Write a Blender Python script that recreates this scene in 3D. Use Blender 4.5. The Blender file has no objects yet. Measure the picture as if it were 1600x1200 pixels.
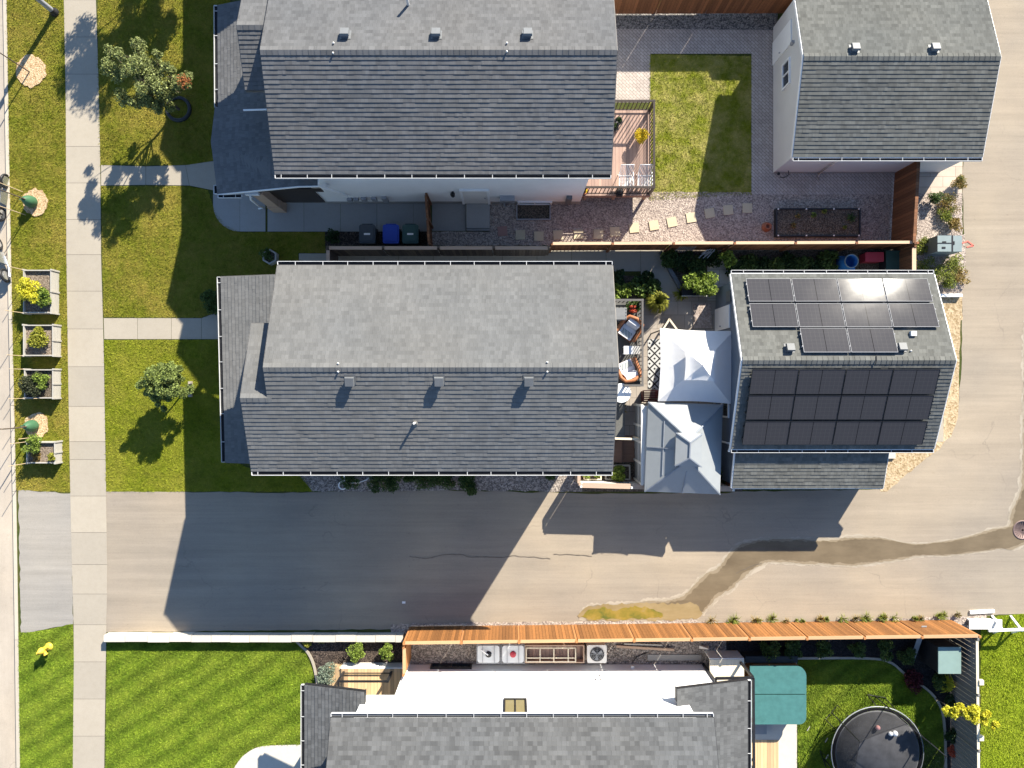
import bpy, math, random
import numpy as np
from mathutils import Vector, Matrix

# ------------------------------------------------------------------ camera, sky, sun, exposure
SC = bpy.context.scene
COL = SC.collection
F, H = 1130.0, 31.4            # focal length in px of a 1600 px wide frame, camera height in m
cam = bpy.data.cameras.new("camera")
cam.sensor_width = 36.0
cam.lens = 36.0 * F / 1600.0
cam.clip_end = 3000
camo = bpy.data.objects.new("camera", cam)
camo.location = (0, 0, H)
COL.objects.link(camo)
SC.camera = camo
SC.render.resolution_x, SC.render.resolution_y = 1024, 768
SUN_EL, SUN_AZ = math.radians(31.5), math.radians(31.8)     # azimuth from +Y towards +X
SDIR = Vector((math.sin(SUN_AZ) * math.cos(SUN_EL), math.cos(SUN_AZ) * math.cos(SUN_EL), math.sin(SUN_EL)))
wd = bpy.data.worlds.new("World")
SC.world = wd
wd.use_nodes = True
wn = wd.node_tree
bg = wn.nodes["Background"]
sky = wn.nodes.new("ShaderNodeTexSky")
sky.sky_type = 'NISHITA'
sky.sun_disc = False
sky.sun_elevation = SUN_EL
sky.sun_rotation = SUN_AZ
sky.altitude = 500
sky.dust_density = 0.3
sky.ozone_density = 3.5
wn.links.new(sky.outputs[0], bg.inputs[0])
bg.inputs[1].default_value = 0.092
sl = bpy.data.lights.new("sun", 'SUN')
sl.energy = 5.0
sl.angle = math.radians(0.5)
sl.color = (1.0, 0.93, 0.80)
so = bpy.data.objects.new("sun", sl)
so.rotation_euler = (-SDIR).to_track_quat('-Z', 'Y').to_euler()
so.location = SDIR * 60
COL.objects.link(so)
SC.view_settings.view_transform = 'Standard'
SC.view_settings.look = 'None'
SC.view_settings.gamma = 1.0
SC.view_settings.exposure = 1.42

rnd = random.Random(7)
nr = np.random.default_rng(11)

# ------------------------------------------------------------------ helpers
def W(px, py, h=0.0):
    """point of the photograph (1600x1200) that lies at height h -> real position"""
    s = (H - h) / F
    return Vector(((px - 800) * s, (600 - py) * s, h))

ORG = {}
def wloc(o):
    return ORG.get(o, Vector((0, 0, 0)))

USED = set()
def tag(o, label=None, cat=None, group=None, kind=None):
    if label: o['label'] = label
    if cat: o['category'] = cat
    if group: o['group'] = group
    if kind: o['kind'] = kind
    return o

def thing(name, label, cat, loc, group=None):
    o = bpy.data.objects.new(name, None)
    o.empty_display_size = 0.2
    COL.objects.link(o)
    o.location = loc
    ORG[o] = Vector(loc)
    return tag(o, label, cat, group)

class MB:
    """collects faces; build() links them as ONE mesh object"""
    def __init__(s):
        s.v = []; s.f = []; s.uv = []; s.smooth = []
    def add(s, pts, faces, smooth=False, uvs=None):
        b = len(s.v)
        s.v.extend([tuple(p) for p in pts])
        for i, fc in enumerate(faces):
            s.f.append([b + k for k in fc])
            s.smooth.append(smooth)
            s.uv.append(uvs[i] if uvs else None)
        return s
    def poly(s, pts, uv=None):
        return s.add(pts, [list(range(len(pts)))], False, [uv] if uv else None)
    def box(s, a, b):
        x0, x1 = sorted((a[0], b[0])); y0, y1 = sorted((a[1], b[1])); z0, z1 = sorted((a[2], b[2]))
        return s.hexa([(x0, y0, z0), (x1, y0, z0), (x1, y1, z0), (x0, y1, z0),
                       (x0, y0, z1), (x1, y0, z1), (x1, y1, z1), (x0, y1, z1)])
    def hexa(s, p):
        return s.add(p, [[3, 2, 1, 0], [4, 5, 6, 7], [0, 1, 5, 4], [1, 2, 6, 5], [2, 3, 7, 6], [3, 0, 4, 7]])
    def prism(s, poly, z0, z1):
        n = len(poly)
        a = sum(poly[i][0] * poly[(i + 1) % n][1] - poly[(i + 1) % n][0] * poly[i][1] for i in range(n))
        if a < 0: poly = list(reversed(poly))
        pts = [(p[0], p[1], z0) for p in poly] + [(p[0], p[1], z1) for p in poly]
        fs = [list(range(n - 1, -1, -1)), list(range(n, 2 * n))]
        fs += [[i, (i + 1) % n, n + (i + 1) % n, n + i] for i in range(n)]
        return s.add(pts, fs)
    def bar(s, a, b, w, h=None):
        """rectangular bar from a to b, w wide (horizontal), h deep"""
        a = Vector(a); b = Vector(b); h = h or w
        d = (b - a).normalized()
        up = Vector((0, 0, 1)) if abs(d.z) < 0.95 else Vector((0, 1, 0))
        x = d.cross(up).normalized() * (w / 2)
        y = x.cross(d).normalized() * (h / 2)
        return s.hexa([a - x - y, a + x - y, a + x + y, a - x + y, b - x - y, b + x - y, b + x + y, b - x + y])
    def tube(s, pts, r, n=8, cap=True):
        pts = [Vector(p) for p in pts]
        if not isinstance(r, (list, tuple)): r = [r] * len(pts)
        V = []
        for i, p in enumerate(pts):
            d = (pts[min(i + 1, len(pts) - 1)] - pts[max(i - 1, 0)])
            if d.length < 1e-6: d = Vector((0, 0, 1))
            d.normalize()
            up = Vector((0, 0, 1)) if abs(d.z) < 0.9 else Vector((0, 1, 0))
            x = d.cross(up).normalized(); y = d.cross(x).normalized()
            for k in range(n):
                t = 2 * math.pi * k / n
                V.append(p + (x * math.cos(t) + y * math.sin(t)) * r[i])
        fs = []
        for i in range(len(pts) - 1):
            for k in range(n):
                fs.append([i * n + k, (i + 1) * n + k, (i + 1) * n + (k + 1) % n, i * n + (k + 1) % n])
        s.add(V, fs, True)
        if cap:
            s.add(V[:n], [list(range(n))]); s.add(V[-n:], [list(range(n - 1, -1, -1))])
        return s
    def lathe(s, c, prof, n=20, smooth=True, cap=False):
        V = []
        for (r, z) in prof:
            for k in range(n):
                t = 2 * math.pi * k / n
                V.append((c[0] + r * math.cos(t), c[1] + r * math.sin(t), c[2] + z))
        fs = []
        m = len(prof)
        for i in range(m - 1):
            for k in range(n):
                fs.append([i * n + k, i * n + (k + 1) % n, (i + 1) * n + (k + 1) % n, (i + 1) * n + k])
        s.add(V, fs, smooth)
        if cap: s.add(V[-n:], [list(range(n))])
        return s
    def sphere(s, c, r, n=12, sz=1.0):
        prof = [(r * math.sin(math.pi * i / n), -r * sz * math.cos(math.pi * i / n)) for i in range(n + 1)]
        prof[0] = (0.0005, prof[0][1]); prof[-1] = (0.0005, prof[-1][1])
        return s.lathe(c, prof, n * 2)
    def build(s, name, mat, parent=None, label=None, cat=None, group=None, kind=None, origin=True):
        me = bpy.data.meshes.new(name)
        V = np.array(s.v, dtype=np.float64)
        if parent is not None:
            org = wloc(parent)
            W0 = org
        elif origin and kind != 'structure':
            lo, hi = V.min(0), V.max(0)
            W0 = Vector(((lo[0] + hi[0]) / 2, (lo[1] + hi[1]) / 2, lo[2]))
        else:
            W0 = Vector((0, 0, 0))
        V = V - np.array(W0)
        me.from_pydata(V.tolist(), [], s.f)
        if any(u is not None for u in s.uv):
            ul = me.uv_layers.new(name="UVMap")
            flat = []
            for fc, u in zip(s.f, s.uv):
                flat.extend(u if u else [(0, 0)] * len(fc))
            ul.data.foreach_set("uv", np.array(flat, dtype=np.float32).ravel())
        me.polygons.foreach_set("use_smooth", s.smooth)
        me.materials.append(mat)
        me.update()
        o = bpy.data.objects.new(name, me)
        COL.objects.link(o)
        if parent is not None:
            o.parent = parent
        else:
            o.location = W0
        ORG[o] = W0
        return tag(o, label, cat, group, kind)

def raw_mesh(name, V, Fc, mat, parent=None, **kw):
    """big numpy mesh: V (n,3), Fc (m,k) all faces same size"""
    V = np.asarray(V, dtype=np.float64); Fc = np.asarray(Fc, dtype=np.int32)
    if parent is not None: W0 = wloc(parent)
    elif kw.get('kind') == 'structure': W0 = Vector((0, 0, 0))
    else:
        lo, hi = V.min(0), V.max(0)
        W0 = Vector(((lo[0] + hi[0]) / 2, (lo[1] + hi[1]) / 2, lo[2]))
    V = V - np.array(W0)
    me = bpy.data.meshes.new(name)
    m, k = Fc.shape
    me.vertices.add(len(V)); me.vertices.foreach_set("co", V.astype(np.float32).ravel())
    me.loops.add(m * k); me.loops.foreach_set("vertex_index", Fc.ravel())
    me.polygons.add(m)
    me.polygons.foreach_set("loop_start", np.arange(0, m * k, k, dtype=np.int32))
    me.polygons.foreach_set("loop_total", np.full(m, k, dtype=np.int32))
    me.update(calc_edges=True)
    me.validate()
    me.materials.append(mat)
    o = bpy.data.objects.new(name, me)
    COL.objects.link(o)
    if parent is not None: o.parent = parent
    else: o.location = W0
    ORG[o] = W0
    return tag(o, kw.get('label'), kw.get('cat'), kw.get('group'), kw.get('kind'))

# ------------------------------------------------------------------ materials
class NT:
    def __init__(s, name):
        s.m = bpy.data.materials.new(name); s.m.use_nodes = True
        s.t = s.m.node_tree; s.b = s.t.nodes["Principled BSDF"]
        s.pos = None
    def n(s, typ, **kw):
        o = s.t.nodes.new(typ)
        for k, v in kw.items(): setattr(o, k, v)
        return o
    def l(s, a, b): s.t.links.new(a, b)
    def position(s):
        if not s.pos: s.pos = s.n("ShaderNodeNewGeometry").outputs["Position"]
        return s.pos
    def noise(s, scale, detail=4, rough=0.6, vec=None, stretch=None):
        o = s.n("ShaderNodeTexNoise"); o.inputs["Scale"].default_value = scale
        o.inputs["Detail"].default_value = detail; o.inputs["Roughness"].default_value = rough
        v = vec or s.position()
        if stretch:
            mp = s.n("ShaderNodeMapping"); mp.inputs["Scale"].default_value = stretch[:3]
            if len(stretch) > 3: mp.inputs["Rotation"].default_value = (0, 0, stretch[3])
            s.l(v, mp.inputs["Vector"]); v = mp.outputs[0]
        s.l(v, o.inputs["Vector"])
        return o.outputs["Fac"]
    def ramp(s, fac, stops):
        o = s.n("ShaderNodeValToRGB"); e = o.color_ramp.elements
        while len(e) < len(stops): e.new(0.5)
        for i, (p, c) in enumerate(stops):
            e[i].position = p; e[i].color = (c[0], c[1], c[2], 1)
        s.l(fac, o.inputs[0]); return o.outputs[0]
    def mix(s, fac, a, b, mode='MIX'):
        o = s.n("ShaderNodeMix", data_type='RGBA', blend_type=mode)
        for sock, val in ((o.inputs[0], fac), (o.inputs[6], a), (o.inputs[7], b)):
            if hasattr(val, 'is_linked'): s.l(val, sock)
            elif isinstance(val, (int, float)): sock.default_value = val
            else: sock.default_value = (val[0], val[1], val[2], 1)
        return o.outputs[2]
    def math(s, op, a, b=None, c=None):
        o = s.n("ShaderNodeMath", operation=op)
        for i, v in enumerate((a, b, c)):
            if v is None: continue
            if hasattr(v, 'is_linked'): s.l(v, o.inputs[i])
            else: o.inputs[i].default_value = v
        return o.outputs[0]
    def bump(s, h, strength=0.4, dist=0.02):
        o = s.n("ShaderNodeBump"); o.inputs["Strength"].default_value = strength
        o.inputs["Distance"].default_value = dist
        s.l(h, o.inputs["Height"]); s.l(o.outputs[0], s.b.inputs["Normal"])
    def done(s, color, rough=0.8, metal=0.0, spec=0.3):
        if hasattr(color, 'is_linked'): s.l(color, s.b.inputs["Base Color"])
        else: s.b.inputs["Base Color"].default_value = (color[0], color[1], color[2], 1)
        if hasattr(rough, 'is_linked'): s.l(rough, s.b.inputs["Roughness"])
        else: s.b.inputs["Roughness"].default_value = rough
        s.b.inputs["Metallic"].default_value = metal
        s.b.inputs["Specular IOR Level"].default_value = spec
        return s.m

def cloth(name, c, rough=0.8, var=0.02):
    t = NT(name)
    col = t.ramp(t.noise(2.5, 5, 0.7), [(0.3, sc(c, 1 - var * 2)), (0.7, sc(c, 1 + var))])
    t.bump(t.noise(3.0, 3, 0.5), 0.25, 0.05)
    m = t.done(col, rough, 0, 0.2)
    tr = t.n("ShaderNodeBsdfTranslucent"); t.l(col, tr.inputs[0])
    mx = t.n("ShaderNodeMixShader"); mx.inputs[0].default_value = 0.22
    t.l(t.b.outputs[0], mx.inputs[1]); t.l(tr.outputs[0], mx.inputs[2]); t.l(mx.outputs[0], t.t.nodes["Material Output"].inputs[0])
    return m

def sc(c, k): return tuple(min(1.0, x * k) for x in c)

def plain(name, c, rough=0.6, metal=0.0, var=0.15, scale=3.0, spec=0.3, bump=0.0, bscale=40, stretch=None):
    t = NT(name)
    a = t.noise(scale, 5, 0.65, stretch=stretch)
    col = t.ramp(a, [(0.3, sc(c, 1 - var)), (0.7, sc(c, 1 + var))])
    if bump: t.bump(t.noise(bscale, 4), bump, 0.01)
    return t.done(col, rough, metal, spec)

def speckle(name, c1, c2, c3, scale, rough=0.9, bump=0.6, big=0.15, dist=0.03):
    """gravel / mulch / soil: voronoi cells of mixed colours"""
    t = NT(name)
    v = t.n("ShaderNodeTexVoronoi"); v.inputs["Scale"].default_value = scale
    t.l(t.position(), v.inputs["Vector"])
    sep = t.n("ShaderNodeSeparateColor"); t.l(v.outputs["Color"], sep.inputs[0])
    col = t.ramp(sep.outputs[0], [(0.0, c1), (0.5, c2), (1.0, c3)])
    bigv = t.noise(0.8, 4, 0.6)
    col = t.mix(1.0, col, t.ramp(bigv, [(0.3, (1 - big,) * 3), (0.7, (1 + 0 * big,) * 3)]), 'MULTIPLY')
    t.bump(v.outputs["Distance"], bump, dist)
    return t.done(col, rough)

def asphalt(name, c, warm, stretch=(0.12, 1, 1)):
    t = NT(name)
    a = t.noise(0.35, 5, 0.6); b = t.noise(1.6, 6, 0.7, stretch=stretch); g = t.noise(55, 3, 0.7); p = t.noise(0.16, 3, 0.5); fl = t.noise(5, 6, 0.75)
    col = t.ramp(a, [(0.25, c), (0.75, warm)])
    col = t.mix(1.0, col, t.ramp(p, [(0.38, (0.9, 0.91, 0.93)), (0.6, (1.05, 1.03, 1.0))]), 'MULTIPLY')
    col = t.mix(1.0, col, t.ramp(b, [(0.25, (0.84,) * 3), (0.75, (1.07,) * 3)]), 'MULTIPLY')
    col = t.mix(1.0, col, t.ramp(t.noise(0.9, 6, 0.8, stretch=(stretch[0] * .5, stretch[1] * 3.5, 1)), [(0.3, (0.88,) * 3), (0.6, (1.03,) * 3)]), 'MULTIPLY')
    col = t.mix(1.0, col, t.ramp(g, [(0.25, (0.76,) * 3), (0.75, (1.14,) * 3)]), 'MULTIPLY')
    col = t.mix(1.0, col, t.ramp(fl, [(0.27, (0.78, 0.76, 0.74)), (0.40, (1.0,) * 3)]), 'MULTIPLY')
    v = t.n("ShaderNodeTexVoronoi", feature='DISTANCE_TO_EDGE'); v.inputs["Scale"].default_value = 0.22
    mp = t.n("ShaderNodeVectorMath", operation='ADD'); nz = t.n("ShaderNodeTexNoise"); nz.inputs["Scale"].default_value = 1.1; nz.inputs["Detail"].default_value = 6
    t.l(t.position(), nz.inputs["Vector"]); t.l(t.position(), mp.inputs[0]); t.l(nz.outputs["Color"], mp.inputs[1]); t.l(mp.outputs[0], v.inputs["Vector"])
    crack = t.math('MULTIPLY', t.math('LESS_THAN', v.outputs["Distance"], 0.0035), t.ramp(t.noise(0.3, 2), [(0.5, (0, 0, 0)), (0.58, (0.28,) * 3)]))
    col = t.mix(crack, col, sc(c, 0.5))
    t.bump(g, 0.45, 0.006)
    return t.done(col, 0.9, 0, 0.2)

def concrete(name, c):
    t = NT(name)
    a = t.noise(0.7, 6, 0.65); g = t.noise(30, 4, 0.7); d = t.noise(4.5, 5, 0.7)
    col = t.ramp(a, [(0.25, sc(c, 0.94)), (0.75, sc(c, 1.04))])
    col = t.mix(1.0, col, t.ramp(g, [(0.25, (0.93,) * 3), (0.75, (1.05,) * 3)]), 'MULTIPLY')
    col = t.mix(1.0, col, t.ramp(d, [(0.3, (0.96, 0.955, 0.945)), (0.55, (1.01,) * 3)]), 'MULTIPLY')
    ri = t.n('ShaderNodeNewGeometry').outputs['Random Per Island']
    col = t.mix(1.0, col, t.ramp(ri, [(0, (0.90, 0.905, 0.91)), (1, (1.05, 1.045, 1.03))]), 'MULTIPLY')
    t.bump(g, 0.2, 0.004)
    return t.done(col, 0.9, 0, 0.2)

def shingle(name, c, contrast=0.35, tab=0.135, exp=0.15, warm=(1, 1, 1)):
    t = NT(name)
    uv = t.n("ShaderNodeUVMap").outputs[0]
    sp = t.n("ShaderNodeSeparateXYZ"); t.l(uv, sp.inputs[0])
    row = t.math('FLOOR', t.math('DIVIDE', sp.outputs[1], exp))
    w1 = t.n("ShaderNodeTexWhiteNoise", noise_dimensions='1D'); t.l(row, w1.inputs["W"])
    uu = t.math('ADD', t.math('DIVIDE', sp.outputs[0], tab), t.math('MULTIPLY', w1.outputs[0], 37.0))
    cell = t.math('FLOOR', uu)
    fr = t.math('FRACT', uu)
    cb = t.n("ShaderNodeCombineXYZ"); t.l(cell, cb.inputs[0]); t.l(row, cb.inputs[1])
    w2 = t.n("ShaderNodeTexWhiteNoise", noise_dimensions='2D'); t.l(cb.outputs[0], w2.inputs["Vector"])
    cell2 = t.math('FLOOR', t.math('DIVIDE', t.math('ADD', uu, t.math('MULTIPLY', w1.outputs[0], 3.0)), 1.8))
    cb2 = t.n("ShaderNodeCombineXYZ"); t.l(cell2, cb2.inputs[0]); t.l(row, cb2.inputs[1])
    w3 = t.n("ShaderNodeTexWhiteNoise", noise_dimensions='2D'); t.l(cb2.outputs[0], w3.inputs["Vector"])
    val = t.math('MULTIPLY_ADD', w2.outputs[0], 0.6, t.math('MULTIPLY', w3.outputs[0], 0.4))
    hi = 1 + contrast * 0.8
    col = t.ramp(val, [(0.1, sc(c, 1 - contrast)), (0.5, c), (0.9, (c[0] * hi * warm[0], c[1] * hi * warm[1], c[2] * hi * warm[2]))])
    gap = t.math('LESS_THAN', fr, 0.09)
    col = t.mix(t.math('MULTIPLY', gap, 0.28), col, sc(c, 0.5))
    big = t.noise(0.5, 5, 0.6); g = t.noise(70, 2)
    strk = t.noise(1.0, 5, 0.7, vec=uv, stretch=(2.4, 0.22, 1)); fade = t.noise(0.22, 3, 0.5)
    col = t.mix(1.0, col, t.ramp(strk, [(0.3, (0.91,) * 3), (0.62, (1.03,) * 3)]), 'MULTIPLY')
    col = t.mix(1.0, col, t.ramp(fade, [(0.35, (0.95, 0.965, 0.98)), (0.65, (1.04, 1.025, 1.0))]), 'MULTIPLY')
    col = t.mix(1.0, col, t.ramp(big, [(0.3, (0.9,) * 3), (0.7, (1.06,) * 3)]), 'MULTIPLY')
    col = t.mix(1.0, col, t.ramp(g, [(0.2, (0.85,) * 3), (0.8, (1.15,) * 3)]), 'MULTIPLY')
    hgt = t.math('MULTIPLY_ADD', w3.outputs[0], 0.5, t.math('MULTIPLY', g, 0.5))
    t.bump(hgt, 0.35, 0.012)
    return t.done(col, 0.95, 0, 0.15)

def grassmat(name, stops, stripes=None, dry=0.5, blade=False, patch=0.55):
    """stops: dark, mid, light, dry colours"""
    t = NT(name)
    a = t.noise(0.9, 6, 0.7); b = t.noise(6.0, 5, 0.7); d = t.noise(patch, 5, 0.65)
    f = t.math('MULTIPLY_ADD', a, 0.5, t.math('MULTIPLY', b, 0.5))
    col = t.ramp(f, [(0.34, stops[0]), (0.5, stops[1]), (0.66, stops[2])])
    dr = t.ramp(t.math('MULTIPLY_ADD', t.noise(3.1, 5, 0.7), 0.35, t.math('MULTIPLY', d, 0.65)),
                [(0.42, (0, 0, 0)), (0.62, (dry,) * 3)])
    col = t.mix(dr, col, stops[3])
    if stripes:
        mp = t.n("ShaderNodeMapping"); mp.inputs["Rotation"].default_value = (0, 0, stripes[1])
        t.l(t.position(), mp.inputs[0])
        wv = t.n("ShaderNodeTexWave", wave_type='BANDS', bands_direction='Y')
        wv.inputs["Scale"].default_value = stripes[0]; wv.inputs["Distortion"].default_value = 2.6
        wv.inputs["Detail"].default_value = 3; wv.inputs["Detail Scale"].default_value = 1.3
        t.l(mp.outputs[0], wv.inputs["Vector"])
        col = t.mix(1.0, col, t.ramp(wv.outputs["Fac"], [(0.05, (0.76, 0.79, 0.75)), (0.4, (0.98, 1, 0.98)), (0.95, (1.16, 1.13, 1.08))]), 'MULTIPLY')
    if blade:
        ri = t.n("ShaderNodeNewGeometry").outputs["Random Per Island"]
        col = t.mix(1.0, col, t.ramp(ri, [(0, (0.74, 0.76, 0.74)), (1, (1.2, 1.2, 1.12))]), 'MULTIPLY')
    else:
        t.bump(t.noise(28, 4, 0.75), 1.0, 0.06)
    return t.done(col, 0.9, 0, 0.1)

def leafmat(name, c, var=0.45, c2=None, p2=0.12):
    t = NT(name)
    ri = t.n("ShaderNodeNewGeometry").outputs["Random Per Island"]
    col = t.ramp(ri, [(0.0, sc(c, 1 - var)), (0.55, c), (1.0, sc(c, 1 + var))])
    if c2:
        nz = t.noise(1.4, 3)
        col = t.mix(t.ramp(nz, [(0.62 - p2, (0, 0, 0)), (0.66, (1, 1, 1))]), col, c2)
    t.b.inputs["Transmission Weight"].default_value = 0.0
    m = t.done(col, 0.6, 0, 0.25)
    tr = t.n("ShaderNodeBsdfTranslucent"); t.l(col, tr.inputs[0])
    mx = t.n("ShaderNodeMixShader"); mx.inputs[0].default_value = 0.35
    t.l(t.b.outputs[0], mx.inputs[1]); t.l(tr.outputs[0], mx.inputs[2])
    t.l(mx.outputs[0], t.t.nodes["Material Output"].inputs[0])
    return m

def siding(name, c, step=0.11):
    t = NT(name)
    sp = t.n("ShaderNodeSeparateXYZ"); t.l(t.position(), sp.inputs[0])
    fr = t.math('FRACT', t.math('DIVIDE', sp.outputs[2], step))
    col = t.mix(t.math('LESS_THAN', fr, 0.1), c, sc(c, 0.82))
    nz = t.noise(1.2, 4)
    col = t.mix(1.0, col, t.ramp(nz, [(0.3, (0.95,) * 3), (0.7, (1.02,) * 3)]), 'MULTIPLY')
    t.bump(t.math('SUBTRACT', 1.0, fr), 0.6, 0.012)
    return t.done(col, 0.6, 0, 0.3)

def wood(name, c, var=0.25, board=0.0, axis=0, rough=0.75):
    """weathered or stained wood; board>0 draws board joints across axis"""
    t = NT(name)
    st = (1.2, 14, 14) if axis == 1 else (14, 1.2, 14)
    if axis == 2: st = (14, 14, 1.2)
    a = t.noise(1.0, 5, 0.65, stretch=st)
    col = t.ramp(a, [(0.25, sc(c, 1 - var)), (0.75, sc(c, 1 + var))])
    if board:
        sp = t.n("ShaderNodeSeparateXYZ"); t.l(t.position(), sp.inputs[0])
        q = t.math('DIVIDE', sp.outputs[{0: 0, 1: 1, 2: 0}[axis]], board)
        w1 = t.n("ShaderNodeTexWhiteNoise", noise_dimensions='1D'); t.l(t.math('FLOOR', q), w1.inputs["W"])
        col = t.mix(1.0, col, t.ramp(w1.outputs[0], [(0, (0.66, 0.66, 0.68)), (0.5, (0.95, 0.95, 0.95)), (1, (1.25, 1.22, 1.18))]), 'MULTIPLY')
        col = t.mix(t.math('LESS_THAN', t.math('FRACT', q), 0.06), col, sc(c, 0.25))
    return t.done(col, rough, 0, 0.25)

def pavers(name, c1, c2, w, h, rot=0.0, mortar=(0.08, 0.07, 0.065)):
    t = NT(name)
    mp = t.n("ShaderNodeMapping"); mp.inputs["Rotation"].default_value = (0, 0, rot)
    t.l(t.position(), mp.inputs[0])
    br = t.n("ShaderNodeTexBrick"); t.l(mp.outputs[0], br.inputs["Vector"])
    br.inputs["Scale"].default_value = 1.0
    br.inputs["Brick Width"].default_value = w; br.inputs["Row Height"].default_value = h
    br.inputs["Mortar Size"].default_value = 0.006
    br.inputs["Color1"].default_value = (*c1, 1); br.inputs["Color2"].default_value = (*c2, 1)
    br.inputs["Mortar"].default_value = (*mortar, 1)
    col = t.mix(1.0, br.outputs[0], t.ramp(t.noise(1.1, 5), [(0.3, (0.85,) * 3), (0.7, (1.08,) * 3)]), 'MULTIPLY')
    t.bump(br.outputs["Fac"], -0.4, 0.006)
    return t.done(col, 0.9, 0, 0.2)

MAT = {}
def mk():
    M = MAT
    M['ground'] = grassmat('ground_soil_grass', [(0.03, 0.05, 0.012), (0.06, 0.08, 0.02), (0.09, 0.1, 0.03), (0.14, 0.11, 0.04)])
    g1 = [(0.08, 0.090, 0.008), (0.148, 0.160, 0.015), (0.205, 0.206, 0.028), (0.27, 0.21, 0.045)]
    M['lawn_front'] = grassmat('lawn_front', g1, dry=0.75); M['blade_front'] = grassmat('blade_front', [sc(c, 1.25) for c in g1], dry=0.75, blade=True)
    g2 = [(0.065, 0.108, 0.010), (0.122, 0.182, 0.016), (0.185, 0.245, 0.028), (0.24, 0.22, 0.045)]
    M['lawn_bottom'] = grassmat('lawn_bottom', g2, stripes=(0.36, math.radians(-33)), dry=0.2)
    M['blade_bottom'] = grassmat('blade_bottom', [sc(c, 1.25) for c in g2], stripes=(0.36, math.radians(-33)), dry=0.2, blade=True)
    gm = [(0.09, 0.115, 0.008), (0.155, 0.18, 0.012), (0.215, 0.235, 0.022), (0.28, 0.24, 0.045)]
    M['lawn_mid'] = grassmat('lawn_mid', gm, dry=0.45); M['blade_mid'] = grassmat('blade_mid', [sc(c, 1.25) for c in gm], dry=0.45, blade=True)
    g3 = [(0.10, 0.125, 0.010), (0.17, 0.195, 0.016), (0.24, 0.24, 0.03), (0.46, 0.38, 0.15)]
    M['lawn_back'] = grassmat('lawn_back', g3, dry=0.6, patch=1.1); M['blade_back'] = grassmat('blade_back', [sc(c, 1.2) for c in g3], dry=0.65, patch=1.1, blade=True)
    g4 = [(0.125, 0.175, 0.010), (0.195, 0.255, 0.014), (0.265, 0.325, 0.022), (0.31, 0.31, 0.035)]
    M['lawn_bright'] = grassmat('lawn_bright', g4, dry=0.3); M['blade_bright'] = grassmat('blade_bright', [sc(c, 1.2) for c in g4], dry=0.3, blade=True)
    M['alley'] = asphalt('alley_asphalt', (0.292, 0.248, 0.198), (0.348, 0.293, 0.224))
    M['apron'] = asphalt('driveway_asphalt', (0.29, 0.27, 0.243), (0.325, 0.30, 0.262))
    M['street'] = asphalt('street_pavement', (0.40, 0.35, 0.29), (0.44, 0.38, 0.31), stretch=(1, 0.12, 1))
    M['concrete'] = concrete('concrete_walk', (0.345, 0.305, 0.247))
    M['concrete_pale'] = concrete('concrete_pale', (0.52, 0.48, 0.42))
    M['concrete_grey'] = concrete('concrete_grey', (0.31, 0.30, 0.285))
    M['kerb'] = concrete('kerb_concrete', (0.43, 0.38, 0.31))
    M['joint'] = plain('joint_dirt', (0.12, 0.1, 0.08), 0.95)
    M['gravel_pink'] = speckle('gravel_pink', (0.17, 0.135, 0.118), (0.33, 0.27, 0.228), (0.50, 0.42, 0.355), 22)
    M['gravel_dark'] = speckle('gravel_dark', (0.05, 0.048, 0.045), (0.16, 0.15, 0.14), (0.33, 0.3, 0.27), 22)
    M['gravel_grey'] = speckle('gravel_grey', (0.10, 0.085, 0.075), (0.24, 0.205, 0.18), (0.45, 0.39, 0.34), 20)
    M['mulch'] = speckle('mulch', (0.012, 0.009, 0.008), (0.045, 0.033, 0.027), (0.12, 0.09, 0.07), 24)
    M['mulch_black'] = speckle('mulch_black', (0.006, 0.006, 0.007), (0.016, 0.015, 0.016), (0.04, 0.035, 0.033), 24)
    M['woodchip'] = speckle('woodchip', (0.30, 0.19, 0.09), (0.50, 0.34, 0.19), (0.66, 0.5, 0.32), 26)
    M['soil'] = speckle('soil', (0.04, 0.032, 0.024), (0.095, 0.076, 0.055), (0.2, 0.16, 0.12), 28)
    M['soil_dry'] = speckle('soil_dry', (0.10, 0.075, 0.055), (0.20, 0.155, 0.115), (0.33, 0.27, 0.21), 30)
    M['sand'] = speckle('sandy_dirt', (0.26, 0.18, 0.09), (0.40, 0.30, 0.18), (0.50, 0.39, 0.25), 14, bump=0.35)
    M['paver_pink'] = pavers('paver_pink', (0.38, 0.325, 0.285), (0.45, 0.39, 0.345), 0.22, 0.11, math.radians(45))
    M['paver_tan'] = pavers('paver_tan', (0.42, 0.34, 0.27), (0.48, 0.4, 0.33), 1.1, 0.45)
    M['paver_patio'] = pavers('paver_patio', (0.30, 0.26, 0.22), (0.35, 0.31, 0.27), 0.6, 0.6)
    M['paver_slab'] = pavers('paver_slab', (0.33, 0.32, 0.29), (0.38, 0.37, 0.34), 0.9, 0.62)
    M['stone_slab'] = speckle('stone_slab', (0.24, 0.19, 0.16), (0.33, 0.27, 0.24), (0.42, 0.36, 0.32), 18, bump=0.3)
    M['step_stone'] = concrete('step_stone', (0.5, 0.43, 0.30))
    M['step_red'] = concrete('step_red', (0.34, 0.2, 0.17))
    # buildings
    M['sh_main'] = shingle('shingle_main', (0.140, 0.139, 0.136), 0.13)
    M['sh_top'] = shingle('shingle_charcoal', (0.122, 0.122, 0.124), 0.17)
    M['sh_garage'] = shingle('shingle_grey', (0.115, 0.117, 0.110), 0.22)
    M['sh_bottom'] = shingle('shingle_blend', (0.104, 0.105, 0.106), 0.25, tab=0.17)
    M['white'] = plain('white_paint', (0.78, 0.78, 0.77), 0.45, var=0.03)
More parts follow.
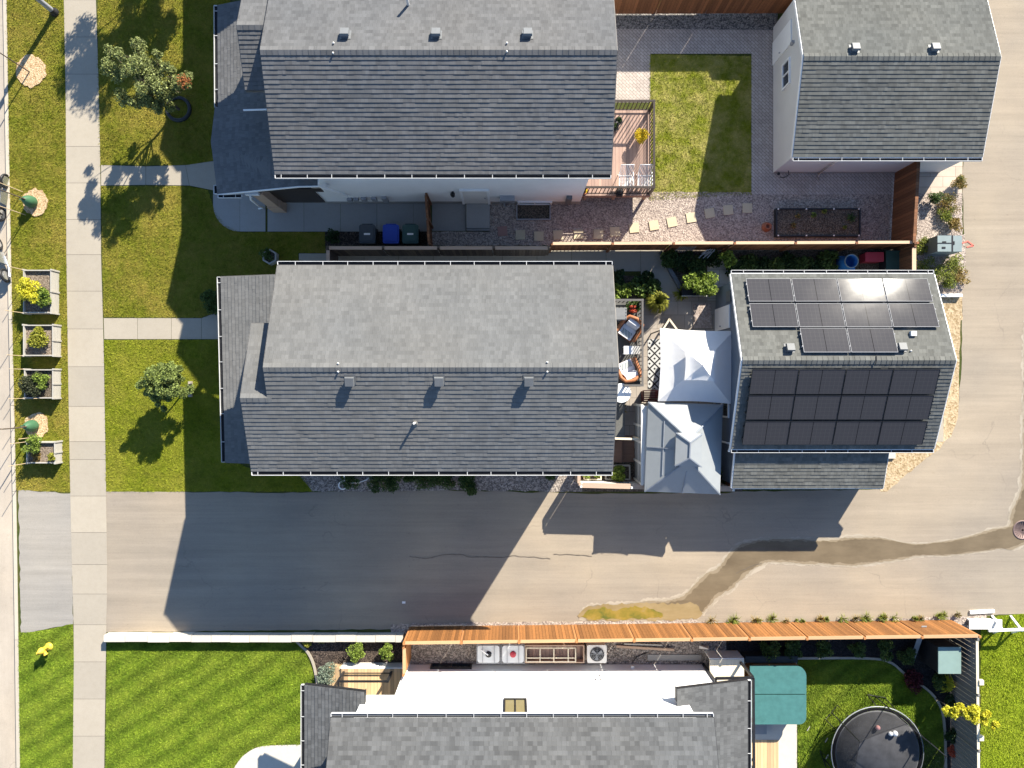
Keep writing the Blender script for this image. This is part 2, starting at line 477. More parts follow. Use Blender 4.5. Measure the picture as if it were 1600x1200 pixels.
    M['offwhite'] = plain('offwhite_trim', (0.68, 0.66, 0.62), 0.5, var=0.05)
    M['gutter_white'] = plain('gutter_paint', (0.56, 0.56, 0.555), 0.5, var=0.12, scale=2.5)
    M['siding_white'] = siding('siding_white', (0.80, 0.80, 0.79))
    M['siding_grey'] = siding('siding_light_grey', (0.60, 0.59, 0.57))
    M['siding_pale'] = siding('siding_pale', (0.72, 0.72, 0.72))
    M['siding_blue'] = siding('siding_slate', (0.13, 0.16, 0.20))
    M['trough_bed'] = plain('gutter_bed_black', (0.012, 0.013, 0.016), 0.9, var=0.3, scale=8)
    M['vent'] = plain('vent_metal', (0.12, 0.125, 0.13), 0.55, 0.0, var=0.1)
    M['vent_light'] = plain('vent_metal_light', (0.15, 0.155, 0.16), 0.5, 0.0, var=0.1)
    M['vent_dark'] = plain('vent_dark', (0.03, 0.032, 0.035), 0.5, 0.2)
    M['metal'] = plain('galvanised_metal', (0.30, 0.31, 0.33), 0.5, 0.2, var=0.1)
    M['black'] = plain('black_metal', (0.018, 0.018, 0.02), 0.45, var=0.2)
    M['dark_rail'] = plain('dark_brown_rail', (0.045, 0.035, 0.03), 0.45, 0.2)
    M['grey_rail'] = plain('grey_rail', (0.13, 0.12, 0.11), 0.45, 0.2)
    M['pane'] = NT('window_glass').done((0.02, 0.028, 0.035), 0.05, 0, 0.6)
    M['pane_tan'] = NT('window_glass_blind').done((0.2, 0.17, 0.09), 0.1, 0, 0.6)
    M['cedar_board'] = wood('cedar_orange', (0.235, 0.102, 0.033), 0.22, 0.14, 0)  # even board colour of the orange fence
    M['cedar_cap'] = wood('cedar_cap', (0.46, 0.28, 0.15), 0.12, 0, 1)
    M['cedar_post'] = wood('cedar_post', (0.36, 0.16, 0.06), 0.2, 0, 2)
    M['brown_fence'] = wood('brown_fence', (0.24, 0.10, 0.045), 0.2, 0.14, 0)
    M['brown_fence_y'] = wood('brown_fence_gate', (0.19, 0.085, 0.04), 0.2, 0.14, 1)
    M['fence_cap'] = wood('fence_cap_wood', (0.55, 0.38, 0.25), 0.12, 0, 1)
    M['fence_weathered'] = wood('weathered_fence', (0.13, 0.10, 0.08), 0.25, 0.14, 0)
    M['grey_fence'] = wood('charcoal_fence', (0.17, 0.162, 0.155), 0.2, 0, 2)
    M['cream_wood'] = wood('cream_wood', (0.66, 0.58, 0.44), 0.1)
    M['deck_mauve'] = wood('deck_mauve', (0.34, 0.23, 0.185), 0.10, 0.145, 0)
    M['deck_grey'] = plain('deck_grey', (0.10, 0.10, 0.095), 0.7, var=0.08)
    M['deck_tan'] = wood('deck_tan', (0.52, 0.36, 0.20), 0.1, 0.14, 0)
    M['stair_brown'] = wood('stair_brown', (0.22, 0.13, 0.09), 0.15, 0, 1)
    M['weathered'] = wood('weathered_board', (0.37, 0.35, 0.31), 0.15, 0, 0)
    M['tan_board'] = wood('tan_board', (0.42, 0.30, 0.22), 0.12, 0, 1)
    M['bark'] = plain('bark', (0.10, 0.075, 0.055), 0.9, var=0.3, scale=12, bump=0.5)
    M['stake'] = wood('stake_wood', (0.55, 0.42, 0.26), 0.12, 0, 2)
    # foliage
    M['leaf_tree'] = leafmat('leaf_crabapple', (0.225, 0.255, 0.09), 0.7)
    M['leaf_tree2'] = leafmat('leaf_young', (0.20, 0.25, 0.07), 0.6)
    M['leaf_orange'] = leafmat('leaf_orange', (0.42, 0.16, 0.06), 0.35)
    M['leaf_yellow'] = leafmat('leaf_yellow', (0.60, 0.56, 0.045), 0.5)
    M['leaf_lime'] = leafmat('leaf_lime', (0.20, 0.27, 0.045), 0.55)
    M['leaf_green'] = leafmat('leaf_green', (0.075, 0.12, 0.03), 0.5)
    M['leaf_dark'] = leafmat('leaf_dark', (0.035, 0.065, 0.02), 0.5)
    M['leaf_juniper'] = leafmat('leaf_juniper', (0.06, 0.07, 0.035), 0.5)
    M['leaf_silver'] = leafmat('leaf_silver', (0.22, 0.27, 0.2), 0.3)
    M['leaf_gold'] = leafmat('leaf_gold', (0.30, 0.30, 0.04), 0.4)
    M['leaf_dry'] = leafmat('leaf_dry', (0.28, 0.2, 0.06), 0.45, (0.10, 0.13, 0.03), 0.08)
    M['leaf_weed'] = leafmat('leaf_weed', (0.20, 0.23, 0.04), 0.5)
    M['leaf_maroon'] = leafmat('leaf_maroon', (0.10, 0.02, 0.025), 0.4)
    M['petal_red'] = leafmat('petal_red', (0.5, 0.10, 0.05), 0.3)
    M['petal_yellow'] = leafmat('petal_yellow', (0.68, 0.52, 0.03), 0.3)
    # objects
    M['canopy_white'] = cloth('canopy_cloth', (0.85, 0.84, 0.83), 0.75, var=0.02)
    M['gazebo_roof'] = plain('gazebo_steel', (0.25, 0.265, 0.272), 0.55, 0.0, var=0.04)
    M['gazebo_trim'] = plain('gazebo_trim', (0.22, 0.24, 0.27), 0.45, 0.2)
    M['teal_cover'] = plain('teal_vinyl', (0.050, 0.148, 0.142), 0.6, var=0.13, scale=3.5, bump=0.6, bscale=3)
    M['teal_box'] = plain('teal_steel', (0.185, 0.265, 0.245), 0.6, var=0.06)
    M['steel_green'] = plain('grey_green_steel', (0.20, 0.245, 0.245), 0.55, var=0.06)
    M['bin_black'] = plain('bin_charcoal', (0.055, 0.06, 0.065), 0.5, var=0.08)
    M['bin_blue'] = plain('bin_blue', (0.02, 0.05, 0.30), 0.5, var=0.08)
    M['bin_green'] = plain('bin_green', (0.035, 0.075, 0.065), 0.5, var=0.08)
    M['blue_barrel'] = plain('blue_plastic', (0.03, 0.16, 0.42), 0.4, var=0.06)
    M['red_plastic'] = plain('red_plastic', (0.42, 0.04, 0.06), 0.45, var=0.06)
    M['maroon'] = plain('maroon_metal', (0.14, 0.025, 0.03), 0.5)
    M['wicker'] = plain('wicker', (0.36, 0.14, 0.06), 0.6, var=0.25, scale=30)
    M['cushion'] = plain('cushion_white', (0.68, 0.68, 0.70), 0.85, var=0.05)
    M['cushion_stripe'] = None
    M['hydrant'] = plain('hydrant_yellow', (0.72, 0.48, 0.05), 0.5, var=0.06)
    M['bag_green'] = plain('watering_bag', (0.045, 0.12, 0.06), 0.55, var=0.15)
    M['totes'] = plain('tote_plastic', (0.62, 0.63, 0.63), 0.45, var=0.05)
    M['grey_cloth'] = plain('grey_cloth', (0.2, 0.2, 0.2), 0.85, var=0.08)
    M['grey_panel'] = plain('grey_panel', (0.25, 0.26, 0.27), 0.7, var=0.06)
    M['mat_black'] = plain('trampoline_mat', (0.075, 0.075, 0.08), 0.85, var=0.25, scale=2.2, bump=0.3, bscale=2)
    M['pad_dark'] = plain('trampoline_pad', (0.010, 0.010, 0.012), 1.0, spec=0.0)
    M['pink'] = plain('pink_ball', (0.7, 0.35, 0.33), 0.5)
    M['chrome'] = plain('chrome', (0.55, 0.56, 0.58), 0.25, 0.8, var=0.1)
    M['rust_iron'] = plain('cast_iron', (0.17, 0.12, 0.11), 0.6, 0.4, var=0.2, scale=9)
    M['paint_red'] = plain('marking_paint', (0.62, 0.16, 0.12), 0.8)
    M['terracotta'] = plain('terracotta', (0.3, 0.12, 0.07), 0.8)
    # stripes of a cushion
    t = NT('striped_cushion')
    sp = t.n("ShaderNodeTexCoord").outputs["Object"]
    wv = t.n("ShaderNodeTexWave", wave_type='BANDS', bands_direction='X'); wv.inputs["Scale"].default_value = 5
    t.l(sp, wv.inputs["Vector"])
    M['cushion_stripe'] = t.done(t.ramp(wv.outputs["Fac"], [(0.45, (0.62, 0.63, 0.6)), (0.55, (0.10, 0.14, 0.15))]), 0.85)
    # patterned rug
    t = NT('rug_pattern')
    mp = t.n("ShaderNodeMapping"); mp.inputs["Rotation"].default_value = (0, 0, math.radians(45))
    mp.inputs["Scale"].default_value = (3.2, 3.2, 3.2); t.l(t.position(), mp.inputs[0])
    sp = t.n("ShaderNodeSeparateXYZ"); t.l(mp.outputs[0], sp.inputs[0])
    fx = t.math('ABSOLUTE', t.math('SUBTRACT', t.math('FRACT', sp.outputs[0]), 0.5))
    fy = t.math('ABSOLUTE', t.math('SUBTRACT', t.math('FRACT', sp.outputs[1]), 0.5))
    mxx = t.math('MAXIMUM', fx, fy)
    ring = t.math('ADD', t.math('GREATER_THAN', mxx, 0.40), t.math('LESS_THAN', mxx, 0.13))
    M['rug'] = t.done(t.mix(ring, (0.42, 0.42, 0.41), (0.018, 0.018, 0.02)), 0.9)
    # wet asphalt, algae puddle
    def wet(name, c, c2, rough):
        t = NT(name)
        a = t.noise(0.8, 5, 0.6); b = t.noise(2.0, 5, 0.7, stretch=(0.25, 1, 1))
        col = t.ramp(t.math('MULTIPLY_ADD', a, 0.5, t.math('MULTIPLY', b, 0.5)), [(0.35, c), (0.65, c2)])
        return t.done(col, rough, 0, 0.4)
    M['wet'] = wet('wet_asphalt', (0.105, 0.077, 0.044), (0.165, 0.125, 0.076), 0.55)
    M['damp'] = wet('damp_asphalt', (0.19, 0.148, 0.095), (0.235, 0.187, 0.125), 0.7)
    M['silt'] = wet('dried_silt', (0.315, 0.272, 0.215), (0.36, 0.31, 0.245), 0.9)
    M['damp_light'] = wet('damp_light', (0.265, 0.225, 0.17), (0.31, 0.265, 0.20), 0.8)
    M['algae_edge'] = wet('algae_edge', (0.19, 0.135, 0.055), (0.28, 0.21, 0.11), 0.7)
    t = NT('algae_puddle')
    a = t.noise(1.6, 6, 0.65)
    M['algae'] = t.done(t.ramp(a, [(0.34, (0.085, 0.095, 0.018)), (0.46, (0.17, 0.135, 0.02)), (0.58, (0.24, 0.165, 0.03)), (0.70, (0.26, 0.19, 0.08))]), 0.5, 0, 0.35)
    # solar glass
    t = NT('solar_cells')
    uv = t.n("ShaderNodeUVMap").outputs[0]
    sp = t.n("ShaderNodeSeparateXYZ"); t.l(uv, sp.inputs[0])
    fx = t.math('FRACT', t.math('MULTIPLY', sp.outputs[0], 10.0)); fy = t.math('FRACT', t.math('MULTIPLY', sp.outputs[1], 6.0))
    ln = t.math('MAXIMUM', t.math('LESS_THAN', fx, 0.05), t.math('LESS_THAN', fy, 0.05))
    mid = t.math('LESS_THAN', t.math('ABSOLUTE', t.math('SUBTRACT', sp.outputs[0], 0.5)), 0.006)
    col = t.mix(t.math('MULTIPLY', ln, 0.4), (0.048, 0.047, 0.052), (0.10, 0.097, 0.093))
    col = t.mix(mid, col, (0.005, 0.005, 0.006))
    nz = t.noise(0.9, 4)
    M['solar'] = t.done(col, t.math('MULTIPLY_ADD', nz, 0.06, 0.05), 0, 0.032)
    M['solar'].node_tree.nodes["Principled BSDF"].inputs["Coat Weight"].default_value = 0.0
    M['solar'].node_tree.nodes["Principled BSDF"].inputs["Coat Roughness"].default_value = 0.06
    M['alu'] = plain('aluminium', (0.27, 0.27, 0.28), 0.7, 0.0, var=0.05)
    # trampoline net: thin translucent dark cloth
    t = NT('net_cloth')
    tr = t.n("ShaderNodeBsdfTransparent"); mx = t.n("ShaderNodeMixShader"); mx.inputs[0].default_value = 0.45
    t.done((0.02, 0.02, 0.022), 1.0, 0, 0.0)
    t.l(tr.outputs[0], mx.inputs[1]); t.l(t.b.outputs[0], mx.inputs[2])
    t.l(mx.outputs[0], t.t.nodes["Material Output"].inputs[0])
    M['net'] = t.m
mk()
M = MAT

# ------------------------------------------------------------------ ground sheets
def gpoly(pts, z=0.0):
    return [tuple(W(x, y, 0)[:2]) + (z,) for x, y in pts]

def sheet(name, pts, z, mat, **kw):
    P = gpoly(pts, z)
    a = sum(P[i][0] * P[(i + 1) % len(P)][1] - P[(i + 1) % len(P)][0] * P[i][1] for i in range(len(P)))
    if a < 0: P.reverse()
    kw.setdefault('kind', 'structure')
    return MB().poly(P).build(name, mat, **kw)

def ragged(pts, amp, step=6.0, seed=1, closed=True):
    """subdivide an outline (px) and jitter it so that edges are not ruler-straight"""
    r = random.Random(seed); out = []
    n = len(pts)
    for i in range(n if closed else n - 1):
        a, b = pts[i], pts[(i + 1) % n]
        L = math.hypot(b[0] - a[0], b[1] - a[1]); k = max(1, int(L / step))
        for j in range(k):
            t = j / k
            x, y = a[0] + (b[0] - a[0]) * t, a[1] + (b[1] - a[1]) * t
            if j: x += r.uniform(-amp, amp); y += r.uniform(-amp, amp)
            out.append((x, y))
    if not closed: out.append(pts[-1])
    return out

def smooth_line(pts, it=2):
    for _ in range(it):
        q = [pts[0]]
        for a, b in zip(pts, pts[1:]):
            q.append((a[0] * .75 + b[0] * .25, a[1] * .75 + b[1] * .25)); q.append((a[0] * .25 + b[0] * .75, a[1] * .25 + b[1] * .75))
        q.append(pts[-1]); pts = q
    return pts

# kerb line of the street (gutter/kerb joint), px
KX = [(-60, 3), (0, 5), (290, 10), (500, 14), (768, 20), (1000, 23.5), (1200, 26), (1260, 27)]
def kx(y):
    for (a, xa), (b, xb) in zip(KX, KX[1:]):
        if a <= y <= b: return xa + (xb - xa) * (y - a) / (b - a)
    return KX[0][1] if y < KX[0][0] else KX[-1][1]
LOW = -0.13
def build_ground():
    m = MB()
    L = [(kx(y), y) for y in (-60, 0, 290, 500, 768, 1000, 1200, 1260)]
    edge = [W(x, y) for x, y in L]
    x0n, y0n = edge[0].x, 400; x0s, y0s = edge[-1].x, -400
    right = [(x0s, y0s, 0)] + [(400, y0s, 0), (400, y0n, 0), (x0n, y0n, 0)] + [(e.x, e.y, 0) for e in edge]
    m.poly(right)
    left = [(-400, -400, LOW), (x0s, y0s, LOW)] + [(e.x, e.y, LOW) for e in reversed(edge)] + [(x0n, y0n, LOW), (-400, y0n, LOW)]
    m.poly(left)
    chain = [(x0n, y0n)] + [(e.x, e.y) for e in edge] + [(x0s, y0s)]
    for a, b in zip(chain, chain[1:]):
        m.poly([(a[0], a[1], 0), (a[0], a[1], LOW), (b[0], b[1], LOW), (b[0], b[1], 0)])
    m.build('ground', M['ground'], kind='structure')
    # street, and the kerb as a real step
    m = MB()
    P = [(e.x - 0.002, e.y, LOW + 0.004) for e in edge]
    m.poly([(-33, P[0][1], LOW + 0.004)] + [(-33, P[-1][1], LOW + 0.004)] + list(reversed(P)))
    m.build('street', M['street'], kind='structure')
    m = MB()
    for (x1, y1), (x2, y2) in zip(L, L[1:]):
        n = max(1, int(abs(y2 - y1) / 120))
        for i in range(n):
            ya, yb = y1 + (y2 - y1) * i / n, y1 + (y2 - y1) * (i + 1) / n - 0.6
            a, b = W(kx(ya), ya), W(kx(yb), yb)
            w = 0.15
            m.hexa([(b.x, b.y, LOW), (b.x + w, b.y, LOW), (a.x + w, a.y, LOW), (a.x, a.y, LOW),
                    (b.x, b.y, .022), (b.x + w, b.y, .022), (a.x + w, a.y, .022), (a.x, a.y, .022)])
    m.build('kerb', M['kerb'], kind='structure')
build_ground()

# alley and lane (one sheet), driveway apron, sidewalk slabs
ALLEY = [(164, 768), (330, 769), (470, 770), (560, 767), (700, 766), (905, 771), (1135, 771), (1150, 768), (1384, 765),
         (1440, 722), (1466, 700), (1486, 680), (1497, 640), (1503, 560), (1503, 470), (1508, 400), (1504, 300), (1504, 268),
         (1520, -80), (2000, -80), (2000, 952), (1560, 960), (1300, 974), (1000, 980), (620, 983), (164, 988)]
sheet('alley', ragged(ALLEY, 1.0, 14, 3), 0.004, M['alley'])
sheet('driveway_crossing', ragged([(29, 766), (112, 771), (114, 975), (60, 985), (33, 988)], 1.2, 8, 4), 0.006, M['apron'])
SWL = [(-60, 98), (0, 100), (150, 103), (400, 104), (600, 107), (768, 110), (900, 113), (1000, 116), (1200, 114), (1260, 114)]
SWR = [(-60, 148), (0, 150), (150, 155), (260, 157), (400, 158), (530, 162), (768, 166), (900, 168), (1000, 166), (1200, 163), (1260, 163)]
def interp(T, y):
    for (a, xa), (b, xb) in zip(T, T[1:]):
        if a <= y <= b: return xa + (xb - xa) * (y - a) / (b - a)
def sidewalk():
    j = [-60, 0, 58, 116, 172, 229, 286, 343, 398, 455, 514, 573, 635, 690, 718, 775, 832, 882, 928, 976, 1034, 1092, 1150, 1208, 1260]
    sheet('sidewalk_joints', [(interp(SWL, y), y) for y in j] + [(interp(SWR, y), y) for y in reversed(j)], 0.008, M['joint'])
    m = MB()
    for a, b in zip(j, j[1:]):
        a2, b2 = a + .25, b - .25
        m.poly(gpoly([(interp(SWL, a2), a2), (interp(SWL, b2), b2), (interp(SWR, b2), b2), (interp(SWR, a2), a2)], 0.013))
    m.build('sidewalk', M['concrete'], kind='structure')
sidewalk()
def slabs(name, quads, z, mat):
    m = MB()
    for q in quads:
        cx = sum(p[0] for p in q) / len(q); cy = sum(p[1] for p in q) / len(q)
        qq = []
        for p in q:
            d = math.hypot(p[0] - cx, p[1] - cy); k = (d - 0.25) / d
            qq.append((cx + (p[0] - cx) * k, cy + (p[1] - cy) * k))
        P = gpoly(qq, z)
        a = sum(P[i][0] * P[(i + 1) % len(P)][1] - P[(i + 1) % len(P)][0] * P[i][1] for i in range(len(P)))
        if a < 0: P.reverse()
        m.poly(P)
    return m.build(name, mat, kind='structure')
slabs('front_walk', [[(162, 497), (215, 497), (215, 530), (163, 530)], [(215, 497), (268, 497), (268, 530), (215, 530)],
                     [(268, 497), (315, 497), (315, 530), (268, 530)], [(315, 497), (360, 480), (365, 530), (315, 530)]], 0.012, M['concrete'])
slabs('neighbour_walk', [[(158, 258), (228, 260), (228, 289), (158, 290)], [(228, 260), (290, 258), (296, 290), (228, 289)],
                         [(290, 258), (345, 250), (345, 300), (325, 296), (296, 290)]], 0.012, M['concrete'])
arc = [(375, 362)] + [(375 - 42 * math.sin(t), 320 + 42 * math.cos(t)) for t in [i * math.pi / 14 for i in range(1, 8)]] + [(333, 290)]
slabs('neighbour_porch_slab', [[(375, 290)] + arc[::-1], [(375, 290), (415, 290), (415, 362), (375, 362)]], 0.014, M['concrete_grey'])
slabs('neighbour_side_walk', [[(x, 315), (min(x + 57, 668), 315), (min(x + 57, 668), 362), (x, 362)] for x in (418, 475, 532, 589, 646)] +
      [[(675, 313), (728, 313), (728, 361), (675, 361)]], 0.012, M['concrete_grey'])
slabs('side_walk', [[(467, 396), (510, 396), (510, 420), (467, 420)]] +
      [[(x, 388), (x + 54, 388), (x + 54, 424), (x, 424)] for x in range(515, 960, 54)] +
      [[(1001, 388), (1030, 388), (1066, 456), (1036, 463), (1028, 436), (1001, 432)]], 0.012, M['concrete'])

# planting and gravel surfaces
sheet('gravel_side_yard', ragged([(760, 300), (1405, 300), (1405, 384), (668, 384), (668, 362), (765, 362)], 0.8, 10, 5), 0.008, M['gravel_pink'])
sheet('bin_strip', [(508, 362), (668, 362), (668, 384), (508, 384)], 0.006, M['mulch'])
sheet('paver_walk', [(955, 45), (1215, 47), (1215, 84), (1016, 84), (1016, 160), (955, 160)], 0.010, M['paver_pink'])
sheet('paver_strip', [(1174, 84), (1215, 84), (1215, 250), (1405, 250), (1405, 304), (1174, 304)], 0.011, M['paver_pink'])
sheet('gravel_strip', [(955, 14), (1215, 14), (1215, 47), (955, 45)], 0.006, M['gravel_dark'])
sheet('gravel_corner', ragged([(1433, 296), (1503, 296), (1504, 372), (1433, 372)], 0.8, 7, 6), 0.008, M['gravel_pink'])
sheet('paver_corner', [(1432, 250), (1504, 246), (1503, 302), (1432, 302)], 0.011, M['paver_tan'])
sheet('weed_verge', ragged([(1430, 366), (1508, 366), (1508, 445), (1502, 460), (1440, 460), (1430, 440)], 1.5, 6, 8), 0.009, M['gravel_pink'])
sheet('dirt_corner', ragged([(1375, 690), (1466, 660), (1490, 668), (1468, 702), (1440, 722), (1386, 768), (1375, 768)], 1.2, 7, 9), 0.009, M['sand'])
sheet('dirt_strip', ragged([(1440, 445), (1503, 462), (1504, 500), (1440, 520)], 1.0, 6, 9), 0.007, M['sand'])
sheet('garage_pad', [(1380, 480), (1474, 480), (1474, 690), (1380, 690)], 0.012, M['concrete'])
sheet('garage_pad_edge', ragged([(1474, 478), (1501, 478), (1497, 650), (1486, 682), (1474, 690)], .8, 8, 2), 0.010, M['sand'])
sheet('gravel_bed', ragged([(440, 730), (910, 725), (910, 768), (700, 766), (560, 768), (488, 768), (470, 745)], 1.2, 8, 10), 0.009, M['gravel_grey'])
sheet('patio', [(960, 450), (1160, 450), (1160, 700), (960, 700)], 0.008, M['paver_patio'])
sheet('garden_path', [(1105, 405), (1160, 405), (1160, 470), (1105, 470)], 0.012, M['paver_slab'])
sheet('garden_soil', [(1030, 388), (1432, 388), (1432, 432), (1106, 432), (1066, 470), (1030, 394)], 0.010, M['soil'])
sheet('deck_bed_soil', [(950, 430), (1028, 432), (1040, 466), (950, 472)], 0.010, M['soil'])
sheet('driveway_side_yard', [(950, 640), (1160, 640), (1160, 768), (905, 768), (905, 735)], 0.007, M['soil'])
sheet('mulch_bed', ragged([(462, 997), (632, 997), (632, 1045), (600, 1085), (492, 1085), (494, 1050), (482, 1018)], 0.8, 9, 11), 0.009, M['mulch'])
sheet('fence_yard_gravel', ragged([(632, 985), (1140, 985), (1140, 1060), (632, 1060)], 0.6, 9, 12), 0.008, M['gravel_grey'])
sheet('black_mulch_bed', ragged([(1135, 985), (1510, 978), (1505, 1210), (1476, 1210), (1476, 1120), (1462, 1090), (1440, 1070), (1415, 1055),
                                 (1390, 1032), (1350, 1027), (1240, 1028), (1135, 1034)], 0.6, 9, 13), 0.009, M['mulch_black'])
sheet('hot_tub_pad', [(1160, 1020), (1245, 1020), (1245, 1230), (1160, 1230)], 0.012, M['concrete_pale'])
sheet('bottom_drive', smooth_line([(362, 1205), (372, 1190), (380, 1180), (400, 1167), (425, 1164), (500, 1163)], 2) + [(500, 1240), (350, 1240)], 0.013, M['concrete_pale'])
sheet('fence_foot_gravel', ragged([(612, 975), (1050, 969), (1240, 973), (1500, 962), (1540, 960), (1540, 982), (612, 990)], 1.8, 5, 14), 0.010, M['gravel_pink'])

# water that ran across the lane: dried silt rim, damp edge, wet middle, algae
UP = [(905, 957), (918, 945), (960, 944), (1010, 938), (1060, 935), (1082, 916), (1096, 898), (1122, 886), (1136, 866), (1152, 850), (1180, 842),
      (1230, 840), (1290, 843), (1330, 838), (1375, 838), (1400, 845), (1430, 850), (1465, 846), (1500, 841), (1530, 832), (1555, 824), (1577, 822),
      (1576, 800), (1584, 786), (1592, 772), (1596, 740), (1598, 640), (1600, 500)]
LO = [(1612, 500), (1640, 700), (1640, 850), (1600, 850), (1582, 861), (1565, 857), (1540, 862), (1480, 870), (1440, 868), (1410, 876), (1370, 880), (1330, 886),
      (1280, 882), (1250, 882), (1212, 879), (1198, 880), (1180, 890), (1160, 905), (1140, 925), (1120, 935), (1108, 950), (1094, 966), (1040, 969), (960, 970), (905, 966)]
def grow(U, Lw, d):
    out = []
    for P, sgn in ((U, -1), (Lw, 1)):
        n = len(P)
        for i, p in enumerate(P):
            a = P[max(0, i - 1)]; b = P[min(n - 1, i + 1)]
            tx, ty = b[0] - a[0], b[1] - a[1]; l = math.hypot(tx, ty) or 1
            nx, ny = ty / l, -tx / l
            out.append((p[0] + nx * d, p[1] + ny * d))
    return out
WATER = smooth_line(UP, 1) + smooth_line(LO, 1)
def resample(P, n):
    d = [0.0]
    for a, b in zip(P, P[1:]): d.append(d[-1] + math.hypot(b[0] - a[0], b[1] - a[1]))
    out = []; k = 0
    for i in range(n + 1):
        t = d[-1] * i / n
        while k < len(d) - 2 and d[k + 1] < t: k += 1
        f = (t - d[k]) / max(1e-9, d[k + 1] - d[k])
        out.append((P[k][0] + (P[k + 1][0] - P[k][0]) * f, P[k][1] + (P[k + 1][1] - P[k][1]) * f))
    return out
def stain(name, off, amp, z, mat, seed, label):
    """strip between the two banks of the run-off, widened or narrowed by off px, with ragged banks"""
    r = random.Random(seed); n = 420
    U = resample(smooth_line(UP, 2), n); L = resample(smooth_line(LO, 2)[::-1], n); m = MB(); prev = None; ju = jl = 0.0
    for i in range(n + 1):
        u, l = U[i], L[i]; w = math.hypot(u[0] - l[0], u[1] - l[1]); e = ((u[0] - l[0]) / w, (u[1] - l[1]) / w)
        ju = ju * .6 + r.uniform(-amp, amp) * .7; jl = jl * .6 + r.uniform(-amp, amp) * .7
        du = max(off + ju, -w * .42); dl = max(off + jl, -w * .42)
        a, b = (u[0] + e[0] * du, u[1] + e[1] * du), (l[0] - e[0] * dl, l[1] - e[1] * dl)
        cur = [tuple(W(*a)[:2]) + (z,), tuple(W(*b)[:2]) + (z,)]
        if prev: m.add([prev[1], cur[1], cur[0], prev[0]], [[0, 1, 2, 3]])
        prev = cur
    m.build(name, mat, kind='structure')
stain('silt_rim', 2.2, 2.8, 0.008, M['silt'], 21, '')
stain('damp_rim', 0.6, 1.8, 0.011, M['damp_light'], 25, '')
stain('damp_edge', -2.0, 1.8, 0.014, M['damp'], 22, '')
stain('wet_trail', -6.0, 2.2, 0.017, M['wet'], 23, '')
AL = [(902, 962), (915, 949), (945, 944), (985, 943), (1020, 942), (1055, 944), (1078, 940), (1092, 948), (1098, 958), (1088, 967), (1040, 969), (980, 969), (925, 970)]
sheet('algae_film', ragged(AL, 2.0, 4, 26), 0.020, M['algae_edge'])
sheet('algae_puddle', ragged([(908, 963), (920, 952), (945, 948), (962, 954), (985, 947), (1010, 948), (1030, 956), (1036, 963), (1000, 967), (950, 967), (920, 968)], 2.0, 4, 24), 0.023, M['algae'])
for k, (pts) in enumerate([
        [(640, 869), (665, 873), (690, 867), (718, 866), (738, 871), (760, 870), (785, 871), (800, 868), (830, 870), (860, 873)],
        [(865, 866), (890, 866), (925, 869)], [(1150, 896), (1170, 886), (1190, 880)]]):
    m = MB(); Q = ragged(pts, 0.8, 5, 40 + k, False)
    for a, b in zip(Q, Q[1:]):
        a, b = W(*a), W(*b); w = rnd.uniform(0.008, 0.016)
        m.poly([(a.x, a.y - w, .0225), (b.x, b.y - w, .0225), (b.x, b.y + w, .0225), (a.x, a.y + w, .0225)])
    m.build('asphalt_crack', M['joint'], kind='structure')
m = MB()
for a, b in (((1503, 380), (1512, 377)), ((1512, 377), (1521, 384)), ((1521, 384), (1510, 386))):
    a, b = W(*a), W(*b); d = (b - a).normalized(); n = Vector((-d.y, d.x, 0)) * .03
    m.poly([(a + n)[:2] + (.022,), (a - n)[:2] + (.022,), (b - n)[:2] + (.022,), (b + n)[:2] + (.022,)])
m.build('pavement_marking', M['paint_red'], kind='structure')

# ------------------------------------------------------------------ lawns: sheet + real blades
def in_poly(x, y, P):
    ins = np.zeros(len(x), bool); n = len(P)
    for i in range(n):
        x1, y1 = P[i]; x2, y2 = P[(i + 1) % n]
        c = ((y1 > y) != (y2 > y))
        with np.errstate(divide='ignore', invalid='ignore'):
            xi = (x2 - x1) * (y - y1) / (y2 - y1 + 1e-12) + x1
        ins ^= c & (x < xi)
    return ins

def lawn(pts, sm, bm, label, density=420, hgt=0.055, z=0.005, holes=(), seed=0, amp=0.7):
    sheet('lawn', ragged(pts, amp, 5, seed), z, sm)
    P = [tuple(W(x, y)[:2]) for x, y in pts]
    xs = [p[0] for p in P]; ys = [p[1] for p in P]
    A = (max(xs) - min(xs)) * (max(ys) - min(ys)); n = int(A * density * 2.0)
    x = nr.uniform(min(xs) - .03, max(xs) + .03, n); y = nr.uniform(min(ys) - .03, max(ys) + .03, n)
    k = in_poly(x, y, P)
    for hpts in holes: k &= ~in_poly(x, y, [tuple(W(a, b)[:2]) for a, b in hpts])
    x, y = x[k], y[k]; n = len(x)
    th = nr.uniform(0, 2 * math.pi, n); w = nr.uniform(.006, .016, n); h = hgt * nr.uniform(.5, 1.25, n)
    lx, ly = nr.normal(0, .035, n), nr.normal(0, .035, n)
    V = np.zeros((n, 3, 3))
    V[:, 0] = np.c_[x - np.cos(th) * w, y - np.sin(th) * w, np.full(n, z)]
    V[:, 1] = np.c_[x + np.cos(th) * w, y + np.sin(th) * w, np.full(n, z)]
    V[:, 2] = np.c_[x + lx, y + ly, z + h]
    raw_mesh('grass', V.reshape(-1, 3), np.arange(n * 3).reshape(-1, 3), bm, label=label, cat='grass', kind='stuff')

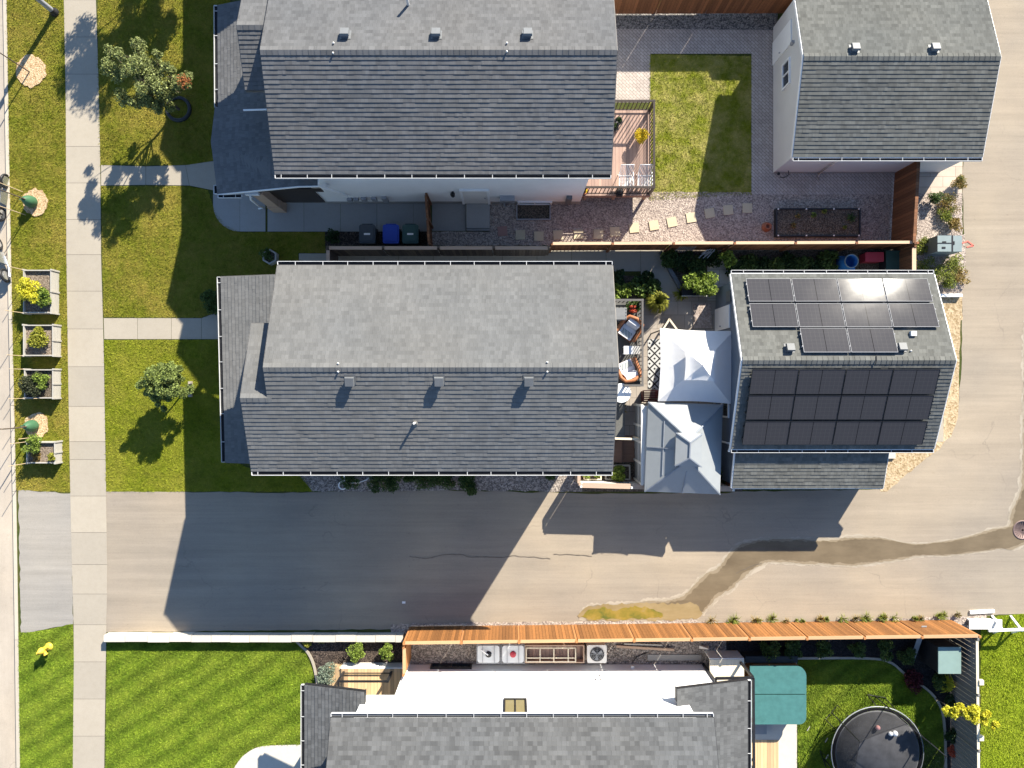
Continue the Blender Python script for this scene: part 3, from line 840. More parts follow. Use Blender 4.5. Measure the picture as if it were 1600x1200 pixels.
def kedge(ys, d=5.2): return [(kx(y) + d, y) for y in ys]
lawn(kedge([-40, 0, 290, 500, 690, 766]) + [(112, 769)] + [(interp(SWL, y), y) for y in (760, 600, 400, 150, 0, -40)],
     M['lawn_front'], M['blade_front'], 'dry yellowish grass of the boulevard strip between kerb and sidewalk', seed=51)
lawn(kedge([988, 1100, 1240]) + [(114, 1240), (115, 1100), (116, 1000), (114, 974), (100, 978), (60, 986)],
     M['lawn_bottom'], M['blade_bottom'], 'green grass strip around the yellow hydrant', seed=52)
lawn([(153, -60), (360, -60), (360, 245), (345, 250), (290, 258), (157, 258), (153, 130)],
     M['lawn_front'], M['blade_front'], 'grass of the front lawn above the neighbour walk', seed=53)
lawn([(158, 291), (296, 291), (325, 297), (336, 330), (352, 352), (375, 363), (508, 363), (508, 395), (466, 395), (466, 430), (440, 432), (370, 435), (366, 478), (315, 496), (162, 496)],
     M['lawn_front'], M['blade_front'], 'grass of the front lawn between the two front walks', seed=54)
lawn([(163, 531), (372, 531), (372, 722), (395, 735), (470, 735), (490, 768), (166, 768)],
     M['lawn_mid'], M['blade_mid'], 'grass of the front lawn beside the lane', seed=55)
lawn([(167, 999), (460, 999), (480, 1020), (490, 1050), (494, 1090), (520, 1090), (520, 1163), (425, 1164), (400, 1167), (380, 1180), (366, 1200), (352, 1240), (165, 1240)],
     M['lawn_bottom'], M['blade_bottom'], 'bright mown grass with diagonal mower stripes beside the white kerb wall', density=520, seed=56, hgt=.06)
lawn([(1014, 85), (1174, 88), (1174, 305), (1100, 308), (1030, 313), (1014, 312)],
     M['lawn_back'], M['blade_back'], 'patchy back lawn grass beside the mauve deck', seed=57)
lawn([(1246, 1028), (1350, 1028), (1390, 1033), (1415, 1056), (1440, 1071), (1462, 1091), (1476, 1121), (1476, 1240), (1246, 1240)],
     M['lawn_bottom'], M['blade_bottom'], 'long grass around the trampoline', density=520, seed=58, hgt=.075)
lawn([(1532, 975), (1560, 962), (1700, 952), (1700, 1260), (1532, 1260)],
     M['lawn_bright'], M['blade_bright'], 'bright yellow green grass right of the cream topped fence', density=520, seed=59, hgt=.06)

# ------------------------------------------------------------------ roofs
RS = random.Random(99)
def slope_strips(mb, E0, E1, R0, R1, exposure=0.15, butt=0.021):
    E0, E1, R0, R1 = map(Vector, (E0, E1, R0, R1))
    u = (E1 - E0).normalized()
    nrm = u.cross(((R0 + R1) / 2 - (E0 + E1) / 2)).normalized()
    if nrm.z < 0: nrm = -nrm
    L = ((R0 + R1) / 2 - (E0 + E1) / 2)
    vdir = (L - u * L.dot(u)).normalized()
    Ls = L.dot(vdir)
    n = max(2, round(Ls / exposure))
    for i in range(n):
        a, b = i / n, (i + 1) / n
        la, ra = E0.lerp(R0, a), E1.lerp(R1, a); lb, rb = E0.lerp(R0, b), E1.lerp(R1, b)
        r0 = (i + 0.02) * exposure; r1 = (i + 0.98) * exposure
        W_ = (ra - la).length; s = 0.0
        while s < W_ - 1e-4:                                   # laminated tabs of uneven thickness
            e_ = min(W_, s + RS.choice((.135, .27, .27, .405, .54))); e_ = W_ if W_ - e_ < .1 else e_
            f0, f1 = s / W_, e_ / W_; bt = butt * RS.choice((.68, .8, .92, 1.0, 1.06)); s = e_
            a0, a1, b0, b1 = la.lerp(ra, f0), la.lerp(ra, f1), lb.lerp(rb, f0), lb.lerp(rb, f1)
            p = [a0 + nrm * bt, a1 + nrm * bt, b1 + nrm * .002, b0 + nrm * .002]
            mb.add(p, [[0, 1, 2, 3]], False, [[((q - E0).dot(u), r0 if k < 2 else r1) for k, q in enumerate(p)]])
            q = [a0 - nrm * .004, a1 - nrm * .004, a1 + nrm * bt, a0 + nrm * bt]
            mb.add(q, [[0, 1, 2, 3]], False, [[((w - E0).dot(u), r0) for w in q]])
    # underside of the shingles (decking edge)
    t = 0.03
    mb.add([E0 - nrm * t, R0 - nrm * t, R1 - nrm * t, E1 - nrm * t], [[0, 1, 2, 3]], False, [[(0, 0)] * 4])
    for A, B in ((E0, R0), (R1, E1), (E1, E0), (R0, R1)):
        mb.add([A, B, B - nrm * t, A - nrm * t], [[0, 1, 2, 3]], False, [[(0, 0)] * 4])
    return nrm

def ridge_cap(mb, a, b, p, step=0.2, w=0.15):
    """overlapping cap shingles along a ridge; p = pitch"""
    a, b = Vector(a), Vector(b); d = (b - a); L = d.length; d.normalize()
    s = d.cross(Vector((0, 0, 1))).normalized()
    n = int(L / step)
    for i in range(n):
        q0 = a + d * (L * i / n); q1 = a + d * (L * (i + 1.25) / n)
        if i == n - 1: q1 = b
        h0, h1 = 0.034, 0.020
        for sg in (1, -1):
            P = [q0 + Vector((0, 0, h0)), q1 + Vector((0, 0, h1)), q1 + s * sg * w + Vector((0, 0, h1 - w * p)), q0 + s * sg * w + Vector((0, 0, h0 - w * p))]
            if sg < 0: P.reverse()
            mb.add(P, [[0, 1, 2, 3]], False, [[(i * .17 + .05, 0.05 + sg), (i * .17 + .12, .05 + sg), (i * .17 + .12, .1 + sg), (i * .17 + .05, .1 + sg)]])
            e = [q0 + s * sg * w + Vector((0, 0, h0 - w * p)), q1 + s * sg * w + Vector((0, 0, h1 - w * p)), q1 + s * sg * w + Vector((0, 0, h1 - w * p - .02)), q0 + s * sg * w + Vector((0, 0, h0 - w * p - .02))]
            mb.add(e, [[0, 1, 2, 3]], False, [[(i * .17 + .05, 0.05)] * 4])

def fascia(mb, a, b, depth=0.18, t=0.03, out=(0, 0)):
    """board hanging below the edge a-b"""
    a, b = Vector(a), Vector(b); o = Vector((out[0], out[1], 0)) * t
    dz = Vector((0, 0, -depth)); e = Vector((0, 0, -0.012))
    mb.hexa([a + dz, b + dz, b + dz + o, a + dz + o, a + e, b + e, b + e + o, a + e + o])

def gutter(root, a, b, out, step=0.93, bed='trough_bed'):
    """white eave trough outside the edge a-b; out = outward unit vector; near-black bed inside, hangers across"""
    a, b = Vector(a), Vector(b); o = Vector(out); d = (b - a).normalized(); L = (b - a).length
    w, dep, t = 0.12, 0.10, 0.010
    g0 = 0.03
    m = MB(); Z = Vector((0, 0, 1))
    def bx(o0, o1, z0, z1, s0=0.0, s1=None):
        s1 = L if s1 is None else s1
        P = [a + d * s0 + o * o0 + Z * z0, a + d * s1 + o * o0 + Z * z0, a + d * s1 + o * o1 + Z * z0, a + d * s0 + o * o1 + Z * z0]
        m.hexa(P + [p + Z * (z1 - z0) for p in P])
    bx(g0 + w - t - .002, g0 + w + .004, -.008, .006)           # rolled lip
    bx(g0 + w - t, g0 + w, -dep, -.008)                          # front
    bx(g0, g0 + w - t, -dep, -dep + t)                           # bottom
    bx(g0, g0 + w, -dep + t, .006, 0, .02); bx(g0, g0 + w, -dep + t, .006, L - .02, L)
    r = random.Random(int(abs(a.x * 71 + a.y * 13)))
    s = 0.22
    while s < L - .15:
        bx(g0 - .02, g0 + w - t - .006, -.006, .006, s, s + .018); s += step * r.uniform(.9, 1.1)
    g = m.build('gutter', M['gutter_white'], root)
    m = MB()
    P = [a + d * .02 + o * g0 + Z * (-.055), a + d * (L - .02) + o * g0 + Z * (-.055), a + d * (L - .02) + o * (g0 + w - t) + Z * (-.055), a + d * .02 + o * (g0 + w - t) + Z * (-.055)]  # flat bed inside the trough, near-black by default
    m.hexa([p - Z * .02 for p in P] + P)
    m.build('gutter_bed', M[bed], g)
    return g

def box_vent(roof, x, y, z, nrm, mat, w=0.31, label=None):
    m = MB()
    n = Vector(nrm); side = Vector((1, 0, 0)); up = n.cross(side).normalized()
    def P(a, b, c): return Vector((x, y, z)) + side * a + up * b + n * c
    h = w / 2
    m.hexa([P(-h * .75, -h * .75, 0), P(h * .75, -h * .75, 0), P(h * .75, h * .75, 0), P(-h * .75, h * .75, 0),
            P(-h * .75, -h * .75, .12), P(h * .75, -h * .75, .12), P(h * .75, h * .75, .12), P(-h * .75, h * .75, .12)])
    m.hexa([P(-h, -h, .12), P(h, -h, .12), P(h, h, .10), P(-h, h, .10), P(-h * .92, -h * .92, .22), P(h * .92, -h * .92, .22), P(h * .92, h * .92, .20), P(-h * .92, h * .92, .20)])
    m.hexa([P(-h * 1.2, -h, .002), P(h * 1.2, -h, .002), P(h * 1.2, h * 1.4, .002), P(-h * 1.2, h * 1.4, .002),
            P(-h * 1.2, -h, .014), P(h * 1.2, -h, .014), P(h * 1.2, h * 1.4, .014), P(-h * 1.2, h * 1.4, .014)])
    return m.build('roof_vent', mat, roof, label)

def anchor(roof, x, y, z):
    m = MB()
    m.tube([(x, y, z), (x, y, z + .07)], .024, 8)
    m.lathe((x, y, z + .06), [(.034, 0), (.034, .02), (.01, .03)], 8)
    m.build('roof_anchor', M['offwhite'], roof)

def window(root, a, b, n, z0, z1, mull=1, fm=None, pm=None, t=0.06):
    """window on a vertical wall from a to b (xy), outward normal n"""
    a = Vector((a[0], a[1], 0)); b = Vector((b[0], b[1], 0)); n = Vector((n[0], n[1], 0)); d = (b - a).normalized(); L = (b - a).length
    m = MB()
    def bx(mm, s0, s1, za, zb, o0, o1):
        P = [a + d * s0 + n * o0, a + d * s1 + n * o0, a + d * s1 + n * o1, a + d * s0 + n * o1]
        mm.hexa([p + Vector((0, 0, za)) for p in P] + [p + Vector((0, 0, zb)) for p in P])
    f = .07
    bx(m, 0, L, z0, z0 + f, -.02, t); bx(m, 0, L, z1 - f, z1, -.02, t)
    bx(m, 0, f, z0 + f, z1 - f, -.02, t); bx(m, L - f, L, z0 + f, z1 - f, -.02, t)
    for k in range(mull):
        s = L * (k + 1) / (mull + 1); bx(m, s - .025, s + .025, z0 + f, z1 - f, -.02, t - .01)
    w = m.build('window', fm or M['white'], root)
    m = MB(); bx(m, f, L - f, z0 + f, z1 - f, 0.004, .015)
    m.build('pane', pm or M['pane'], w)
    return w

def gable_prism(mb, xl, xr, yS, yN, yr, zeS, zeN, zr, z0=0.0):
    """walls with gable ends at xl and xr"""
    prof = [(yS, z0), (yS, zeS), (yr, zr), (yN, zeN), (yN, z0)]
    A = [(xl, y, z) for y, z in prof]; B = [(xr, y, z) for y, z in prof]
    mb.add(A + B, [[0, 1, 2, 3, 4], [9, 8, 7, 6, 5], [0, 5, 6, 1], [1, 6, 7, 2], [2, 7, 8, 3], [3, 8, 9, 4]])

# ================================================================== buildings
PI2 = 0.40
def q(v): return v / (F / H)          # ground px (relative to the image centre) -> metres

# ---------------- centre house
def centre_house():
    e, p = 5.8, 0.40
    xl, xr = q(-299), q(128); yN, yS = q(151), q(-111); yr = (yN + yS) / 2; R = e + (yN - yr) * p
    xb = q(-332); ybN = q(77); ybr = (ybN + yS) / 2; Rb = e + (ybN - ybr) * p
    t = thing('house', 'long two storey house with grey gable roof in the middle, beside the lane', 'house', (q(-90), q(20), 0), 'houses of the row')
    m = MB()
    slope_strips(m, (xr, yN, e), (xl, yN, e), (xr, yr, R), (xl, yr, R))
    zb = e + (ybr - yS) * p
    slope_strips(m, (xb, yS, e), (xr, yS, e), (xb, ybr, zb), (xr, ybr, zb))
    slope_strips(m, (xl, ybr, zb), (xr, ybr, zb), (xl, yr, R), (xr, yr, R))
    slope_strips(m, (q(-282), ybN, e), (xb, ybN, e), (q(-282), ybr, Rb), (xb, ybr, Rb))
    roof = m.build('roof', M['sh_main'], t)
    m = MB(); ridge_cap(m, (xl, yr, R), (xr, yr, R), p); m.build('ridge_cap', M['sh_main'], roof)
    m = MB(); ridge_cap(m, (xb, ybr, Rb), (xl + .15, ybr, Rb), p); m.build('ridge_cap', M['sh_main'], roof)
    m = MB()
    for (A, B, o) in (((xr, yS, e), (xr, yr, R), (1, 0)), ((xr, yr, R), (xr, yN, e), (1, 0)), ((xl, yr, R), (xl, yN, e), (-1, 0)), ((xl, ybr, zb), (xl, yr, R), (-1, 0)),
                      ((xb, yS, e), (xb, ybr, Rb), (-1, 0)), ((xb, ybr, Rb), (xb, ybN, e), (-1, 0)),
                      ((xb, yS, e), (xr, yS, e), (0, -1)), ((xl, yN, e), (xr, yN, e), (0, 1)), ((xb, ybN, e), (q(-285), ybN, e), (0, 1))):
        fascia(m, A, B, .18, .025, o)
    m.build('fascia', M['grey_rail'], t)
    m = MB(); oh = 0.55
    gable_prism(m, q(-285), q(106), yS + oh, yN - oh, yr, e + oh * p - .06, e + oh * p - .06, R - .06)
    m.build('wall', M['siding_blue'], t)
    m = MB(); gable_prism(m, q(-318), q(-285) - .003, yS + oh, ybN - .4, ybr, e + oh * p - .06, e + .4 * p - .06, Rb - .06)
    m.build('front_wall', M['siding_blue'], t)
    gutter(t, (xr, yN, e), (xl, yN, e), (0, 1, 0)); gutter(t, (xb, yS, e), (xr, yS, e), (0, -1, 0))
    nS = Vector((0, -p, 1)).normalized(); nN = Vector((0, p, 1)).normalized()
    zS = lambda y: R - (yr - y) * p
    for px in (548.5, 687, 826):
        v = W(px, 594, 6.98)
        box_vent(roof, v.x, v.y, zS(v.y) + .012, nS, M['vent'])
    for px, py in ((529, 568), (855, 566)): 
        v = W(px, py, 7.2); anchor(roof, v.x, v.y, R - (v.y - yr) * p)
    for px, py in ((529, 581), (855, 581)):
        v = W(px, py, 7.2); anchor(roof, v.x, v.y, zS(v.y))
    v = W(648, 661, 6.6); z = zS(v.y); m = MB()
    m.tube([(v.x, v.y, z), (v.x, v.y, z + .30)], .04, 12)
    m.build('plumbing_stack', M['offwhite'], roof)
    m = MB(); m.lathe((v.x, v.y, z - .05), [(.15, .0), (.09, .07), (.052, .15)], 12); m.build('stack_flashing', M['sh_main'], roof)
    # porch roof, a shed that rises to the front wall
    m = MB()
    A = W(345, 432.5, 3.3); B = W(352, 722.5, 3.3); xw = q(-290); hw = 4.05
    slope_strips(m, (A.x, A.y, 3.3), (B.x, B.y, 3.3), (xw, A.y, hw), (xw, B.y, hw))
    pr = m.build('porch_roof', M['sh_main'], t)
    m = MB(); fascia(m, (A.x, A.y, 3.3), (xw, A.y, hw), .18, .025, (0, 1)); m.build('porch_fascia', M['grey_rail'], t)
    m = MB(); fascia(m, (B.x, B.y, 3.3), (xw, B.y, hw), .18, .025, (0, -1)); m.build('porch_fascia', M['grey_rail'], t)
    gutter(t, (A.x, A.y, 3.3), (B.x, B.y, 3.3), (-1, 0, 0), 1.0)
    for y in (A.y - .25, (A.y + B.y) / 2, B.y + .25):
        m = MB(); m.box((A.x + .2, y - .09, 0.02), (A.x + .38, y + .09, 3.25)); m.build('porch_post', M['offwhite'], t)
    window(t, (q(-318), yS + 1.2), (q(-318), yS + 2.9), (-1, 0), 3.95 + .25, 5.5)
    for a, z0, z1 in ((-5.2, 3.9, 5.3), (-1.0, 3.9, 5.3), (-5.2, .9, 2.3)):
        window(t, (a, yS + oh), (a + 1.3, yS + oh), (0, -1), z0, z1)
    m = MB(); m.box((q(106), q(-55), .85), (q(106) + .05, q(-55) + 1.7, 2.95)); d = m.build('patio_door', M['white'], t)
    m = MB(); m.box((q(106) + .05, q(-55) + .1, .95), (q(106) + .06, q(-55) + 1.6, 2.85)); m.build('pane', M['pane'], d)
    window(t, (q(106), q(40)), (q(106), q(90)), (1, 0), 3.9, 5.2)
centre_house()

# ---------------- neighbour house at the top
def top_house():
    e, p = 5.65, 0.40
    xl, xr = q(-304), q(127); yS = q(269); yr = q(403); yN = q(537); R = e + (yr - yS) * p
    xb = q(-342); ybS = q(377); ybr = q(446); ybN = q(515); Rb = e + (ybr - ybS) * p
    t = thing('house', 'white sided house with charcoal gable roof at the top edge, beside the mauve deck', 'house', (q(-90), q(400), 0), 'houses of the row')
    m = MB()
    slope_strips(m, (xl, yS, e), (xr, yS, e), (xl, yr, R), (xr, yr, R))
    slope_strips(m, (xr, yN, e), (xl, yN, e), (xr, yr, R), (xl, yr, R))
    slope_strips(m, (xb, ybS, e), (q(-282), ybS, e), (xb, ybr, Rb), (q(-282), ybr, Rb))
    slope_strips(m, (q(-282), ybN, e), (xb, ybN, e), (q(-282), ybr, Rb), (xb, ybr, Rb))
    roof = m.build('roof', M['sh_top'], t)
    m = MB(); ridge_cap(m, (xl, yr, R), (xr, yr, R), p); m.build('ridge_cap', M['sh_top'], roof)
    m = MB(); ridge_cap(m, (xb, ybr, Rb), (xl + .2, ybr, Rb), p); m.build('ridge_cap', M['sh_top'], roof)
    m = MB()
    for (A, B, o) in (((xr, yS, e), (xr, yr, R), (1, 0)), ((xr, yr, R), (xr, yN, e), (1, 0)), ((xl, yS, e), (xl, yr, R), (-1, 0)), ((xl, yr, R), (xl, yN, e), (-1, 0)),
                      ((xb, ybS, e), (xb, ybr, Rb), (-1, 0)), ((xb, ybr, Rb), (xb, ybN, e), (-1, 0)), ((xb, ybS, e), (q(-282), ybS, e), (0, -1)),
                      ((xl, yS, e), (xr, yS, e), (0, -1)), ((xl, yN, e), (xr, yN, e), (0, 1))):
        fascia(m, A, B, .18, .025, o)
    m.build('fascia', M['grey_rail'], t)
    yw = q(282)
    m = MB(); gable_prism(m, q(-290), q(105.5), yw, yN - .4, yr, e + (yw - yS) * p - .06, e + .4 * p - .06, R - .06)
    m.build('wall', M['siding_white'], t)
    m = MB(); gable_prism(m, q(-328), q(-290) - .003, ybS + .4, ybN - .4, ybr, e + .1, e + .1, Rb - .06); m.build('front_wall', M['siding_white'], t)
    m = MB(); m.box((q(-290), yw - .012, 0), (q(105.5), yw, .35)); m.build('foundation', M['concrete_grey'], t)
    gutter(t, (xl, yS, e), (xr, yS, e), (0, -1, 0)); 
    zN = lambda y: R - (y - yr) * p
    nN = Vector((0, p, 1)).normalized()
    for px in (540, 682, 824.5):
        v = W(px, 56, 6.9); box_vent(roof, v.x, v.y, zN(v.y) + .012, nN, M['vent_light'])
    for px, py in ((521, 67), (792, 67)): v = W(px, py, 7.1); anchor(roof, v.x, v.y, zN(v.y))
    for px, py in ((521, 84), (792, 82)): v = W(px, py, 7.1); anchor(roof, v.x, v.y, R - (yr - v.y) * p)
    v = W(636, 0, 6.7); m = MB(); m.tube([(v.x, v.y, zN(v.y)), (v.x, v.y, zN(v.y) + .6)], .05, 10); m.build('plumbing_stack', M['offwhite'], roof)
    # porch roofs: shed along the front, small gable over the entry, wrapping strip to the side door
    m = MB()
    h0 = 3.2; A = W(340, 8, h0); B = W(341, 168, h0); C = W(340, 303, h0); xw = q(-288)
    rise = .33; hw = h0 + (xw - A.x) * rise
    slope_strips(m, (A.x, A.y, h0), (B.x, B.y, h0), (xw, A.y, hw), (xw, B.y, hw))
    D = W(495, 288, 4.5)
    bx = W(331, 222, 3.35); 
    yr2 = bx.y
    slope_strips(m, (B.x - .12, B.y, h0), (bx.x, yr2, 3.42), (xw, B.y, hw), (xw, yr2, hw + .05))
    slope_strips(m, (bx.x, yr2, 3.42), (C.x, C.y, h0), (xw, yr2, hw + .05), (xw, C.y, hw))
    xe = D.x
    slope_strips(m, (xw, C.y, hw), (xe, C.y, hw + .25), (xw, C.y + .62, hw), (xe, C.y + .62, hw + .25)) if False else None
    m.build('porch_roof', M['sh_top'], t)
    m = MB()
    k = (D.z - h0) / (D.x - C.x)
    slope_strips(m, (xw + .004, C.y + .5, hw), (xw + .004, C.y, hw), (D.x, C.y + .5, D.z - .1), (D.x, C.y, D.z - .1))
    m.build('side_porch_roof', M['sh_top'], t)
    m = MB(); fascia(m, (C.x, C.y, h0), (xw, C.y, hw), .14, .03, (0, -1)); fascia(m, (xw, C.y, hw), (D.x, C.y, D.z - .1), .14, .03, (0, -1))
    fascia(m, (D.x, C.y, D.z - .1), (D.x, C.y + .5, D.z - .1), .14, .03, (1, 0))
    # brackets of the side roof
    m.bar((D.x - .08, C.y + .06, D.z - .3), (D.x + .02, yw - .02, 2.9), .09)
    m.bar((D.x - .08, C.y + .06, D.z - .3), (q(-245), yw - .03, 1.4), .07)
    m.build('porch_trim', M['white'], t)
    m = MB()
    m.box((q(-372), C.y + .25, 2.55), (xe - .25, C.y + .29, 2.95)); m.box((q(-372), C.y + .75, 2.5), (xe - .3, C.y + .79, 2.9))
    m.box((q(-375), yw - .06, .4), (q(-288), yw - .02, 3.3))
    m.build('porch_beam', M['dark_rail'], t)
    m = MB(); m.box((q(-370), C.y + .05, 0), (q(-354), C.y + .4, 2.9)); m.box((q(-372), C.y + .02, 0), (q(-352), C.y + .43, .9)); m.build('porch_post', M['tan_board'], t)
    gutter(t, (A.x, A.y, h0), (B.x, B.y, h0), (-1, 0, 0), 1.0)
    gutter(t, (C.x, C.y + .35, h0), (C.x, C.y, h0), (-1, 0, 0), .4)
    gutter(t, (C.x, C.y, h0), (C.x + .95, C.y, h0 + .02), (0, -1, 0), .5)
    m = MB()
    m.tube([W(391, 306, 3.1), W(392, 312, 2.7), W(403, 321, 1.2), W(412, 325, .15), W(404, 326, .1)], .04, 8)
    m.box(W(382, 300, 3.15), W(406, 306, 2.95)); m.build('downspout', M['white'], t)
    v = W(388, 180, 4.0); m = MB(); m.bar((v.x, v.y, 4.5), (xl - .02, v.y, 4.62), .05); m.build('flashing', M['white'], t)
    # side door with step, lamp, meters, basement window
    dx0, dx1 = q(-73), q(-37)
    m = MB(); m.box((dx0, yw - .05, .2), (dx1, yw - .004, 2.25)); d = m.build('door', M['offwhite'], t)
    m = MB(); m.box((dx0 - .1, yw - .09, .2), (dx0 - .003, yw - .004, 2.36)); m.box((dx1 + .003, yw - .09, .2), (dx1 + .1, yw - .004, 2.36)); m.box((dx0 - .003, yw - .09, 2.255), (dx1 + .003, yw - .004, 2.36)); m.build('door_frame', M['white'], d)
    m = MB(); m.sphere((dx1 - .1, yw - .09, 1.2), .035, 6); m.build('handle', M['metal'], d)
    m = MB(); m.box((q(-71), q(242), 0.0), (q(-34.5), yw - .052, .2)); m.box((q(-71), q(239), 0), (q(-34.5), q(242) - .003, .1)); m.build('door_step', M['concrete_grey'], t)
    m = MB(); m.lathe((q(-87), yw - .12, 1.75), [(.03, 0), (.09, .05), (.07, .2), (.1, .24), (.02, .3)], 10); m.box((q(-87) - .04, yw - .12, 1.9), (q(-87) + .04, yw, 2.0)); m.build('wall_lamp', M['black'], t)
    m = MB(); m.box((q(-18), yw - .22, .9), (q(4), yw - .005, 1.35)); m.lathe((q(-7), yw - .3, 1.0), [(.12, 0), (.12, .16)], 10); m.tube([(q(-12), yw - .12, .05), (q(-12), yw - .12, .9)], .03, 8); m.build('gas_meter', M['metal'], t)
    m = MB(); m.box((q(82), yw - .16, .5), (q(90), yw - .005, 1.35)); m.tube([(q(86), yw - .1, 0.02), (q(86), yw - .1, .5)], .035, 8); m.build('meter_box', M['vent'], t)
    window(t, (q(8.5), yw - .012), (q(62), yw - .012), (0, -1), .02, .45, 1)
    m = MB(); wx0, wx1, wy = q(7), q(60), q(257)
    m.box((wx0, wy, 0), (wx0 + .04, yw - .07, .16)); m.box((wx1 - .04, wy, 0), (wx1, yw - .07, .16)); m.box((wx0, wy - .04, 0), (wx1, wy, .16)); 
    ww = m.build('window_well', M['metal'], t)
    m = MB(); m.box((wx0 + .04, wy, .012), (wx1 - .04, yw - .075, .02)); m.build('well_gravel', M['soil'], ww)
    for x in (-250, -240, -228, -212, -196):
        m = MB(); m.box((q(x), yw - .12, .55 + (x % 7) * .05), (q(x) + .2, yw - .014, 1.0 + (x % 5) * .06)); m.build('utility_box', M['metal'], t)
    window(t, (q(105.5), q(330)), (q(105.5), q(380)), (1, 0), 1.4, 2.9)
top_house()

# ---------------- neighbour garage
def top_garage():
    e, p = 2.7, 0.31
    xl, xr = q(401), q(672); yS = q(324); yr = q(450); yN = q(576); R = e + (yr - yS) * p
    t = thing('garage', 'pale detached garage with grey shingle roof and no solar panels', 'garage', (q(540), q(440), 0), 'detached garages')
    m = MB(); slope_strips(m, (xl, yS, e), (xr, yS, e), (xl, yr, R), (xr, yr, R)); slope_strips(m, (xr, yN, e), (xl, yN, e), (xr, yr, R), (xl, yr, R))
    roof = m.build('roof', M['sh_garage'], t)
    m = MB(); ridge_cap(m, (xl, yr, R), (xr, yr, R), p); m.build('ridge_cap', M['sh_garage'], roof)
    m = MB()
    for A, B, o in (((xl, yS, e), (xl, yr, R), (-1, 0)), ((xl, yr, R), (xl, yN, e), (-1, 0)), ((xr, yS, e), (xr, yr, R), (1, 0)), ((xr, yr, R), (xr, yN, e), (1, 0)), ((xl, yS, e), (xr, yS, e), (0, -1)), ((xl, yN, e), (xr, yN, e), (0, 1))):
        fascia(m, A, B, .17, .03, o)
    m.build('fascia', M['white'], t)
    wx0, wx1, wy = q(408), q(666), q(330)
    m = MB(); gable_prism(m, wx0, wx1, wy, yN - .53, yr, e + (wy - yS) * p - .07, e + .1, R - .07); m.build('wall', M['siding_grey'], t)
    m = MB(); m.box((wx0 - .012, wy - .012, 0), (wx1 + .012, wy - .001, .14)); m.build('foundation', M['concrete_grey'], t)
    gutter(t, (xl, yS, e), (xr, yS, e), (0, -1, 0), .82)
    window(t, (wx0, q(441)), (wx0, q(480)), (-1, 0), 1.15, 1.95, 1)
    m = MB(); m.box((wx0 - .05, q(497), .05), (wx0 - .004, q(532), 2.1)); d = m.build('door', M['white'], t)
    m = MB(); m.sphere((wx0 - .1, q(501), 1.0), .035, 6); m.build('handle', M['metal'], d)
    m = MB(); m.box((wx0 - .1, q(492), 2.15), (wx0 - .002, q(492) + .12, 2.4)); m.build('wall_lamp', M['metal'], t)
    for px in (1333, 1457):
        v = W(px, 79, 3.62); box_vent(roof, v.x, v.y, R - (v.y - yr) * p + .012, Vector((0, p, 1)).normalized(), M['vent_light'])
    m = MB(); x = q(478); m.tube([(x, yS - .1, e - .1), (x, wy - .06, e - .35), (x, wy - .06, .12), (x, wy - .3, .05)], .045, 8); m.build('downspout', M['white'], t)
    m = MB(); m.tube([(q(425), wy - .05, .5), (q(427), wy - .2, .42), (q(421), wy - .3, .3), (q(418), wy - .22, .1)], .02, 6); m.sphere((q(414), wy - .1, .2), .07, 6); m.build('hose_bib', M['vent_dark'], t)
    m = MB(); m.box((wx1 - .002, q(360), .05), (wx1 + .04, q(520), 2.15)); m.build('garage_door', M['white'], t)
top_garage()

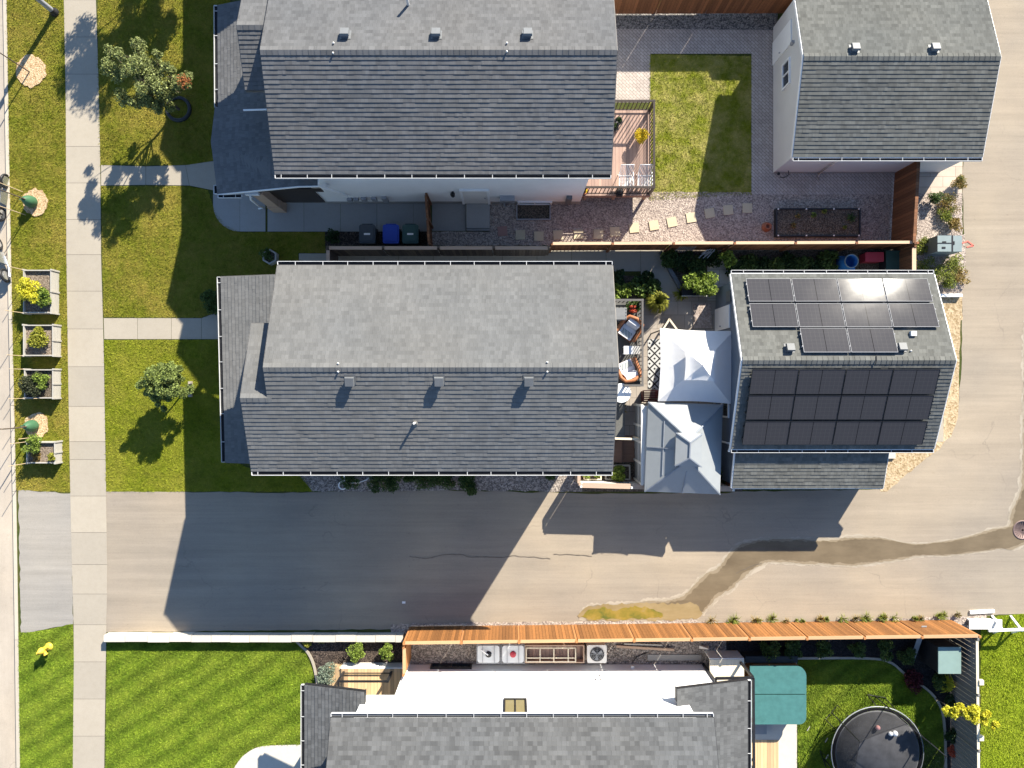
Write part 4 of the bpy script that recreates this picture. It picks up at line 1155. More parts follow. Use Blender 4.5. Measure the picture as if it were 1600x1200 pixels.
# ---------------- garage with solar panels
def solar_garage():
    e = 2.85; xl, xr = q(311.3), q(599.5); yN, yS = q(156.4), q(-92.3); yr = (yN + yS) / 2; R = 4.28; p = (R - e) / (yN - yr)
    t = thing('garage', 'detached garage covered with dark solar panels, beside the white canopy', 'garage', (q(455), q(30), 0), 'detached garages')
    m = MB(); slope_strips(m, (xl, yS, e), (xr, yS, e), (xl, yr, R), (xr, yr, R)); slope_strips(m, (xr, yN, e), (xl, yN, e), (xr, yr, R), (xl, yr, R))
    roof = m.build('roof', M['sh_garage'], t)
    m = MB(); ridge_cap(m, (xl, yr, R), (xr, yr, R), p); m.build('ridge_cap', M['sh_garage'], roof)
    m = MB()
    for A, B, o in (((xl, yS, e), (xl, yr, R), (-1, 0)), ((xl, yr, R), (xl, yN, e), (-1, 0)), ((xr, yS, e), (xr, yr, R), (1, 0)), ((xr, yr, R), (xr, yN, e), (1, 0)), ((xl, yS, e), (xr, yS, e), (0, -1)), ((xl, yN, e), (xr, yN, e), (0, 1))):
        fascia(m, A, B, .17, .04, o)
    m.build('fascia', M['white'], t)
    wx0, wx1, wS, wN = q(318), q(592), yS + .22, yN - .22
    m = MB(); gable_prism(m, wx0, wx1, wS, wN, yr, e + .0, e + .0, R - .09); m.build('wall', M['siding_blue'], t)
    gutter(t, (xr, yN, e), (xl, yN, e), (0, 1, 0), .85); gutter(t, (xl, yS, e), (xr, yS, e), (0, -1, 0), .85)
    # panels
    nN = Vector((0, p, 1)).normalized(); nS = Vector((0, -p, 1)).normalized()
    up_dir = Vector((0, -1, p)).normalized(); dn_dir = Vector((0, -1, -p)).normalized()
    def surf(y): return R - abs(y - yr) * p
    def panel(x, yc, south):
        n = nS if south else nN; v = (dn_dir if south else up_dir)        # v points down the picture along the slope
        u = Vector((1, 0, 0)); c = Vector((x, yc, surf(yc))) + n * .13
        hw, hh = .872, .505
        def P(a, b, k): return c + u * a + v * b + n * k
        m = MB(); f = .013
        for a0, a1, b0, b1 in ((-hw, hw, -hh, -hh + f), (-hw, hw, hh - f, hh), (-hw, -hw + f, -hh + f, hh - f), (hw - f, hw, -hh + f, hh - f)):
            m.hexa([P(a0, b1, -.03), P(a1, b1, -.03), P(a1, b0, -.03), P(a0, b0, -.03), P(a0, b1, .012), P(a1, b1, .012), P(a1, b0, .012), P(a0, b0, .012)])
        for a0 in (-hw - .03, hw + .005):
            for b0 in (-hh * .55, hh * .45):
                m.hexa([P(a0, b0 + .05, -.1), P(a0 + .03, b0 + .05, -.1), P(a0 + .03, b0, -.1), P(a0, b0, -.1), P(a0, b0 + .05, .02), P(a0 + .03, b0 + .05, .02), P(a0 + .03, b0, .02), P(a0, b0, .02)])
        g = MB()
        A = [P(-hw + f, hh - f, .004), P(hw - f, hh - f, .004), P(hw - f, -hh + f, .004), P(-hw + f, -hh + f, .004)]
        g.add(A, [[0, 1, 2, 3]], False, [[(0, 0), (1, 0), (1, 1), (0, 1)]])
        B = [k - n * .025 for k in A]; g.add(B, [[3, 2, 1, 0]], False, [[(0, 0)] * 4])
        s = g.build('solar_panel', M['solar'], t)
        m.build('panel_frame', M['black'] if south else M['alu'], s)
    def xy(px, py): 
        v = W(px, py, 3.5)
        for _ in range(4): v = W(px, py, surf(v.y) + .13)
        return v
    a = xy(1164.5, 435.75); b = xy(1448.75, 434); x0, pw = a.x, (b.x - a.x) / 4
    for r, py in enumerate((455, 494.3)):
        y = xy(1300, py).y
        for c in range(4): panel(x0 + pw * (c + .5), y, False)
    y = xy(1300, 533.5).y
    for c in (1, 2): panel(x0 + pw * (c + .5), y, False)
    a = xy(1175.5, 574.5); b = xy(1470.5, 574); x0, pw = a.x, (b.x - a.x) / 4
    for py in (594.4, 634.7, 674.6):
        y = xy(1300, py).y
        for c in range(4): panel(x0 + pw * (c + .5), y, True)
    for px, py in ((1235, 545), (1410, 544)): v = xy(px, py); box_vent(roof, v.x, v.y, surf(v.y) + .012, nN, M['vent'])
    v = xy(1428, 521); m = MB(); m.box((v.x - .1, v.y - .09, surf(v.y)), (v.x + .1, v.y + .09, surf(v.y) + .15)); m.build('junction_box', M['white'], roof)
    v = xy(1425, 548); anchor(roof, v.x, v.y, surf(v.y))
    m = MB(); a = xy(1371, 555); b = xy(1369, 572); m.tube([(a.x, a.y, surf(a.y) + .06), (b.x, yr, R + .06), (b.x, yr - .15, R + .0)], .018, 6); m.build('conduit', M['black'], roof)
    # side door and cabinet on the patio side
    m = MB(); m.box((wx0 - .05, q(82), .05), (wx0 - .004, q(116), 2.12)); d = m.build('door', M['white'], t)
    m = MB(); m.sphere((wx0 - .1, q(87), 1.0), .035, 6); m.build('handle', M['metal'], d)
    m = MB(); m.box((wx0 - .06, q(120), 1.75), (wx0 - .004, q(136), 2.3)); m.build('vent_grille', M['vent'], t)
    window(t, (wx0, q(-50)), (wx0, q(5)), (-1, 0), 1.0, 2.0)
    m = MB(); m.box((wx1 - .002, q(-75), .05), (wx1 + .04, q(75), 2.3)); m.build('garage_door', M['white'], t)
    m = MB(); x = xr - .5; m.tube([(xl - .06, yS - .1, e - .1), (wx0 - .06, wS - .06, e - .4), (wx0 - .06, wS - .06, .1)], .04, 8); m.build('downspout', M['white'], t)
    # lean-to along the lane
    a = W(1152, 702, 2.86); b = W(1380, 763, 2.2); y0 = wS - .002; h1 = 2.75
    m = MB(); slope_strips(m, (a.x, b.y, 2.2), (b.x, b.y, 2.2), (a.x, y0, h1), (b.x, y0, h1)); lr = m.build('lean_to_roof', M['sh_garage'], t)
    m = MB(); fascia(m, (a.x, b.y, 2.2), (a.x, y0, h1), .16, .04, (-1, 0)); fascia(m, (b.x, b.y, 2.2), (b.x, y0, h1), .16, .03, (1, 0)); fascia(m, (a.x, b.y, 2.2), (b.x, b.y, 2.2), .14, .03, (0, -1)); m.build('lean_to_trim', M['white'], t)
    m = MB(); x0, x1, yy = a.x + .1, b.x - .1, b.y + .12
    m.add([(x0, yy, 0), (x1, yy, 0), (x1, y0 - .01, 0), (x0, y0 - .01, 0), (x0, yy, 2.16), (x1, yy, 2.16), (x1, y0 - .01, 2.66), (x0, y0 - .01, 2.66)], [[3, 2, 1, 0], [4, 5, 6, 7], [0, 1, 5, 4], [1, 2, 6, 5], [2, 3, 7, 6], [3, 0, 4, 7]])
    m.build('lean_to_wall', M['siding_blue'], t)
solar_garage()

# ---------------- house beyond the top edge: only its shadow reaches the picture
def north_house():
    e, p = 5.8, .40
    xl, xr, yS, yN = q(-315), q(120), q(621), q(889); yr = (yS + yN) / 2; R = e + (yr - yS) * p
    xb, bS, bN = q(-345), q(621), q(779); br = (bS + bN) / 2; Rb = e + (br - bS) * p
    t = thing('house', 'grey roofed house just beyond the top edge that shades the upper lawn', 'house', (q(-90), yr, 0), 'houses of the row')
    m = MB(); slope_strips(m, (xl, yS, e), (xr, yS, e), (xl, yr, R), (xr, yr, R)); slope_strips(m, (xr, yN, e), (xl, yN, e), (xr, yr, R), (xl, yr, R))
    zb = e + (br - bS) * p; slope_strips(m, (xb, bS, e), (xl, bS, e), (xb, br, zb), (xl, br, zb)); slope_strips(m, (q(-300), bN, e), (xb, bN, e), (q(-300), br, Rb), (xb, br, Rb)); m.build('roof', M['sh_main'], t)
    m = MB(); gable_prism(m, q(-300), q(100), yS + .5, yN - .5, yr, e + .1, e + .1, R - .06); m.build('wall', M['siding_grey'], t)
    m = MB(); gable_prism(m, q(-332), q(-300) - .003, bS + .5, bN - .4, br, e + .1, e + .1, Rb - .06); m.build('front_wall', M['siding_grey'], t)
    m = MB(); slope_strips(m, (q(-412), q(880), 3.3), (q(-412), q(625), 3.3), (q(-305), q(880), 4.0), (q(-305), q(625), 4.0)); m.build('porch_roof', M['sh_main'], t)
    for y in (640, 750, 865): m = MB(); m.box((q(-408), q(y), 0), (q(-408) + .16, q(y) + .16, 3.2)); m.build('porch_post', M['offwhite'], t)
north_house()
def north_garage():
    e, p = 2.7, .31; xl, xr, yS, yN = q(396), q(672), q(609), q(845); yr = (yS + yN) / 2; R = e + (yr - yS) * p
    t = thing('garage', 'garage just beyond the top edge that shades the back lawn corner', 'garage', (q(540), yr, 0), 'detached garages')
    m = MB(); slope_strips(m, (xl, yS, e), (xr, yS, e), (xl, yr, R), (xr, yr, R)); slope_strips(m, (xr, yN, e), (xl, yN, e), (xr, yr, R), (xl, yr, R)); m.build('roof', M['sh_garage'], t)
    m = MB(); gable_prism(m, xl + .2, xr - .2, yS + .4, yN - .4, yr, e + .06, e + .06, R - .06); m.build('wall', M['siding_grey'], t)
north_garage()

# ---------------- white house at the bottom edge
def bottom_house():
    e, p = 5.8, 0.40
    xl, xr = q(-231), q(257); yN = q(-425); yr = q(-545); R = e + (yN - yr) * p; yS = q(-665)
    t = thing('house', 'bright white house with patchy grey shingles along the bottom edge, behind the orange fence', 'house', (q(20), q(-540), 0), 'houses of the row')
    m = MB()
    slope_strips(m, (xr, yN, e), (xl, yN, e), (xr, yr, R), (xl, yr, R)); slope_strips(m, (xl, yS, e), (xr, yS, e), (xl, yr, R), (xr, yr, R))
    roof = m.build('roof', M['sh_bottom'], t)
    m = MB(); ridge_cap(m, (xl, yr, R), (xr, yr, R), p); m.build('ridge_cap', M['sh_bottom'], roof)
    m = MB()
    for A, B, o in (((xl, yS, e), (xl, yr, R), (-1, 0)), ((xl, yr, R), (xl, yN, e), (-1, 0)), ((xr, yS, e), (xr, yr, R), (1, 0)), ((xr, yr, R), (xr, yN, e), (1, 0)), ((xl, yN, e), (xr, yN, e), (0, 1))):
        fascia(m, A, B, .18, .025, o)
    m.build('fascia', M['vent_dark'], t)
    gutter(t, (xr, yN, e), (xl, yN, e), (0, 1, 0), bed='vent_light')
    wy = q(-438); wz = e + (yN - wy) * p - .07
    m = MB(); gable_prism(m, q(-165), q(297 - 55), yS + .4, wy, yr, wz, wz, R - .08); m.build('wall', M['siding_white'], t)
    m = MB(); m.box((q(-208), yS + .5, 3.1), (q(-165) - .002, wy, 5.75)); m.build('upper_wall', M['siding_white'], t)
    # ground floor bump-out towards the back yard
    m = MB(); m.box((q(297 - 55) + .002, yS + .5, 0), (q(297), wy - .0, 3.4)); m.build('rear_wall', M['siding_white'], t)
    m = MB(); m.bar((q(297) + .03, wy + .03, 0), (q(297) + .03, wy + .03, 3.35), .1); m.build('corner_trim', M['black'], t)
    window(t, (W(787, 1092, 3.5).x, wy), (W(823, 1092, 3.5).x, wy), (0, 1), 3.5, 4.9, 1, M['black'], M['pane_tan'])
    window(t, (q(-126), wy), (q(-62), wy), (0, 1), .03, .55, 1, M['black'])
    m = MB()
    for px, py, h in ((940, 1057, 1.3), (934, 1068, 1.7), (942, 1069, 1.7), (988, 1037, .4)):
        v = W(px, py, h); m.box((v.x - .07, wy + .001, h - .08), (v.x + .07, wy + .1, h + .06))
    m.build('wall_vent', M['offwhite'], t)
    m = MB(); m.tube([(q(-160), wy + .06, .1), (q(-160), wy + .06, 5.4)], .04, 8); m.build('downspout', M['white'], t)
    # front and rear shed roofs at porch height
    m = MB()
    A = W(476, 1070, 3.3); B = W(569, 1080, 3.95); y1 = A.y; y2 = q(-700)
    xe = B.x
    slope_strips(m, (A.x, y1, 3.3), (A.x, y2, 3.3), (xe, y1, 3.95), (xe, y2, 3.95)); m.build('porch_roof', M['sh_bottom'], t)
    gutter(t, (A.x, y1, 3.3), (A.x, y2, 3.3), (-1, 0, 0), 1.0)
    m = MB(); fascia(m, (A.x, y1, 3.3), (xe, y1, 3.95), .16, .025, (0, 1)); fascia(m, (xe, y1, 3.95), (xe, y1 - .5, 3.95), .3, .025, (1, 0)); m.build('porch_fascia', M['black'], t)
    m = MB()
    C = W(1168, 1063, 3.3); D = W(1058, 1075, 4.1)
    fascia(m, (C.x, C.y, 3.3), (D.x, C.y, 4.1), .16, .025, (0, 1)); fascia(m, (D.x, C.y, 4.1), (D.x, C.y - .5, 4.1), .3, .025, (-1, 0)); m.build('porch_fascia', M['black'], t)
    m = MB(); slope_strips(m, (C.x, y2, 3.3), (C.x, C.y, 3.3), (D.x, y2, 4.1), (D.x, C.y, 4.1)); m.build('rear_porch_roof', M['sh_bottom'], t)
    gutter(t, (C.x, y2, 3.3), (C.x, C.y, 3.3), (1, 0, 0), 1.0)
    m = MB(); m.box((q(-280), q(-500), 0), (q(-165) - .01, q(-700), 2.9)); m.build('front_wall', M['siding_grey'], t)
bottom_house()

# ================================================================== fences
def fence_run(root, a, b, h, side, mat, capmat, postmat, panel=2.4, z0=0.05, cap=0.09, board=0.135, gap=0.006, edge=None, tb=0.022):
    """board fence from a to b (xy); boards on the side `side` (unit vector); each panel, post and cap is a part"""
    a = Vector((a[0], a[1], 0)); b = Vector((b[0], b[1], 0)); d = (b - a).normalized(); L = (b - a).length
    s = Vector((side[0], side[1], 0)); n = max(1, round(L / panel)); Z = Vector((0, 0, 1))
    r = random.Random(int(abs(a.x * 31 + a.y * 7)))
    for i in range(n + 1):
        c = a + d * (L * i / n); m = MB()
        P = [c + d * x + s * y for x, y in ((-.045, -.045), (.045, -.045), (.045, .045), (-.045, .045))]
        m.hexa(P + [k + Z * (h + .03) for k in P]); m.build('post', postmat, root)
    for i in range(n):
        s0, s1 = L * i / n + .05, L * (i + 1) / n - .05
        m = MB(); x = s0
        while x < s1 - .02:
            w = min(board, s1 - x); hz = h - .04 + r.uniform(-.006, .006); o = .05 + r.uniform(0, .004)
            P = [a + d * x + s * o, a + d * (x + w - gap) + s * o, a + d * (x + w - gap) + s * (o + tb), a + d * x + s * (o + tb)]
            m.hexa([k + Z * z0 for k in P] + [k + Z * hz for k in P]); x += w
        for zz in (.3, h - .3):
            P = [a + d * s0 + s * .012, a + d * s1 + s * .012, a + d * s1 + s * .048, a + d * s0 + s * .048]
            m.hexa([k + Z * zz for k in P] + [k + Z * (zz + .09) for k in P])
        pn = m.build('panel', mat, root)
        if edge:  # pale strips paint sunlight onto the board edges
            m = MB(); x = s0
            while x < s1 - .02:
                P = [a + d * (x - .004) + s * .05, a + d * (x - .001) + s * .05, a + d * (x - .001) + s * (.05 + tb), a + d * (x - .004) + s * (.05 + tb)]
                m.hexa([k + Z * (z0 + .01) for k in P] + [k + Z * (h - .06) for k in P]); x += board
            m.build('painted_sunlit_edge', edge, pn)
        m = MB(); c0, c1 = s0 + .004, s1 - .004
        P = [a + d * c0 - s * (cap * .35), a + d * c1 - s * (cap * .35), a + d * c1 + s * (cap * .85 + .02), a + d * c0 + s * (cap * .85 + .02)]
        m.hexa([k + Z * (h - .028) for k in P] + [k + Z * h for k in P]); m.build('cap', capmat, root)

def F2(px, py, h): return W(px, py, h)[:2]
# orange cedar fence along the lane (boards face the lane)
t = thing('fence', 'orange cedar board fence of many panels along the lane, in front of the white house', 'fence', W(1080, 990))
HF = 1.95
fence_run(t, F2(631, 1006, HF), F2(1531, 995, HF), HF, (0, 1), M['cedar_board'], M['cedar_cap'], M['cedar_post'], z0=.06)
t = thing('fence', 'short brown fence return at the left end of the orange fence', 'fence', W(630, 1030))
fence_run(t, F2(630, 1012, 1.9), F2(630, 1056, 1.9), 1.85, (1, 0), M['cedar_post'], M['cedar_cap'], M['cedar_post'], panel=1.3)
# charcoal fence with cream cap
t = thing('fence', 'charcoal slatted fence with cream cap and pale strips painted as sunlit slits, right of the trampoline', 'fence', W(1505, 1100))
fence_run(t, F2(1528, 999, 1.8), F2(1531, 1260, 1.8), 1.8, (-1, 0), M['grey_fence'], M['cream_wood'], M['grey_fence'], cap=.07, board=.2, gap=.021, tb=.035, edge=M['cream_wood'])
m = MB()
for py in (1066, 1153): v = W(1530, py, 1.8); m.box((v.x - .02, v.y - .1, 1.72), (v.x + .16, v.y + .1, 1.86))
m.build('post_cap', M['cream_wood'], t)
# fence between the two yards
t = thing('fence', 'long brown board fence with pale cap between the two yards', 'fence', W(1000, 392))
fence_run(t, F2(862, 381.5, 1.75), F2(1434, 379.5, 1.75), 1.75, (0, 1), M['brown_fence'], M['fence_cap'], M['brown_fence'], cap=.08)
t = thing('fence', 'shaded brown board fence with one closed end, between the wheelie bins and the grey roof', 'fence', W(690, 395))
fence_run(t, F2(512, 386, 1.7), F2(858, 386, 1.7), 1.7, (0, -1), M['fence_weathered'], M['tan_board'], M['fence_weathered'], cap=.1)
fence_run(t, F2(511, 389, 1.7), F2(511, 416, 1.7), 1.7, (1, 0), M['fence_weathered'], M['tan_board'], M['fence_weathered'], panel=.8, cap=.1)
t = thing('gate', 'narrow brown timber gate across the side walk right of the green bin', 'gate', W(670, 345))
fence_run(t, F2(666, 303, 1.75), F2(671, 380, 1.75), 1.75, (-1, 0), M['brown_fence_y'], M['brown_fence_y'], M['brown_fence_y'], panel=1.1, cap=.06)
t = thing('fence', 'tall reddish brown fence below the pale garage', 'fence', W(1405, 310))
fence_run(t, F2(1437, 251, 1.85), F2(1430, 380, 1.85), 1.85, (-1, 0), M['brown_fence_y'], M['brown_fence_y'], M['brown_fence_y'], gap=.008)
t = thing('fence', 'short brown fence beside the grey green utility box and the red tote', 'fence', W(1425, 405))
fence_run(t, F2(1430, 385, 1.75), F2(1430, 437, 1.75), 1.75, (-1, 0), M['brown_fence_y'], M['fence_cap'], M['brown_fence_y'], panel=1.6, cap=.12)
t = thing('fence', 'brown board fence along the top edge above the dark gravel strip', 'fence', W(1100, 20))
fence_run(t, tuple(W(945, 20, 0)[:2]), tuple(W(1255, 19, 0)[:2]), 1.8, (0, -1), M['brown_fence'], M['fence_cap'], M['brown_fence'])
# lane fence by the gazebo
t = thing('fence', 'low fence with orange cap and white inner boards beside the raised beds and the lane', 'fence', W(950, 750))
HL = 1.62
fence_run(t, F2(908, 760, HL), F2(1146, 766, HL), HL, (0, 1), M['offwhite'], M['tan_board'], M['offwhite'], cap=.16)
t = thing('fence', 'short tan fence return left of the raised beds by the lane', 'fence', W(902, 742))
fence_run(t, F2(906, 737, HL), F2(906, 757, HL), HL, (-1, 0), M['tan_board'], M['tan_board'], M['tan_board'], panel=.8)
t = thing('fence', 'dark timber fence between the steel gazebo and the solar garage', 'fence', W(1140, 720))
fence_run(t, F2(1147, 690, 1.6), F2(1149, 762, 1.6), 1.6, (-1, 0), M['brown_fence_y'], M['weathered'], M['brown_fence_y'], panel=1.1)
# white kerb wall of the bottom lawn
m = MB(); x = 170.0
while x < 632:
    w = rnd.uniform(29, 36); a, b = W(x, 988, 0), W(min(x + w, 632) - .5, 998, 0); j = rnd.uniform(-.012, .012)
    m.box((a.x, a.y + j, 0), (b.x, b.y + j, .40 + rnd.uniform(-.01, .01))); x += w
m.build('retaining_wall', M['concrete_pale'], None, 'low white concrete block wall between the lane and the striped lawn', 'wall')
# edging curves
def edging(pts, name, label, w=.1, h=.07, mat=None):
    m = MB(); P = [W(x, y) for x, y in smooth_line(pts, 2)]
    for a, b in zip(P, P[1:]):
        d = (b - a).normalized(); n = Vector((-d.y, d.x, 0)) * w / 2; Z = Vector((0, 0, h))
        m.hexa([a - n, b - n, b + n, a + n, a - n + Z, b - n + Z, b + n + Z, a + n + Z])
    m.build(name, mat or M['concrete'], None, label, 'edging')
edging([(457, 994), (470, 1008), (482, 1018), (492, 1040), (496, 1070)], 'lawn_edging', 'curved concrete edging between the striped lawn and brown mulch')
edging([(1242, 1028), (1350, 1027), (1390, 1031), (1415, 1055), (1440, 1070), (1463, 1090), (1476, 1122), (1477, 1230)], 'lawn_edging', 'curved concrete edging around the trampoline lawn')

# ================================================================== decks
def railing(root, pts, z, h, mat, gap=.155, posts=True, name='railing'):
    m = MB()
    for a, b in zip(pts, pts[1:]):
        a = Vector((a[0], a[1], z)); b = Vector((b[0], b[1], z)); d = b - a; L = d.length; d.normalize(); Z = Vector((0, 0, 1))
        m.bar(a + Z * h, b + Z * h, .08, .05); m.bar(a + Z * .1, b + Z * .1, .04, .035)
        n = int(L / gap)
        for i in range(1, n): 
            c = a + d * (L * i / n); m.bar(c + Z * .1, c + Z * (h - .02), .03)
    o = m.build(name, mat, root)
    m = MB()
    for p in pts: m.box((p[0] - .045, p[1] - .045, z - .3), (p[0] + .045, p[1] + .045, z + h + .03))
    m.build('railing_post', mat, o)
# neighbour deck
zd = 1.0
t = thing('deck', 'mauve board deck with dark railing behind the charcoal roofed house', 'deck', (q(155), q(350), 0), 'back decks')
x0, x1, y0, y1 = q(106), q(209), q(286), q(415)
m = MB(); m.box((x0, y0, zd - .05), (x1, y1, zd)); m.build('floor', M['deck_mauve'], t)
m = MB(); m.box((x0, y0 - .03, zd - .3), (x1 + .03, y0 - .002, zd - .003)); m.box((x1 + .002, y0, zd - .3), (x1 + .03, y1, zd - .003)); m.build('skirt', M['deck_mauve'], t)
m = MB()
for x in (x0 + .2, (x0 + x1) / 2, x1 - .1):
    for y in (y0 + .1, y1 - .1): m.box((x - .05, y - .05, 0), (x + .05, y + .05, zd - .06))
m.build('support_post', M['tan_board'], t)
railing(t, [(x0 + .1, y1 - .04), (x1 - .04, y1 - .04), (x1 - .04, y0 + .04), (x0 - .25 + .3, y0 + .04)], zd, 1.05, M['dark_rail'])
# centre house deck
zc = .75
t = thing('deck', 'grey deck with white edged railing and brown steps behind the grey roofed house', 'deck', (q(150), q(40), 0), 'back decks')
m = MB(); m.box((q(106), q(-4), zc - .05), (q(196), q(127), zc)); m.box((q(106), q(-84), zc - .05), (q(172), q(-4) - .002, zc)); m.build('floor', M['deck_grey'], t)
railing(t, [(q(107), q(124)), (q(192.5), q(124)), (q(192.5), q(-2)), (q(168), q(-2))], zc, 1.0, M['grey_rail'], gap=.16)
m = MB()
for i in range(4): m.box((q(112 + 20 * i), q(-122), zc - .18 * (i + 0) - .26), (q(131 + 20 * i), q(-80), zc - .18 * i - .2))
m.build('stair', M['stair_brown'], t)
m = MB()
for k in range(1): m.bar((q(128), q(-80), zc), (q(128), q(-80), zc + .95), .07); m.bar((q(128), q(-80), zc + .93), (q(190), q(-82), zc + .75), .08)
m.bar((q(190), q(-82), 0), (q(190), q(-82), zc + .75), .07)
m.build('handrail', M['cream_wood'], t)
# tan front deck of the white house
t = thing('deck', 'small tan front deck with dark rails at the left corner of the white house', 'deck', (q(-230), q(-455), 0))
m = MB(); m.box((q(-262), q(-520), .5), (q(-166), q(-437), .58)); m.build('floor', M['deck_tan'], t)
m = MB(); m.box((q(-263), q(-437) + .002, 0), (q(-166), q(-437) + .05, .57)); m.build('skirt', M['offwhite'], t)
railing(t, [(q(-258), q(-500)), (q(-258), q(-442)), (q(-185), q(-442))], .58, .95, M['black'], gap=2.0)
m = MB(); m.box((q(-283), q(-520), .0), (q(-262) - .002, q(-437), .45)); m.build('step', M['deck_tan'], t)
# rear deck of the white house
t = thing('deck', 'white edged rear deck between the white house and the hot tub', 'deck', (q(320), q(-430), 0))
m = MB(); m.box((q(300), q(-520), .85), (q(352), q(-418), .92)); m.build('floor', M['cream_wood'], t)
m = MB(); m.box((q(300), q(-418) + .002, 0), (q(352), q(-418) + .05, .9)); m.build('skirt', M['offwhite'], t)

# black metal pergola behind the white house
t = thing('pergola', 'black metal pergola frame beside the hot tub and rear wall', 'pergola', (q(330), q(-520), 0))
hp = 2.5; a = W(1118, 1060, hp); b = W(1177, 1059, hp); c = W(1178, 1205, hp); d = W(1118, 1205, hp)
m = MB(); m.bar(a, b, .09); m.bar(b, c, .09); m.bar(c, d, .09); m.bar(d, a, .09); m.build('roof_beam', M['black'], t)
for v in (b, c): 
    m = MB(); m.bar((v.x, v.y, 0), (v.x, v.y, hp - .05), .09); m.bar((v.x, v.y, hp - .6), (v.x, v.y - .5 if v is b else v.y + .5, hp - .05), .05); m.build('post', M['black'], t)
m = MB(); v = W(1178, 1130, hp); m.bar((v.x, v.y, 0), (v.x, v.y, hp - .05), .08); m.build('post', M['black'], t)
# hot tub
t = thing('hot_tub', 'square hot tub under a teal folding cover', 'hot tub', (q(380), q(-440), 0))
zt = .9; a = W(1172, 1041, zt); b = W(1260, 1132, zt)
def rrect(x0, y0, x1, y1, r, corners=(1, 1, 1, 1), n=6):
    P = []
    for (cx, cy, a0, on) in ((x1 - r, y1 - r, 0, corners[0]), (x0 + r, y1 - r, 90, corners[1]), (x0 + r, y0 + r, 180, corners[2]), (x1 - r, y0 + r, 270, corners[3])):
        if on: P += [(cx + r * math.cos(math.radians(a0 + 90 * i / n)), cy + r * math.sin(math.radians(a0 + 90 * i / n))) for i in range(n + 1)]
        else: P.append((cx + (r if a0 in (0, 270) else -r), cy + (r if a0 in (0, 90) else -r)))
    return P
my = (a.y + b.y) / 2 + .04
m = MB(); m.prism(rrect(a.x + .06, b.y + .06, b.x - .06, a.y - .06, .3), 0, .78); m.build('tub_shell', M['cedar_post'], t)
m = MB(); m.prism(rrect(a.x, my + .02, b.x, a.y, .42, (1, 0, 0, 0)), .79, .9); m.prism(rrect(a.x, b.y, b.x, my - .025, .3, (0, 0, 0, 1)), .79, .895); m.build('cover', M['teal_cover'], t)
m = MB(); m.box((a.x - .1, a.y + .03, 0), (b.x - .25, a.y + .3, .6)); m.build('tub_step', M['vent_dark'], t)
m = MB(); m.box((a.x, b.y - .75, 0), (a.x + .95, b.y - .1, .2)); m.build('storage_box', M['grey_panel'], None, 'low grey slatted step beside the hot tub, below the teal cover', 'step')

m = MB(); a, b = W(1173, 1156), W(1216, 1240); m.box((a.x, b.y, .012), (b.x, a.y, .03)); m.build('outdoor_mat', M['deck_tan'], None, 'tan board mat on the pale patio below the hot tub', 'mat')
# ================================================================== canopy, gazebo, screen
def canopy():
    h = 2.2; C = [W(1031, 512.5, h), W(1146.5, 517, h), W(1142, 631, h), W(1028, 627, h)]
    t = thing('canopy_tent', 'white two tier fabric canopy on the patio beside the solar garage', 'canopy', W(1090, 575))
    ctr = sum(C, Vector()) / 4; pk = Vector((ctr.x, ctr.y, 2.86))
    def tier(C, top, ztop, hole, sag, n=12, zsag=.05):
        m = MB()
        for i in range(4):
            a, b = C[i], C[(i + 1) % 4]; ta, tb = top[i], top[(i + 1) % 4]
            grid = []
            for j in range(9):
                v = j / 8; row = []
                for k in range(n + 1):
                    u = k / n; e = a.lerp(b, u); inward = (ctr - e); inward.z = 0; inward.normalize()
                    e = e + inward * sag * 4 * u * (1 - u) * (1 - v) + Vector((0, 0, zsag * 4 * u * (1 - u) * (1 - v)))
                    q_ = ta.lerp(tb, u); p = e.lerp(q_, v); p.z -= .05 * math.sin(math.pi * v)
                    row.append(p)
                grid.append(row)
            pts = [p for r in grid for p in r]; N = n + 1
            m.add(pts, [[j * N + k, j * N + k + 1, (j + 1) * N + k + 1, (j + 1) * N + k] for j in range(8) for k in range(n)], True)
        return m
    def sq(r, z): return [ctr + Vector((-r, r, z - ctr.z)), ctr + Vector((r, r, z - ctr.z)), ctr + Vector((r, -r, z - ctr.z)), ctr + Vector((-r, -r, z - ctr.z))]
    rot = [(c - ctr).normalized() for c in C]
    top = [ctr + Vector((r.x, r.y, 0)) * .5 + Vector((0, 0, 2.86 - ctr.z)) for r in rot]
    tier(C, top, 3.0, True, .055).build('canopy', M['canopy_white'], t)
    C2 = [ctr + Vector((r.x, r.y, 0)) * .85 + Vector((0, 0, 2.90 - ctr.z)) for r in rot]
    top2 = [ctr + Vector((r.x, r.y, 0)) * .02 + Vector((0, 0, 3.3 - ctr.z)) for r in rot]
    tier(C2, top2, 3.4, True, .03, 8, .0).build('vent_canopy', M['canopy_white'], t)
    for c in C:
        p = c.lerp(ctr, .05); m = MB(); m.tube([(p.x, p.y, 0.02), (p.x, p.y, 2.18)], .028, 8); m.build('leg', M['vent_dark'], t)
canopy()

